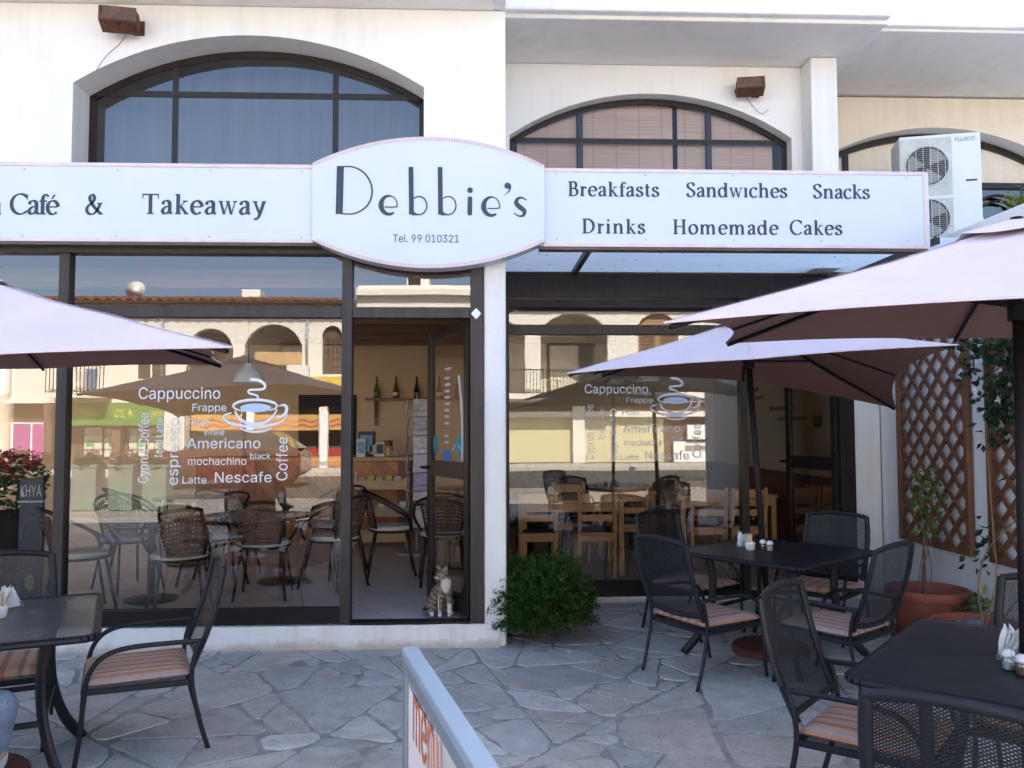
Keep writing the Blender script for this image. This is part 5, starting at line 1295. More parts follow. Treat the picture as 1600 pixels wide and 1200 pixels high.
# ---------------------------------------------------------------- inside the right shop
def make_pine_chair():
    t = thing('pine_chair', '', 'chair', (0, 0, 0), 0, 'pine ladder back chairs inside the right shop')
    for s in (-1, 1):
        MB().bar((s*.165,-.18,0), (s*.165,-.18,.42), .034, .034, (0,1,0)).bar((s*.165,-.18,.42), (s*.165,-.215,.80), .034, .030, (0,1,0)).build('rear_leg', M['pine'], t, bevel=.004)
        MB().bar((s*.165,.17,0), (s*.165,.17,.385), .034, .034, (0,1,0)).build('front_leg', M['pine'], t, bevel=.004)
    MB().box(-.15,.15,-.188,-.170,.335,.395).box(-.15,.15,.165,.18,.34,.39).box(-.175,-.158,-.16,.155,.34,.39).box(.158,.175,-.16,.155,.34,.39).build('rail', M['pineX'], t, bevel=.003)
    MB().box(-.185,.185,-.16,.195,.392,.412).build('seat', M['pineX'], t, bevel=.004)
    for z, y, h in ((.555, -.193, .06), (.735, -.207, .075)):
        MB().grid(lambda u, v: (-.15+.30*u, y-.012*(1-(2*u-1)**2), z-h/2+h*v+(.012*(1-(2*u-1)**2) if v > .5 and z > .7 else 0)), 8, 2).grid(lambda u, v: (-.15+.30*u, y+.015-.012*(1-(2*u-1)**2), z-h/2+h*v+(.012*(1-(2*u-1)**2) if v > .5 and z > .7 else 0)), 8, 2, flip=True).grid(lambda u, v: (-.15+.30*u, y+.015*v-.012*(1-(2*u-1)**2), z+h/2+(.012*(1-(2*u-1)**2) if z > .7 else 0)), 8, 1).build('slat', M['pineX'], t)
    m = MB().grid(lambda u, v: ((2*u-1)*.175, .015+(2*v-1)*.165, .414+.030*max(0, min(1-abs(2*u-1)**5, 1-abs(2*v-1)**5))**.5), 14, 14); m.build('seat_pad', pm('dark_navy_pad', (.018,.019,.028), .85, 0, .2, 30), t, smooth=True)
    MB().tube([(-.185,-.165,.418), (-.165,-.205,.43), (-.14,-.165,.418)], .007, 6).tube([(.185,-.165,.418), (.165,-.205,.43), (.14,-.165,.418)], .007, 6).build('tie', M['black'], t)
    return t
def pine_table(x0, x1, y0, y1, label):
    t = thing('pine_table', label, 'table', ((x0+x1)/2, (y0+y1)/2, ZR), 0, 'pine tables inside the right shop'); a, b = (x1-x0)/2, (y1-y0)/2
    MB().box(-a, a, -b, b, .685, .712).build('table_top', M['pineX'], t, bevel=.004)
    MB().box(-a+.05, a-.05, -b+.025, -b+.045, .60, .684).box(-a+.05, a-.05, b-.045, b-.025, .60, .684).box(-a+.025, -a+.045, -b+.05, b-.05, .60, .684).box(a-.045, a-.025, -b+.05, b-.05, .60, .684).build('apron', M['pineX'], t, bevel=.002)
    for sx in (-1, 1):
        for sy in (-1, 1): MB().box(sx*(a-.04)-.025, sx*(a-.04)+.025, sy*(b-.04)-.025, sy*(b-.04)+.025, 0, .684).build('leg', M['pine'], t, bevel=.003)
    return t
pine_table(.40, 1.40, 2.02, 2.75, 'pine table with a napkin holder behind the green bush, nearest the pillar')
pine_table(2.02, 3.02, 2.45, 3.15, 'pine table beside the open glass door of the right shop')
pine_table(1.28, 1.92, 3.05, 3.65, 'smaller pine table behind the words Latte and Nescafe, with dark chairs')
PC = [(1.115, 2.13, 90, 'pine chair with dark pad in front of the first pine table, right of the bush'),
 (.565, 2.13, 90, 'pine chair with dark pad behind the bush, nearest the pillar'),
 (2.28, 2.52, 90, 'pine chair with dark pad directly left of the parasol pole'),
 (2.68, 2.52, 90, 'pine chair with dark pad directly right of the parasol pole'),
 (2.42, 3.35, 270, 'pine chair on the far side of the table beside the glass door'),
 (.98, 2.95, 270, 'pine chair facing the street on the far side of the first pine table'),
 (1.55, 2.78, 90, 'pine chair in front of the smaller pine table')]
p0 = make_pine_chair()
for i, (x, y, a, lb) in enumerate(PC):
    if i == 0: p0.location = (x, y, ZR); p0.rotation_euler = (0, 0, R(a-90)); p0['label'] = lb
    else: dup(p0, (x, y, ZR), R(a-90), lb)
def make_brown():
    t = thing('brown_chair', '', 'chair', (0, 0, 0), 0, 'brown mesh backed chairs inside the right shop')
    bm = mesh_mat('brown_mesh', (.085,.048,.035), .016, .012, .45); st = pm('brown_tube', (.085,.045,.032), .45, .1)
    for s in (-1, 1):
        MB().tube([(s*.20,.20,0), (s*.20,.19,.40), (s*.21,.10,.52), (s*.21,-.17,.53)], .013, 8).build('front_leg_and_arm', st, t, smooth=True)
        MB().tube([(s*.20,-.22,0), (s*.20,-.18,.38), (s*.205,-.22,.60), (s*.20,-.27,.80)], .015, 8).build('rear_leg', st, t, smooth=True)
    MB().tube(bend([(-.20,-.27,.80), (-.12,-.285,.835), (0,-.29,.845), (.12,-.285,.835), (.20,-.27,.80)]), .016, 8).build('top_rail', st, t, smooth=True)
    MB().grid(lambda u, v: ((2*u-1)*.195, -.185-.09*v-.012*(1-(2*u-1)**2), .44+.37*v+.03*v*(1-(2*u-1)**2)), 8, 6, .4, .4).build('back_mesh', bm, t, smooth=True)
    MB().box(-.20,.20,-.18,.20,.385,.405).build('seat', bm, t); MB().box(-.19,.19,-.16,.19,.407,.445).build('seat_pad', pm('brown_pad', (.06,.035,.03), .9), t, bevel=.012)
    return t
BR = [(.48, 2.98, 300, 'brown mesh chair behind the first pine table, turned towards the pillar'), (.78, 3.2, 270, 'brown mesh chair facing the street behind the napkin holder on the pine table'),
      (1.62, 3.85, 270, 'brown mesh chair with arched back under the roller shutter reflection'), (2.02, 3.55, 200, 'brown mesh chair left of the white reflected door'), (1.28, 3.9, 300, 'brown mesh chair behind the smaller pine table')]
q0 = make_brown()
for i, (x, y, a, lb) in enumerate(BR):
    if i == 0: q0.location = (x, y, ZR); q0.rotation_euler = (0, 0, R(a-90)); q0['label'] = lb
    else: dup(q0, (x, y, ZR), R(a-90), lb)
napkins((.72, 2.35, ZR+.7125), .1, 'white napkins in a holder on the pine table behind the bush', 1.1)
for i, dx in enumerate((0, .06, .115)):
    shaker((2.16+dx, 2.72, ZR+.7125), ['first', 'second', 'third'][i]+' of three glass shakers on the pine table beside the pole', salt if i != 1 else pepper)
# writing on the side wall, seen at a slant: painted lines and a green emblem
WS = thing('wall_sign', 'painted wall writing with a green emblem on the right shop side wall', 'sign', (3.418, 3.0, 1.3)); m = MB(); rn = random.Random(9)
for (y0, z0, n) in ((1.4, .63, 4), (1.25, .53, 4), (.75, .385, 10), (.5, .265, 13)):
    y = y0
    for k in range(n):
        wd = rn.uniform(.035, .07); m.box(-.002, 0, y-wd, y, z0, z0+rn.choice((.04, .055))); y -= wd+.016
m.build('lettering', pm('faded_paint', (.30,.23,.17), .8), WS)
m = MB(); m.add([(-.004, -.72+a*.22, .205+b*.115) for a, b in ((0,0),(.5,-.16),(1,0),(1,1),(.5,.9),(0,1))], [tuple(range(6))]); m.build('emblem', pm('green_emblem', (.05,.16,.06), .7), WS)
# ---------------------------------------------------------------- plants
def leaf(mb, p, d, ln, wd, rnd, curl=.25):
    d = d.normalized(); s = d.cross(Vector((rnd.gauss(0, 1), rnd.gauss(0, 1), rnd.gauss(0, 1)))).normalized(); n = s.cross(d)
    a = p; b = p+d*ln*.5+s*wd*.5+n*curl*wd; c = p+d*ln; e = p+d*ln*.5-s*wd*.5+n*curl*wd; m_ = p+d*ln*.5
    mb.add([a, b, c, e, m_], [(0, 1, 4), (1, 2, 4), (2, 3, 4), (3, 0, 4)])
# feathery green bush at the foot of the pillar
M['bush'] = leafy('feathery_green', (.010,.032,.006), (.022,.064,.009), (.068,.130,.020))
def bush():
    t = thing('bush', 'rounded feathery green bush growing at the foot of the white pillar', 'bush', (.435, .17, 0))
    rnd = random.Random(8); m = MB(); st = MB()
    for i in range(640):
        th = rnd.uniform(0, 6.283); ph = math.acos(rnd.uniform(-.12, 1)); d = Vector((math.cos(th)*math.sin(ph), math.sin(th)*math.sin(ph), math.cos(ph)))
        lump = 1+.10*noise.noise(d*2.3+Vector((3, 1, 7)))+.05*noise.noise(d*6)
        rr = rnd.uniform(.88, 1.03)*lump
        tip = Vector((d.x*.435*rr, d.y*.39*rr, .17+d.z*(.43 if d.z > 0 else .30)*rr)); tip.z = max(tip.z, .015)
        base = Vector((rnd.gauss(0, .06), rnd.gauss(0, .06), .04)); mid = base.lerp(tip, .55)+Vector((0, 0, .05))
        pts = cat_rom([base, mid, tip], 5)
        if i % 3 == 0: st.tube(pts, .0022, 4, caps=False)
        for k in range(34):
            q = rnd.uniform(.5, 1.0); f = q*(len(pts)-1); a = int(min(f, len(pts)-2)); p = pts[a].lerp(pts[a+1], f-a)
            dd = (pts[a+1]-pts[a]).normalized()*rnd.uniform(.3, 1.2)+Vector((rnd.gauss(0, .7), rnd.gauss(0, .7), rnd.gauss(.15, .6)))
            ln = rnd.uniform(.02, .045); s = dd.normalized(); w_ = s.cross(Vector((rnd.gauss(0,1), rnd.gauss(0,1), rnd.gauss(0,1)))).normalized()*rnd.uniform(.003, .0055)
            p = p+Vector((rnd.gauss(0,.010), rnd.gauss(0,.010), rnd.gauss(0,.010)))
            if p.z < .006: p.z = .006
            m.add([p-w_, p+w_, p+s*ln+w_*.4, p+s*ln-w_*.4], [(0, 1, 2, 3)])
    # two lighter plumes rising above the crown
    for cx, cy, cz in ((-.20, .02, .56), (.20, .0, .55), (.30, .02, .52)):
        for i in range(16):
            tip = Vector((cx+rnd.gauss(0, .06), cy+rnd.gauss(0, .05), cz+rnd.gauss(.02, .035))); base = Vector((cx*.5, cy, .33)); pts = cat_rom([base, base.lerp(tip, .6)+Vector((0,0,.02)), tip], 5)
            st.tube(pts, .0018, 4, caps=False)
            for k in range(22):
                q = rnd.uniform(.4, 1); f = q*(len(pts)-1); a = int(min(f, len(pts)-2)); p = pts[a].lerp(pts[a+1], f-a)
                s = Vector((rnd.gauss(0, .8), rnd.gauss(0, .8), rnd.gauss(.5, .5))).normalized(); w_ = s.cross(Vector((rnd.gauss(0,1), rnd.gauss(0,1), rnd.gauss(0,1)))).normalized()*.003
                m.add([p-w_, p+w_, p+s*.028+w_*.4, p+s*.028-w_*.4], [(0, 1, 2, 3)])
    m.build('foliage', M['bush'], t); st.build('stem', pm('bush_stem', (.07,.085,.03), .7), t)
    fl = MB()
    for k in range(9):
        p = Vector((-.33+rnd.gauss(0, .015), -.30+rnd.gauss(0, .01), .26+rnd.gauss(0, .02))); r = .005
        fl.add([p+Vector(v)*r for v in ((-1,0,-1),(1,0,-1),(1,-.3,1),(-1,-.3,1))], [(0, 1, 2, 3)])
    fl.build('blossom', M['paper'], t)
bush()
lm = MB(); rnd = random.Random(17)
for i in range(150):
    if i < 90: x, y = .44+rnd.gauss(0, .42), .02+rnd.gauss(0, .30)
    elif i < 120: x, y = rnd.uniform(2.3, 3.5), rnd.uniform(-1.2, .6)
    else: x, y = rnd.uniform(-2.5, 3.2), rnd.uniform(-2.6, 1.2)
    if (x < .22 and y > -.08) or y > 1.28: continue
    a = rnd.uniform(0, 6.3); l = rnd.uniform(.006, .020); w_ = l*rnd.uniform(.25, .5); c, s = math.cos(a), math.sin(a); z = .0055
    lm.add([(x-c*l, y-s*l, z), (x+s*w_, y-c*w_, z+.003), (x+c*l, y+s*l, z+.001), (x-s*w_, y+c*w_, z+.004)], [(0, 1, 2, 3)])
tag(lm.build('leaf_litter', leafy('dry_leaf', (.09,.06,.03), (.17,.12,.06), (.24,.20,.10))), 'dry leaf crumbs scattered over the paving round the bush', kind='stuff')
# terracotta pots
def pot(loc, rt, h, label, stones):
    t = thing('terracotta_pot', label, 'plant pot', loc, 0)
    rb = rt*.70
    MB().lathe([(rb,0),(rb*1.02,.012),(rt*.90,h*.74),(rt*.91,h*.78),(rt*.99,h*.80),(rt*1.02,h*.84),(rt*1.02,h*.97),(rt*1.0,h),(rt*.93,h),(rt*.88,h*.86),(rt*.84,h*.70),(rt*.6,h*.69)], 44).build('pot', M['terra'], t, smooth='auto')
    MB().lathe([(rb*1.25,0),(rb*1.35,.03),(rb*1.28,.03),(rb*1.0,.008)], 40).build('saucer', M['terra'], t, smooth='auto')
    MB().lathe([(.0,h*.72),(rt*.86,h*.715)], 24).build('soil', M['soil'], t)
    if stones:
        rnd = random.Random(3); m = MB()
        for k in range(46):
            a, r = rnd.uniform(0, 6.28), rt*.78*math.sqrt(rnd.uniform(0, 1)); s = rnd.uniform(.018, .042)
            ell(m, (r*math.cos(a), r*math.sin(a), h*.73+s*.4), (s, s*rnd.uniform(.6, .95), s*.55), 7, Matrix.Rotation(rnd.uniform(0, 3), 3, 'Z'))
        o = m.build('pebbles', pm('grey_pebble', (.24,.25,.25), .7, 0, .35, 9), t, smooth=True); o['kind'] = 'stuff'
    return t
P1 = pot((3.245, .12, 0), .275, .335, 'large terracotta pot with a leafy shrub below the first trellis', False)
P2 = pot((3.225, -.50, 0), .285, .235, 'wide low terracotta pot filled with grey pebbles and a bare vine', True)
# shrub in the first pot
t = thing('potted_shrub', 'thin stemmed shrub with bright leaves growing from the large terracotta pot', 'shrub', (3.235, .14, .24))
rnd = random.Random(12); st = MB(); lf = MB()
for i in range(7):
    tip = Vector((rnd.uniform(-.16, .20), rnd.uniform(-.12, .12), rnd.uniform(.55, .98))); b0_ = Vector((rnd.gauss(0, .02), rnd.gauss(0, .02), 0))
    pts = cat_rom([b0_, b0_+Vector((.01, 0, .25)), b0_.lerp(tip, .65)+Vector((.01, 0, .08)), tip], 6); st.tube(pts, [.006-.0045*k/(len(pts)-1) for k in range(len(pts))], 5)
    for k in range(30):
        f = rnd.uniform(.50, 1)*(len(pts)-1); a = int(min(f, len(pts)-2)); p = pts[a].lerp(pts[a+1], f-a)+Vector((rnd.gauss(0,.022), rnd.gauss(0,.022), rnd.gauss(0,.02)))
        leaf(lf, p, Vector((rnd.gauss(0, 1), rnd.gauss(0, 1), rnd.gauss(-.1, .6))), rnd.uniform(.035, .065), rnd.uniform(.018, .03), rnd)
st.build('stem', pm('pinkish_stem', (.20,.12,.09), .8), t, smooth=True); lf.build('foliage', leafy('bright_shrub_leaf', (.016,.045,.006), (.045,.11,.010), (.12,.20,.02)), t)
# climber from the second pot over the second trellis
t = thing('climbing_plant', 'dark leaved climbing plant with white flowers hanging on the second trellis', 'climber', (3.28, -.50, .17))
rnd = random.Random(31); st = MB(); lf = MB(); fl = MB()
o0 = Vector((3.28, -.50, .17)); L_ = lambda x, y, z: Vector((x, y, z))-o0
v1 = cat_rom([(0,0,0), (.0,.06,.25), (.08,.10,.48), (.12,-.06,.66), (.14,-.22,.80), (.15,-.36,.95), (.16,-.42,1.3), (.15,-.40,1.75)], 7)
v2 = cat_rom([(0,0,0), (.03,-.02,.16), (.10,.02,.36), (.14,.10,.62), (.16,.16,1.0), (.16,.18,1.5), (.15,.17,1.95)], 7)
v3 = cat_rom([(.02,-.05,0), (.05,-.20,.20), (.12,-.35,.42), (.14,-.50,.8), (.15,-.6,1.4)], 7)
for v in (v1, v2, v3):
    st.tube(v, [.0065-.004*k/(len(v)-1) for k in range(len(v))], 6)
def scatter(c, r, n, seed, lmin=.045, lmax=.085):
    for i in range(n):
        p = Vector(c)+Vector((rnd.gauss(0, r[0]), rnd.gauss(0, r[1]), rnd.gauss(0, r[2])))
        p.x = min(p.x, .205)
        leaf(lf, p, Vector((rnd.gauss(-.35, .5), rnd.gauss(0, .7), rnd.gauss(-.6, .5))), rnd.uniform(lmin, lmax), rnd.uniform(.028, .048), rnd)
for c, r, n in ((L_(3.44,-.55,2.05), (.045,.15,.10), 130), (L_(3.44,-.55,1.72), (.04,.12,.10), 90), (L_(3.45,-.42,1.58), (.04,.10,.12), 70), (L_(3.45,-.18,2.02), (.04,.06,.13), 55), (L_(3.44,-.80,1.95), (.05,.2,.2), 120), (L_(3.42,-.30,.72), (.05,.05,.09), 16), (L_(3.42,-.30,.56), (.04,.04,.06), 10)):
    scatter(c, r, n, 0)
for c in ((3.42,-.27,1.745), (3.45,-.06,1.88), (3.42,-.66,2.1), (3.43,-.5,1.66)):
    p = L_(*c)
    for k in range(5):
        a = R(72*k+10); fl.add([p, p+Vector((-.012, math.cos(a-.5)*.025, math.sin(a-.5)*.025)), p+Vector((-.016, math.cos(a)*.036, math.sin(a)*.036)), p+Vector((-.012, math.cos(a+.5)*.025, math.sin(a+.5)*.025))], [(0, 1, 2, 3)])
st.build('stem', pm('woody_vine', (.28,.18,.10), .85, 0, .25, 40), t, smooth=True); lf.build('foliage', leafy('dark_ivy_leaf', (.008,.022,.010), (.016,.042,.016), (.035,.075,.022)), t); fl.build('blossom', M['paper'], t)
# small variegated plant behind the second pot, tufts on the wall top
t = thing('ivy_plant', 'low variegated ivy between the two terracotta pots', 'ivy', (3.40, -.19, 0)); lf = MB(); rnd = random.Random(5)
for i in range(34): leaf(lf, Vector((rnd.gauss(0, .07), rnd.gauss(0, .06), rnd.uniform(.20, .36))), Vector((rnd.gauss(-.3, .7), rnd.gauss(-.3, .7), rnd.gauss(.2, .5))), rnd.uniform(.06, .11), rnd.uniform(.03, .05), rnd)
st = MB()
for i in range(6): st.tube([(rnd.gauss(0, .03), rnd.gauss(0, .03), 0), (rnd.gauss(0, .05), rnd.gauss(0, .05), .15), (rnd.gauss(0, .06), rnd.gauss(0, .06), .30)], .004, 5)
st.build('stem', M['leaf'], t); lf.build('foliage', leafy('variegated_leaf', (.03,.07,.02), (.07,.14,.03), (.30,.33,.10)), t)
t = thing('wall_top_plant', 'small yellow green plant on top of the side wall below the air conditioner', 'plant', (3.62, -.60, 2.945)); lf = MB(); st = MB()
for i in range(150): leaf(lf, Vector((rnd.gauss(0, .05), rnd.gauss(0, .16), abs(rnd.gauss(.05, .05)))), Vector((rnd.gauss(-.2, .6), rnd.gauss(0, .7), rnd.gauss(.4, .5))), rnd.uniform(.03, .06), rnd.uniform(.015, .03), rnd)
for i in range(8): st.tube([(0, rnd.gauss(0, .12), 0), (rnd.gauss(0, .03), rnd.gauss(0, .15), .12)], .003, 5)
st.build('stem', M['leaf'], t); lf.build('foliage', leafy('yellow_green_leaf', (.05,.09,.012), (.11,.16,.02), (.26,.28,.04)), t)  # yellow-green leaf colours

# ---------------------------------------------------------------- cat on the threshold
def cat_():
    t = thing('cat', 'tabby and white cat sitting on the door threshold looking left', 'cat', (-.235, .155, .1765), 0)
    m = MB()
    # sits facing the viewer (-y), haunches behind to the left
    limb(m, [(-.045,.085,.085), (-.025,.05,.135), (.0,.0,.185), (.008,-.02,.225), (.0,-.03,.265)], [.078, .076, .062, .050, .040], 14)   # trunk to neck
    ell(m, (-.085,.06,.062), (.050,.075,.062), 14); ell(m, (.025,.095,.06), (.045,.075,.06), 14)     # thighs
    limb(m, [(-.095,.02,.02), (-.085,-.045,.014)], [.020, .016]); limb(m, [(.045,.05,.02), (.05,-.01,.014)], [.019, .015])              # hind feet
    limb(m, [(-.022,-.022,.17), (-.028,-.042,.09), (-.028,-.055,.018)], [.030, .019, .015]); ell(m, (-.028,-.070,.012), (.016,.022,.012), 10)
    limb(m, [(.030,-.018,.17), (.036,-.038,.09), (.038,-.050,.018)], [.030, .019, .015]); ell(m, (.038,-.065,.012), (.016,.022,.012), 10)
    # head turned to the left
    ell(m, (-.012,-.045,.290), (.046,.043,.040), 16); ell(m, (-.046,-.062,.276), (.022,.020,.016), 12); ell(m, (-.030,-.070,.277), (.020,.018,.016), 12)
    for c, s in (((.012,-.042,.326), .4), ((-.040,-.022,.326), -.5)):
        mm = MB(); mm.lathe([(.020,0),(.016,.014),(.002,.040)], 8, sy=.5); mm.xf(Matrix.Translation(c) @ Matrix.Rotation(s*.45, 4, 'Y')); m.add(mm.v, mm.f)
    limb(m, [(.01,.16,.03), (-.07,.19,.02), (-.14,.14,.018), (-.155,.07,.016)], [.018, .017, .015, .012])   # tail round the haunch
    def coat(p, n):
        tab = .5+.5*math.sin((p.z*170+p.x*60+3*noise.noise(p*22))+2.0*noise.noise(p*40))
        base = Vector((.27,.205,.155)).lerp(Vector((.085,.068,.055)), max(0, (tab-.35)/.65))
        base *= 1+.25*noise.noise(p*90)
        chest = p.y < -.025 and abs(p.x-.012-.0*p.z) < .034*(min(1, max(0, (p.z-.155)/.05))) and .16 < p.z < .262
        paw = p.z < .030 and p.y < .0; sock = abs(p.x-.040) < .020 and p.x > .022 and p.z < .09 and p.y < -.02
        muz = (p.x < -.036 and p.z < .279 and p.y < -.05) or (p.z > .255 and p.z < .268 and p.y < -.06)
        if chest or paw or sock or muz: return (.62,.58,.53)
        return tuple(base)
    remeshed(m, 'body', attr_mat('cat_fur', .9, .15, 60, .35, 260, .15, dist=.002), t, .0052, 3, coat)
    e = MB()
    for c in ((-.052,-.078,.297), (-.026,-.087,.298)): ell(e, c, (.0055,.0045,.0055), 8)
    e.build('eye', pm('cat_eye', (.22,.24,.05), .1), t, smooth=True)
    e = MB(); ell(e, (-.052,-.083,.280), (.005,.004,.0035), 8); e.build('nose', pm('pink_nose', (.35,.15,.13), .5), t, smooth=True)
    e = MB(); rn = random.Random(3)
    for s in (0, 1):
        for k in range(4): e.tube([(-.046+.018*s,-.080,.276), (-.070+.06*s, -.10-.004*k, .268+.008*k)], .0004, 3)
    e.build('whisker', M['paper'], t)
cat_()

# ---------------------------------------------------------------- person sitting beyond the left edge
def person():
    t = thing('person', 'person in rolled up pale jeans sitting at the mesh topped table at the left edge', 'person', (-2.20, -2.87, 0), R(48))
    skin = attr_mat('skin', .55, .05, 12, .1, 150)
    m = MB()
    limb(m, [(0,0,.44), (-.03,0,.60), (-.05,0,.78), (-.045,0,.90), (-.03,0,1.0), (-.02,0,1.06)], [.13, .125, .13, .12, .06, .05], 16)
    for s in (-1, 1):
        kx = .50 if s < 0 else .47; ky = s*(.10 if s < 0 else .12); ft = .49 if s < 0 else .36; fy = ky+(.12 if s < 0 else 0)
        limb(m, [(0,s*.09,.43), (.25,s*.10,.455), (kx,ky,.455)], [.085, .072, .057])
        limb(m, [(kx,ky,.455), (kx+(ft-kx)*.4,ky+(fy-ky)*.4,.29), (ft,fy,.085)], [.055, .054, .035])
        limb(m, [(ft-.03,fy,.04), (ft+.06,fy,.035), (ft+.15,fy,.025)], [.032, .032, .022])
        limb(m, [(-.05,s*.17,.92), (.0,s*.21,.75), (.10,s*.20,.66)], [.05, .042, .036])
        limb(m, [(.10,s*.20,.66), (.20,s*.17,.69), (.27,s*.13,.708)], [.036, .030, .024])
        ell(m, (.315,s*.115,.712), (.045,.038,.014), 10, Matrix.Rotation(-s*.3, 3, 'Z'))
        for f in range(4): limb(m, [(.345,s*(.085+.018*f),.712), (.385-.006*abs(f-1.5),s*(.075+.018*f),.712), (.412-.008*abs(f-1.5),s*(.072+.018*f),.700)], [.0095, .0085, .0075], 8)
        limb(m, [(.295,s*.085,.714), (.325,s*.055,.715), (.352,s*.05,.712)], [.011, .010, .008], 8)
    ell(m, (.0,0,1.155), (.085,.068,.105), 16); ell(m, (.035,0,1.115), (.055,.05,.055), 12)
    ell(m, (.088,0,1.145), (.016,.012,.02), 8)
    for s in (-1, 1): ell(m, (-.005,s*.07,1.145), (.018,.010,.028), 8)
    remeshed(m, 'body', skin, t, .0075, 3, lambda p, n: (.52,.31,.22))
    j = MB()
    for s in (-1, 1):
        kx = .50 if s < 0 else .47; ky = s*(.10 if s < 0 else .12); ft = .49 if s < 0 else .36; fy = ky+(.12 if s < 0 else 0)
        limb(j, [(-.01,s*.085,.435), (.25,s*.10,.455), (kx,ky,.455)], [.100, .084, .068])
        e = (kx+(ft-kx)*.58, ky+(fy-ky)*.55, .455-.37*.52)
        limb(j, [(kx,ky,.455), (kx+(ft-kx)*.35,ky+(fy-ky)*.34,.33)], [.066, .062]); j.tube([(kx+(ft-kx)*.35,ky+(fy-ky)*.34,.33), e], [.062,.056], 14)
    ell(j, (-.02,0,.46), (.15,.17,.10), 14)
    remeshed(j, 'jeans', attr_mat('pale_denim', .9, .22, 25, .5, 220), t, .009, 3, lambda p, n: (.22,.27,.36))
    hm = MB()
    for s in (-1, 1):
        kx = .50 if s < 0 else .47; ky = s*(.10 if s < 0 else .12); ft = .49 if s < 0 else .36; fy = ky+(.12 if s < 0 else 0)
        f = lambda z: (kx+(ft-kx)*(.455-z)/.37, ky+(fy-ky)*(.455-z)/.37, z)
        hm.tube([f(.275), f(.255), f(.235)], [.061, .063, .060], 16)
    hm.build('turn_up', pm('pale_turn_up', (.50,.50,.50), .9), t, smooth='auto')
    sh = MB(); limb(sh, [(-.02,0,.50), (-.04,0,.65), (-.055,0,.80), (-.05,0,.93)], [.145, .143, .148, .115], 16); ell(sh, (-.05,0,.90), (.11,.205,.07), 14)
    for s in (-1, 1): limb(sh, [(-.05,s*.17,.92), (-.01,s*.205,.80)], [.068, .058])
    remeshed(sh, 'shirt', pm('dark_red_shirt', (.16,.035,.035), .9, 0, .15, 20), t, .010, 3)
    h = MB(); ell(h, (-.022,0,1.185), (.088,.078,.092), 14); ell(h, (-.055,0,1.13), (.05,.07,.085), 12); remeshed(h, 'hair', pm('brown_hair', (.06,.035,.022), .6, 0, .3, 60), t, .008, 3)
    e = MB()
    for s in (-1, 1): ell(e, (.078,s*.028,1.165), (.009,.009,.007), 8)
    e.build('eye', pm('dark_eye', (.03,.02,.015), .2), t, smooth=True)
    e = MB(); e.tube(bend([(.083,-.022,1.100), (.090,0,1.098), (.083,.022,1.100)]), .005, 6); e.build('mouth', pm('lips', (.35,.13,.11), .5), t, smooth=True)
    s_ = MB()
    for s in (-1, 1):
        ky = s*(.10 if s < 0 else .12); ft = .49 if s < 0 else .36; fy = ky+(.12 if s < 0 else 0)
        limb(s_, [(ft-.04,fy,.036), (ft+.06,fy,.036), (ft+.155,fy,.030)], [.040, .040, .029])
    remeshed(s_, 'shoe', pm('dark_red_shoe', (.10,.022,.02), .6), t, .008, 2)
dup(c0, (-2.22, -2.90, 0), R(48-90), 'charcoal mesh armchair with a seated person, beyond the left edge')
person()
# ---------------------------------------------------------------- across the street (seen mirrored in the shop glass)
YA = 24.0
def ol(px, py, off=0): p = at(px, py, YA+off); return p.x, p.z
def orr(px, py, off=0): p = at(px, py, YA+2*1.385+off); return p.x, p.z
M['sunw'] = stucco('warm_white_render', (0.76, 0.73, 0.66), 0.10, 0.3)
M['brownw'] = pm('brown_painted_wall', (.17,.10,.07), .8, 0, .2, 2)
tile = pm('roof_tile', (.20,.085,.05), .8, 0, .3, 6, .5, 20)
woodfr = pm('brown_window_frame', (.09,.055,.035), .6)
HA = thing('opposite_house', 'two storey cream house with arched loggias mirrored in the left shop window', 'house', (0, 0, 0))
HB = thing('opposite_house', 'taller cream house with a wide arched balcony and roller shutters mirrored in the right window', 'house', (0, 0, 0))
def sep(x): return x
def seg_wall(H, x0, x1, z0, z1, arches, y=-YA, t=.35, back=2.2, mat='sunw'):
    """upper wall split into pieces with one arch each (arches: a0, a1, sill, spring, top)"""
    xs = [x0]
    for i in range(len(arches)-1): xs.append((arches[i][1]+arches[i+1][0])/2)
    xs.append(x1)
    m = MB()
    if not arches: m.box(x0, x1, y-t, y, z0, z1)
    for i, (a0, a1, sl_, zs, zt) in enumerate(arches): arch_wall(m, xs[i], xs[i+1], z0, z1, y, y-t, a0, a1, sl_, zs, zt, 16, 0)
    m.build('wall', [M[mat]], H)
def rail(H, x0, x1, zb, zt, y, name='railing'):
    m = MB().box(x0, x1, y-.02, y+.02, zt-.04, zt).box(x0, x1, y-.02, y+.02, zb+.06, zb+.09); n = int((x1-x0)/.13)
    for k in range(n+1): x = x0+(x1-x0)*k/n; m.box(x-.012, x+.012, y-.012, y+.012, zb, zt-.04)
    m.build(name, M['black'], H)
def shop_opening(H, x0, x1, z0, z1, mat, y=-YA-.5): return MB().box(x0, x1, y-.06, y, z0, z1).build('shopfront', mat, H)
zA = ol(300, 476)[1]; z1A = ol(300, 618)[1]
xL, xM = ol(-190, 500)[0], ol(556, 500)[0]
a1 = (ol(302, 0)[0], ol(372, 0)[0], z1A+.12, ol(0, 543)[1], ol(0, 512)[1]); a2 = (ol(390, 0)[0], ol(478, 0)[0], z1A+.12, ol(0, 540)[1], ol(0, 505)[1])
w1 = (ol(508, 0)[0], ol(538, 0)[0], ol(0, 585)[1], ol(0, 525)[1], ol(0, 508)[1])
seg_wall(HA, xL, xM, z1A, zA, [a1, a2, w1])
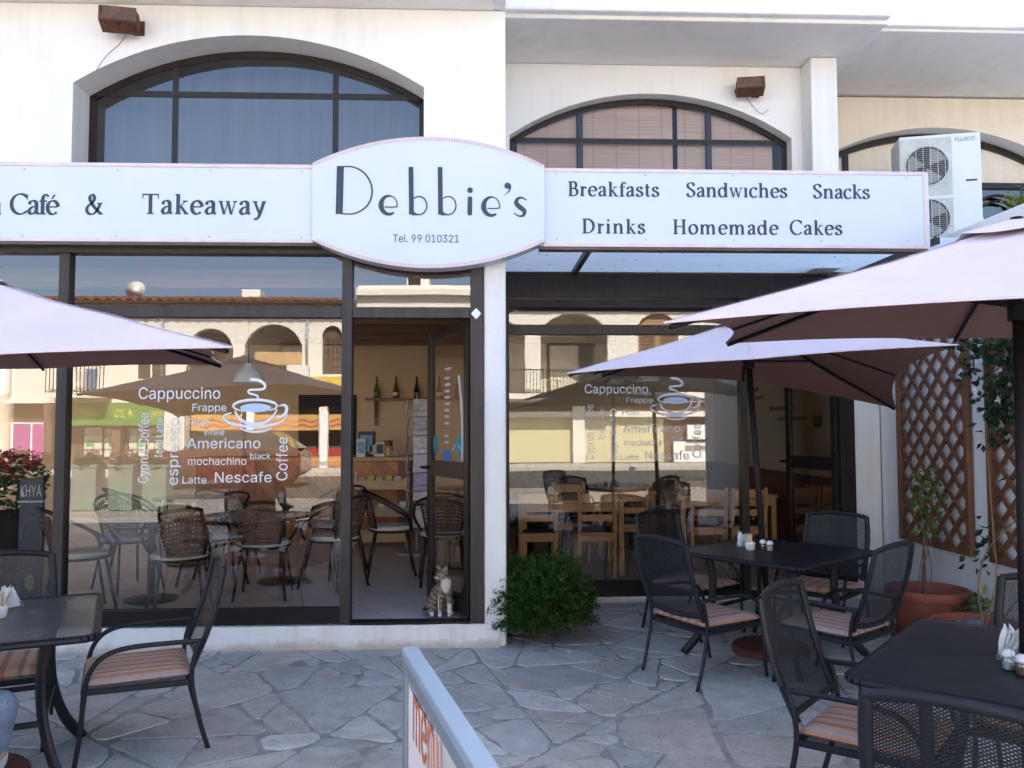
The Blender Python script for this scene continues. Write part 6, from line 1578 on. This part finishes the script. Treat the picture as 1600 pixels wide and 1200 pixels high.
MB().box(xL, xM, -YA-4, -YA-2.2, 0, zA).build('rear_wall', M['sunw'], HA)
MB().box(xL, xM, -YA-2.19, -YA+.0, z1A-.25, z1A-.001).build('floor_slab', M['sunw'], HA)
MB().box(xL, xM, -YA-2.19, -YA+.55, zA+.001, zA+.10).build('eave', pm('dark_eave', (.10,.065,.045), .8), HA)
m = MB().add([(xL, -YA+.6, zA+.10), (xM, -YA+.6, zA+.10), (xM, -YA-3, zA+.55), (xL, -YA-3, zA+.55), (xL, -YA-3, zA+.101), (xM, -YA-3, zA+.101)], [(0, 1, 2, 3), (0, 3, 4), (1, 5, 2), (3, 2, 5, 4), (0, 4, 5, 1)]); m.build('roof', tile, HA)
rail(HA, a1[0], a1[1], a1[2], a1[2]+.95, -YA+.03); rail(HA, a2[0], a2[1], a2[2], a2[2]+.95, -YA+.03)
x0, zb = ol(398, 571); x1, zt = ol(476, 550); MB().box(x0, x1, -YA-.10, -YA-.06, zb, zt).build('reed_screen', pm('reed', (.50,.33,.16), .8, 0, .3, 12), HA)
for (p0, p1, t_, b_) in ((220, 256, 540, 590),):
    xa, za = ol(p0, t_); xb, zb = ol(p1, b_)
    f = MB().box(xa-.06, xb+.06, -YA+.001, -YA+.06, zb-.08, za+.06).build('window', woodfr, HA); MB().box(xa, xb, -YA+.061, -YA+.065, zb, za).build('pane', M['glassU'], f)
    MB().box((xa+xb)/2-.03, (xa+xb)/2+.03, -YA+.066, -YA+.08, zb, za).box(xa-.12, xb+.12, -YA+.001, -YA+.18, zb-.17, zb-.085).build('sill', M['sunw'], f)
m = MB().box(w1[0], w1[1], -YA-.2, -YA-.16, w1[2], w1[4]); f = m.build('window', woodfr, HA); m = MB()
for k in range(1, 4): x = w1[0]+(w1[1]-w1[0])*k/4; m.box(x-.02, x+.02, -YA-.158, -YA-.14, w1[2], w1[3])
for k in range(1, 5): z = w1[2]+(w1[3]-w1[2])*k/5; m.box(w1[0], w1[1], -YA-.158, -YA-.145, z-.02, z+.02)
m.build('grille', M['black'], f)
bd = pm('blue_shutter', (.06,.16,.34), .6)
xa, za = ol(136, 577); xb, zb = ol(152, 616); MB().box(xa, xb, -YA+.001, -YA+.04, zb, za).build('shutter', bd, HA)
xa, za = ol(120, 580); xb, zb = ol(134, 605); MB().box(xa, xb, -YA+.001, -YA+.05, zb, za).build('shutter', pm('pale_louvre', (.62,.58,.50), .7), HA)
rail(HA, ol(104, 0)[0], ol(190, 0)[0], ol(0, 616)[1], ol(0, 572)[1], -YA+.75); MB().box(ol(104, 0)[0], ol(190, 0)[0], -YA+.001, -YA+.8, ol(0, 616)[1]-.14, ol(0, 616)[1]).build('balcony', M['sunw'], HA)
m = MB()
for px in (265, 485): x = ol(px, 0)[0]; m.tube([(x, -YA+.06, z1A), (x, -YA+.06, zA-.05)], .05, 8)
m.build('drainpipe', M['greyp'], HA, smooth=True)
x = ol(30, 0)[0]; MB().tube([(x, -YA+.15, zA-.4), (x, -YA+.15, ol(0, 610)[1]), (x-.35, -YA+.3, ol(0, 622)[1]), (x-.38, -YA+.4, ol(0, 638)[1])], .16, 12).build('duct', M['alu'], HA, smooth=True)
# ground floor of A
MB().box(xL, ol(262, 0)[0], -YA-.56, -YA-.5, 0.1, z1A-.26).build('shop_wall', M['brownw'], HA)
MB().box(ol(262, 0)[0], xM, -YA-1.5, -YA-1.44, 0.1, z1A-.26).build('shop_wall', M['brownw'], HA)
for px in (92, 196, 286, 392, 510):
    x = ol(px, 0)[0]; MB().box(x-.14, x+.14, -YA-.3, -YA-.02, .1, z1A-.251).build('pier', M['sunw'] if px > 300 else M['brownw'], HA)
# green estate sign (reads the right way round on the building, mirrored in the glass)
xa, za = ol(104, 630); xb, zb = ol(290, 664)
SGR = thing('green_sign', 'green shop sign with yellow letters mirrored in the left window', 'sign', ((xa+xb)/2, -YA+.02, zb)); hw, hh = (xb-xa)/2, za-zb
MB().box(-hw, hw, .001, .10, 0, hh).build('board', pm('green_board', (.10,.24,.05), .5, 0, .1), SGR)
def put_far(mb, txt, xa, xb, zb, cap, y, **kw):
    """letters on a face that looks towards +y"""
    o = len(mb.v); put_text(mb, txt, -xb, -xa, zb, cap, 0, **kw)
    for i in range(o, len(mb.v)): v = mb.v[i]; mb.v[i] = Vector((-v.x, y, v.z))
yl = pm('yellow_letters', (.75,.62,.10), .5)
cxm = (xa+xb)/2; m = MB()
put_far(m, 'PROPERTY SALES', ol(120, 0)[0]-cxm, ol(170, 0)[0]-cxm, hh*.40, hh*.26, .102); put_far(m, 'A 20', ol(196, 0)[0]-cxm, ol(223, 0)[0]-cxm, hh*.38, hh*.36, .102); put_far(m, 'SALES', ol(250, 0)[0]-cxm, ol(272, 0)[0]-cxm, hh*.40, hh*.22, .102)
m.build('lettering', yl, SGR)
# notice windows full of property cards
paper2 = pm('pale_card', (.62,.62,.50), .7, 0, .1, 9)
for k, (p0, p1) in enumerate(((122, 152), (154, 184), (192, 220), (222, 246))):
    xa, za = ol(p0, 666); xb, zb = ol(p1, 716); f = MB().box(xa, xb, -YA-.499, -YA-.44, zb, za).build('notice_window', woodfr, HA)
    m = MB()
    for i in range(2):
        for j in range(4):
            w_ = (xb-xa)/2-.05; h_ = (za-zb)/4-.05; m.box(xa+.04+i*(w_+.03), xa+.04+i*(w_+.03)+w_, -YA-.439, -YA-.43, zb+.04+j*(h_+.04), zb+.04+j*(h_+.04)+h_)
    m.build('card', paper2, f)
    m = MB(); xx = xa+.1+.1*k; m.box(xx, xx+.25, -YA-.429, -YA-.427, zb+.4, zb+.62); m.build('card', pm('green_card_%d' % k, (.10,.35,.15), .7), f)
xa, za = ol(8, 662); xb, zb = ol(68, 722); f = MB().box(xa-.05, xb+.05, -YA-.499, -YA-.44, zb-.05, za+.05).build('window', M['paper'], HA)
m = MB(); mx_ = (xa+xb)/2; m.box(xa+.02, mx_-.03, -YA-.439, -YA-.435, zb, za).box(mx_+.03, xb-.02, -YA-.439, -YA-.435, zb, za); m.build('pane', pm('magenta_poster', (.42,.10,.30), .5, 0, .15), f)
# orange banner with red waves
xa, za = ol(296, 648); xb, zb = ol(536, 672)
BN = thing('orange_banner', 'yellow orange shop banner with red wavy lines mirrored in the left window', 'banner', ((xa+xb)/2, -YA-.2, zb)); hw, hh = (xb-xa)/2, za-zb
MB().box(-hw, hw, 0, .04, 0, hh).build('board', pm('yellow_orange_board', (.55,.33,.10), .6), BN)
m = MB()
for z0 in (.28, .6):
    pts = [(-hw+2*hw*i/60, hh*z0+hh*.09*math.sin(i*.9)) for i in range(61)]
    ribbon(m, pts, lambda t, dr: hh*.12, lambda p: (p[0], .043, p[1]))
m.build('wave', pm('red_wave', (.42,.10,.06), .6), BN)
xa, za = ol(432, 589); xb, zb = ol(548, 612)
YS = thing('yellow_sign', 'yellow fascia sign with dark script mirrored beside the door', 'sign', ((xa+xb)/2, -YA+.02, zb)); hw, hh = (xb-xa)/2, za-zb
MB().box(-hw, hw, .001, .08, 0, hh).build('board', pm('yellow_board', (.62,.44,.05), .5), YS)
m = MB(); put_far(m, 'iol', hw-1.35, hw-.55, hh*.25, hh*.5, .082, shear=.4); m.build('lettering', M['ink'], YS)
for (p0, p1, q0, q1, mt, nm) in ((392, 401, 642, 757, 'paper', 'post'), (504, 515, 642, 762, 'paper', 'post')):
    xa, za = ol(p0, q0); xb, _ = ol(p1, q1); MB().box(xa, xb, -YA+.3, -YA+.5, .1, za).build('post', M['paper'], HA)
xa, za = ol(400, 702); xb, zb = ol(540, 712); MB().box(xa, xb, -YA-.4, -YA-.1, zb, za).build('counter', pm('red_counter', (.42,.04,.03), .5), HA)
xa, za = ol(400, 713); xb, zb = ol(540, 738); MB().box(xa, xb, -YA-.38, -YA-.12, .1, za-.01).build('counter', M['pineX'], HA)
fridge = thing('drinks_fridge', 'pale drinks fridge mirrored behind the word Filter', 'fridge', (ol(290, 0)[0], -YA+.1, .1)); MB().box(-.36, .36, -.3, .3, 0, 2.0).build('body', M['acw'], fridge, bevel=.03); MB().box(-.3, .3, .301, .31, .25, 1.6).build('door', pm('fridge_glass', (.55,.55,.50), .2), fridge)

# ---- house B
xB0, xB1 = xM+.02, orr(1330, 500)[0]; zB = orr(950, 468)[1]; z1B = orr(870, 618)[1]
b1 = (orr(842, 0)[0], orr(945, 0)[0], z1B+.1, orr(0, 512)[1], orr(0, 486)[1]); b0a = (orr(742, 0)[0], orr(818, 0)[0], z1B+.1, orr(0, 525)[1], orr(0, 498)[1])
w2 = (orr(992, 0)[0], orr(1052, 0)[0], orr(0, 560)[1], orr(0, 506)[1], orr(0, 486)[1])
seg_wall(HB, xB0, xB1, z1B, zB, [b0a, b1, w2])
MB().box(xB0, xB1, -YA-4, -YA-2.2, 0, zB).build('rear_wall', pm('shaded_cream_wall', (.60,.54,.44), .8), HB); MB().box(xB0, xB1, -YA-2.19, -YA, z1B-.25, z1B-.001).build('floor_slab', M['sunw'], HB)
MB().box(xB0, xB1, -YA-.5, -YA+.25, zB-.32, zB-.12).build('cornice', M['sunw'], HB); MB().box(xB0, xB1, -YA-4, -YA-.36, zB-.05, zB+.12).build('roof', M['sunw'], HB)
rail(HB, xB0+.5, b1[1]+.1, z1B+.02, z1B+1.0, -YA+.70); MB().box(xB0+.4, b1[1]+.2, -YA+.001, -YA+.8, z1B-.15, z1B).build('balcony', M['sunw'], HB)
xa, za = orr(862, 528); xb, zb = orr(940, 612); f = MB().box(xa, xb, -YA-2.19, -YA-2.14, zb, za).build('window', woodfr, HB); MB().box(xa+.1, xa+(xb-xa)*.66, -YA-2.139, -YA-2.135, zb+.1, za-.1).build('pane', pm('pale_curtain', (.62,.56,.44), .7), f); MB().box(xa+(xb-xa)*.7, xb-.1, -YA-2.139, -YA-2.135, zb+.1, za-.1).build('pane', M['glassU'], f)
m = MB().box(w2[0], w2[1], -YA-.2, -YA-.16, w2[2], w2[4]-.05); f = m.build('window', pm('tan_shutter', (.36,.22,.12), .7), HB); m = MB()
for i in range(2):
    for k in range(13): z = w2[2]+.08+k*.10; xx = w2[0]+.1+i*(w2[1]-w2[0])/2; m.box(xx, xx+(w2[1]-w2[0])/2-.2, -YA-.158, -YA-.14, z, z+.04)
m.build('louvre', woodfr, f)
# roller shutters, wall, white door
rs = MB()
def roll_mat():
    m, nt, b = _new('cream_roller_shutter'); sp = N(nt, 'ShaderNodeSeparateXYZ'); nt.links.new(tex(nt, 'Object'), sp.inputs[0])
    fr = mth(nt, 'FRACT', mth(nt, 'DIVIDE', sp.outputs[2], .11)); c = ramp(nt, fr, [(0, (.42,.36,.20)), (.12, (.66,.60,.38)), (.9, (.68,.62,.40))]); nt.links.new(c, b.inputs['Base Color']); b.inputs['Roughness'].default_value = .5
    bump(nt, b, fr, .5, .02); return m
rmat = roll_mat()
xa, za = orr(700, 652); xb, zb = orr(896, 776); MB().box(xa, xb, -YA-.35, -YA-.3, .1, za).build('roller_shutter', rmat, HB)
xc, _ = orr(909, 0); xd, _ = orr(1031, 0); MB().box(xc, xd, -YA-.35, -YA-.3, .1, za).build('roller_shutter', rmat, HB)
MB().box(xb, xc, -YA-.3, -YA+.05, .1, z1B-.251).build('pier', M['sunw'], HB); MB().box(xB0, xB1, -YA-.36, -YA+.02, za+.001, za+.22).build('lintel', M['sunw'], HB)
MB().box(xB0, xa-.01, -YA-.36, -YA-.3, .1, za).build('shop_wall', M['sunw'], HB)
MB().box(xd, xB1, -YA-.36, -YA-.3, .1, za).build('shop_wall', M['brownw'], HB)
MB().box(xB0, xB1, -YA-.30, -YA-.28, za+.24, z1B-.251).build('shop_wall', M['brownw'], HB)
xa, za2 = orr(1053, 690); xb, _ = orr(1122, 0); f = MB().box(xa, xb, -YA-.299, -YA-.05, .1, za2).build('door', M['paper'], HB); MB().box(xa+.45, xb-.4, -YA-.049, -YA-.04, .55, za2-.15).build('pane', pm('mottled_glass', (.33,.28,.22), .3, 0, .3, 12), f)
xa, za2 = orr(1073, 664); xb, zb = orr(1110, 686); MB().box(xa, xb, -YA-.04, -YA+.1, zb, za2).build('fan_light', M['paper'], HB)
# roof clutter
def tank(px0, px1, pt, pb, right, label, back=1.2):
    fn = orr if right else ol; xa, za = fn(px0, pt); xb, zb = fn(px1, pb); H = thing('water_tank', label, 'water tank', ((xa+xb)/2, -YA-back, zb), 0, 'water tanks on the roofs opposite')
    w_, h_ = (xb-xa)/2, za-zb
    MB().box(-w_, w_, -w_, w_, .18, h_).build('tank', M['paper'], H, bevel=.03); MB().box(-w_*.9, -w_*.7, -w_*.8, w_*.8, -.9, .179).box(w_*.7, w_*.9, -w_*.8, w_*.8, -.9, .179).build('stand', woodfr, H)
tank(367, 397, 446, 474, False, 'white water tank on the tiled roof mirrored in the left window'); tank(566, 600, 441, 476, False, 'white water tank on the flat roof mirrored above the door')
H = thing('roof_cooler', 'grey box air cooler on the flat roof mirrored above the door', 'cooler', (ol(652, 0)[0], -YA-1.2, zB+.12)); MB().box(-.42, .42, -.4, .4, 0, .75).build('casing', M['acw'], H, bevel=.02); MB().box(-.36, .1, .401, .41, .08, .67).build('grille', M['bronze'], H)
H = thing('satellite_dish', 'white satellite dish on a mast mirrored in the upper left pane', 'satellite dish', (ol(218, 0)[0], -YA-.6, zA+.2)); MB().tube([(0,0,0), (0,0,1.5)], .03, 6).build('mast', M['greyp'], H)
o = MB().lathe([(0,0),(.2,.02),(.36,.09)], 20).build('dish', M['paper'], H, smooth=True); o.location = (-.1, .12, .35); o.rotation_euler = (R(-70), 0, 0)
# overhead cables
for i, (z0, z1, y) in enumerate(((7.6, 6.6, -17), (7.3, 6.4, -17.2), (6.9, 6.1, -17.5), (6.6, 5.9, -17.8))):
    pts = [(-26+52*k/20, y, z0+(z1-z0)*k/20*.3+.9*((k-10)/10)**2-.3+.035*k) for k in range(21)]
    tag(MB().tube(pts, .016, 5).build('overhead_cable', M['black'], None), ['highest', 'second highest', 'second lowest', 'lowest'][i]+' of the black overhead cables crossing the street', 'cable', 'overhead cables above the street')
for i, x in enumerate((-26, 26)):
    P = thing('utility_pole', 'wooden utility pole carrying the cables at the %s end of the street' % ('left', 'right')[i], 'pole', (x, -17.4, 0), 0); MB().tube([(0,0,0), (0,0,8.6)], [.14,.10], 10).build('post', M['brownw'], P, smooth=True); MB().box(-.06, .06, -.7, .7, 7.4, 7.52).build('cross_arm', M['brownw'], P)
# green planters along the terrace edge
mint = pm('mint_planter', (.17,.23,.19), .7, 0, .12, 3)
def planter(px, yv, label, petals, seed):
    p = at(px, 700, yv); t = thing('planter', label, 'planter', (p.x, -yv, -.02), 0, 'green planters with flowers at the street edge')
    MB().box(-.22, .22, -.20, .20, 0, .80).box(-.235, .235, -.215, .215, .79, .85).build('box', mint, t, bevel=.01)
    st = MB(); rn = random.Random(seed)
    for k in range(10): st.tube([(rn.uniform(-.2,.2), rn.uniform(-.1,.1), .84), (rn.uniform(-.28,.28), rn.uniform(-.15,.2), 1.1)], .006, 5)
    st.build('stem', M['leaf'], t); blossoms(420, .26, (0, 0, .90), seed, .04, .45).build('foliage', M['leaf'], t)
    m = MB()
    for i in range(10): b = blossoms(34, .075, (rn.uniform(-.22,.22), rn.uniform(-.12,.20), rn.uniform(.90,1.06)), seed+i, .026); m.add(b.v, b.f)
    m.build('blossom', M[petals], t)
for i, (px, lb, pt) in enumerate(((140, 'mint green planter of pink flowers mirrored beside the window frame', 'pinkf'), (196, 'mint green planter with trailing leaves and few flowers, second from the window frame', 'pinkf'), (248, 'mint green planter of red flowers mirrored behind the words Cyprus Coffee', 'redf'), (20, 'mint green planter of red flowers mirrored in the leftmost pane', 'redf'))): planter(px, 10.2, lb, pt, 50+i*7)
# a parked car on the street
def car():
    c = at(372, 0, 16.0); t = thing('parked_car', 'dark red hatchback parked on the street, mirrored below the window lettering', 'car', (c.x, -16.0, -.02))
    sec = [(-1.95,.48,.66,.70),(-1.90,.30,.86,.78),(-1.3,.24,.95,.82),(-.85,.22,1.0,.83),(-.15,.22,1.02,.84),(1.0,.22,1.02,.84),(1.7,.26,1.0,.80),(1.92,.40,.86,.72)]
    m = MB(); n = len(sec)
    for (x, zb, zt, w_) in sec: m.v += [Vector(p) for p in ((x,-w_*.93,zb), (x,-w_,zb+.18), (x,-w_,(zb+zt)/2+.05), (x,-w_*.94,zt), (x,w_*.94,zt), (x,w_,(zb+zt)/2+.05), (x,w_,zb+.18), (x,w_*.93,zb))]
    for i in range(n-1):
        for j in range(8): a, b = i*8+j, i*8+(j+1) % 8; m.face((a, b, b+8, a+8))
    m.face(range(8)); m.face(range((n-1)*8+7, (n-1)*8-1, -1)); red = pm('maroon_car_paint', (.10,.022,.016), .25, .2, .05)
    m.build('body', red, t, smooth='auto', bevel=.02)
    m = MB(); cab = [(-1.0,.99,.76,0),(-.35,1.42,.62,1),(.2,1.47,.63,1),(1.1,1.42,.62,1),(1.75,1.0,.74,0)]
    m = MB().add([(-1.0,-.76,1.0),(-.35,-.60,1.44),(1.15,-.60,1.44),(1.78,-.74,1.0),(-1.0,.76,1.0),(-.35,.60,1.44),(1.15,.60,1.44),(1.78,.74,1.0)], [(0,1,2,3),(7,6,5,4),(0,4,5,1),(2,6,7,3)]); m.build('window', pm('car_glass', (.02,.022,.025), .05), t)
    MB().add([(-.38,-.605,1.442),(1.18,-.605,1.442),(1.18,.605,1.442),(-.38,.605,1.442),(-.2,-.5,1.485),(1.0,-.5,1.485),(1.0,.5,1.485),(-.2,.5,1.485)], [(0,1,5,4),(1,2,6,5),(2,3,7,6),(3,0,4,7),(4,5,6,7)]).build('roof', red, t, smooth=False)
    for x in (-1.25, 1.25):
        for s in (-1, 1):
            w_ = MB().lathe([(.20,-.09),(.30,-.09),(.315,-.05),(.315,.05),(.30,.09),(.20,.09)], 24).xf(Matrix.Translation((x, s*.76, .315)) @ Matrix.Rotation(R(90), 4, 'X')).build('wheel', M['black'], t, smooth='auto'); MB().lathe([(.0,-.06),(.20,-.085),(.20,.085),(0,.06)], 20).xf(Matrix.Translation((x, s*.76, .315)) @ Matrix.Rotation(R(90), 4, 'X')).build('rim', M['alu'], w_)
    for s in (-1, 1): MB().box(-1.965,-1.90, s*.52-.15, s*.52+.15, .60, .74).build('headlight', M['ceramic'], t); MB().box(1.86,1.93, s*.58-.10, s*.58+.10, .62, .85).build('tail_light', pm('tail_red', (.45,.02,.02), .2), t)
car()
# tall lamp post by the kerb
c = at(1120, 0, 17); LP = thing('street_lamp', 'white street lamp post mirrored at the right of the right window', 'street lamp', (c.x, -14.2, -.02)); MB().tube([(0,0,0), (0,0,6.0)], [.09,.06], 10).build('post', M['paper'], LP, smooth=True); MB().tube([(0,0,5.9), (0,-.7,6.2)], .04, 8).build('arm', M['paper'], LP, smooth=True); MB().box(-.10, .10, -1.2, -.68, 6.14, 6.24).build('lamp_head', M['greyp'], LP, bevel=.02)

# red geraniums in a dark trough on the terrace, left of the camera; dark box added to block bright ground reflections
dkt = pm('dark_trough', (.035,.03,.028), .7, 0, .3, 6)
def trough(px, yv, w_, label, seed):
    p = at(px, 700, yv); t = thing('flower_trough', label, 'flower trough', (p.x, -yv, 0), 0, 'dark troughs of geraniums on the terrace')
    MB().box(-w_, w_, -.2, .2, 0, .88).box(-w_-.02, w_+.02, -.22, .22, .86, .92).build('box', dkt, t, bevel=.01)
    st = MB(); rn = random.Random(seed)
    for k in range(14): st.tube([(rn.uniform(-w_*.8,w_*.8), rn.uniform(-.1,.1), .9), (rn.uniform(-w_,w_), rn.uniform(-.15,.2), 1.15)], .006, 5)
    st.build('stem', M['leaf'], t); m = MB()
    for k in range(5): b = blossoms(150, .24, (-w_+2*w_*(k+.5)/5, 0, 1.02), seed+k, .04, .5); m.add(b.v, b.f)
    m.build('foliage', M['leaf'], t); m = MB()
    for i in range(18): b = blossoms(34, .07, (rn.uniform(-w_,w_), rn.uniform(-.12,.22), rn.uniform(1.05,1.25)), seed+20+i, .024); m.add(b.v, b.f)
    m.build('blossom', M['redf'], t)
trough(18, 4.7, .55, 'dark trough of red geraniums mirrored in the leftmost pane', 91)
# doors inside the loggias and small fittings
for a_, pm_ in ((a1, .3), (a2, .62)):
    xc = a_[0]+(a_[1]-a_[0])*pm_; f = MB().box(xc-.55, xc+.55, -YA-2.19, -YA-2.14, z1A, z1A+2.1).build('balcony_door', woodfr, HA); MB().box(xc-.45, xc-.04, -YA-2.139, -YA-2.13, z1A+.15, z1A+1.95).box(xc+.04, xc+.45, -YA-2.139, -YA-2.13, z1A+.15, z1A+1.95).build('pane', M['glassU'], f)
for k, (xx, zz, H_) in enumerate(((w1[0]-.8, z1A+.5, HA), (b1[1]+.35, z1B+.35, HB))):
    MB().box(xx-.38, xx+.38, -YA+.02, -YA+.30, zz, zz+.55).build('wall_air_conditioner', M['acw'], H_, bevel=.02)
tb = MB().tube([(b1[0]+.6, -YA+.4, z1B), (b1[0]+.6, -YA+.4, z1B+.6)], .03, 8).lathe([(0,z1B+.6),(.4,z1B+.6),(.4,z1B+.63),(0,z1B+.63)], 16, (b1[0]+.6, -YA+.4, 0)); T_ = tb.build('balcony_table', M['paper']); tag(T_, 'small white table on the balcony mirrored in the right window', 'table')
m = MB()
for k in range(46):
    x_ = xL+(xM-xL)*k/46; m.tube([(x_, -YA+.62, zA+.11), (x_, -YA-.4, zA+.24)], .10, 6)
m.build('tile_edge', tile, HA)
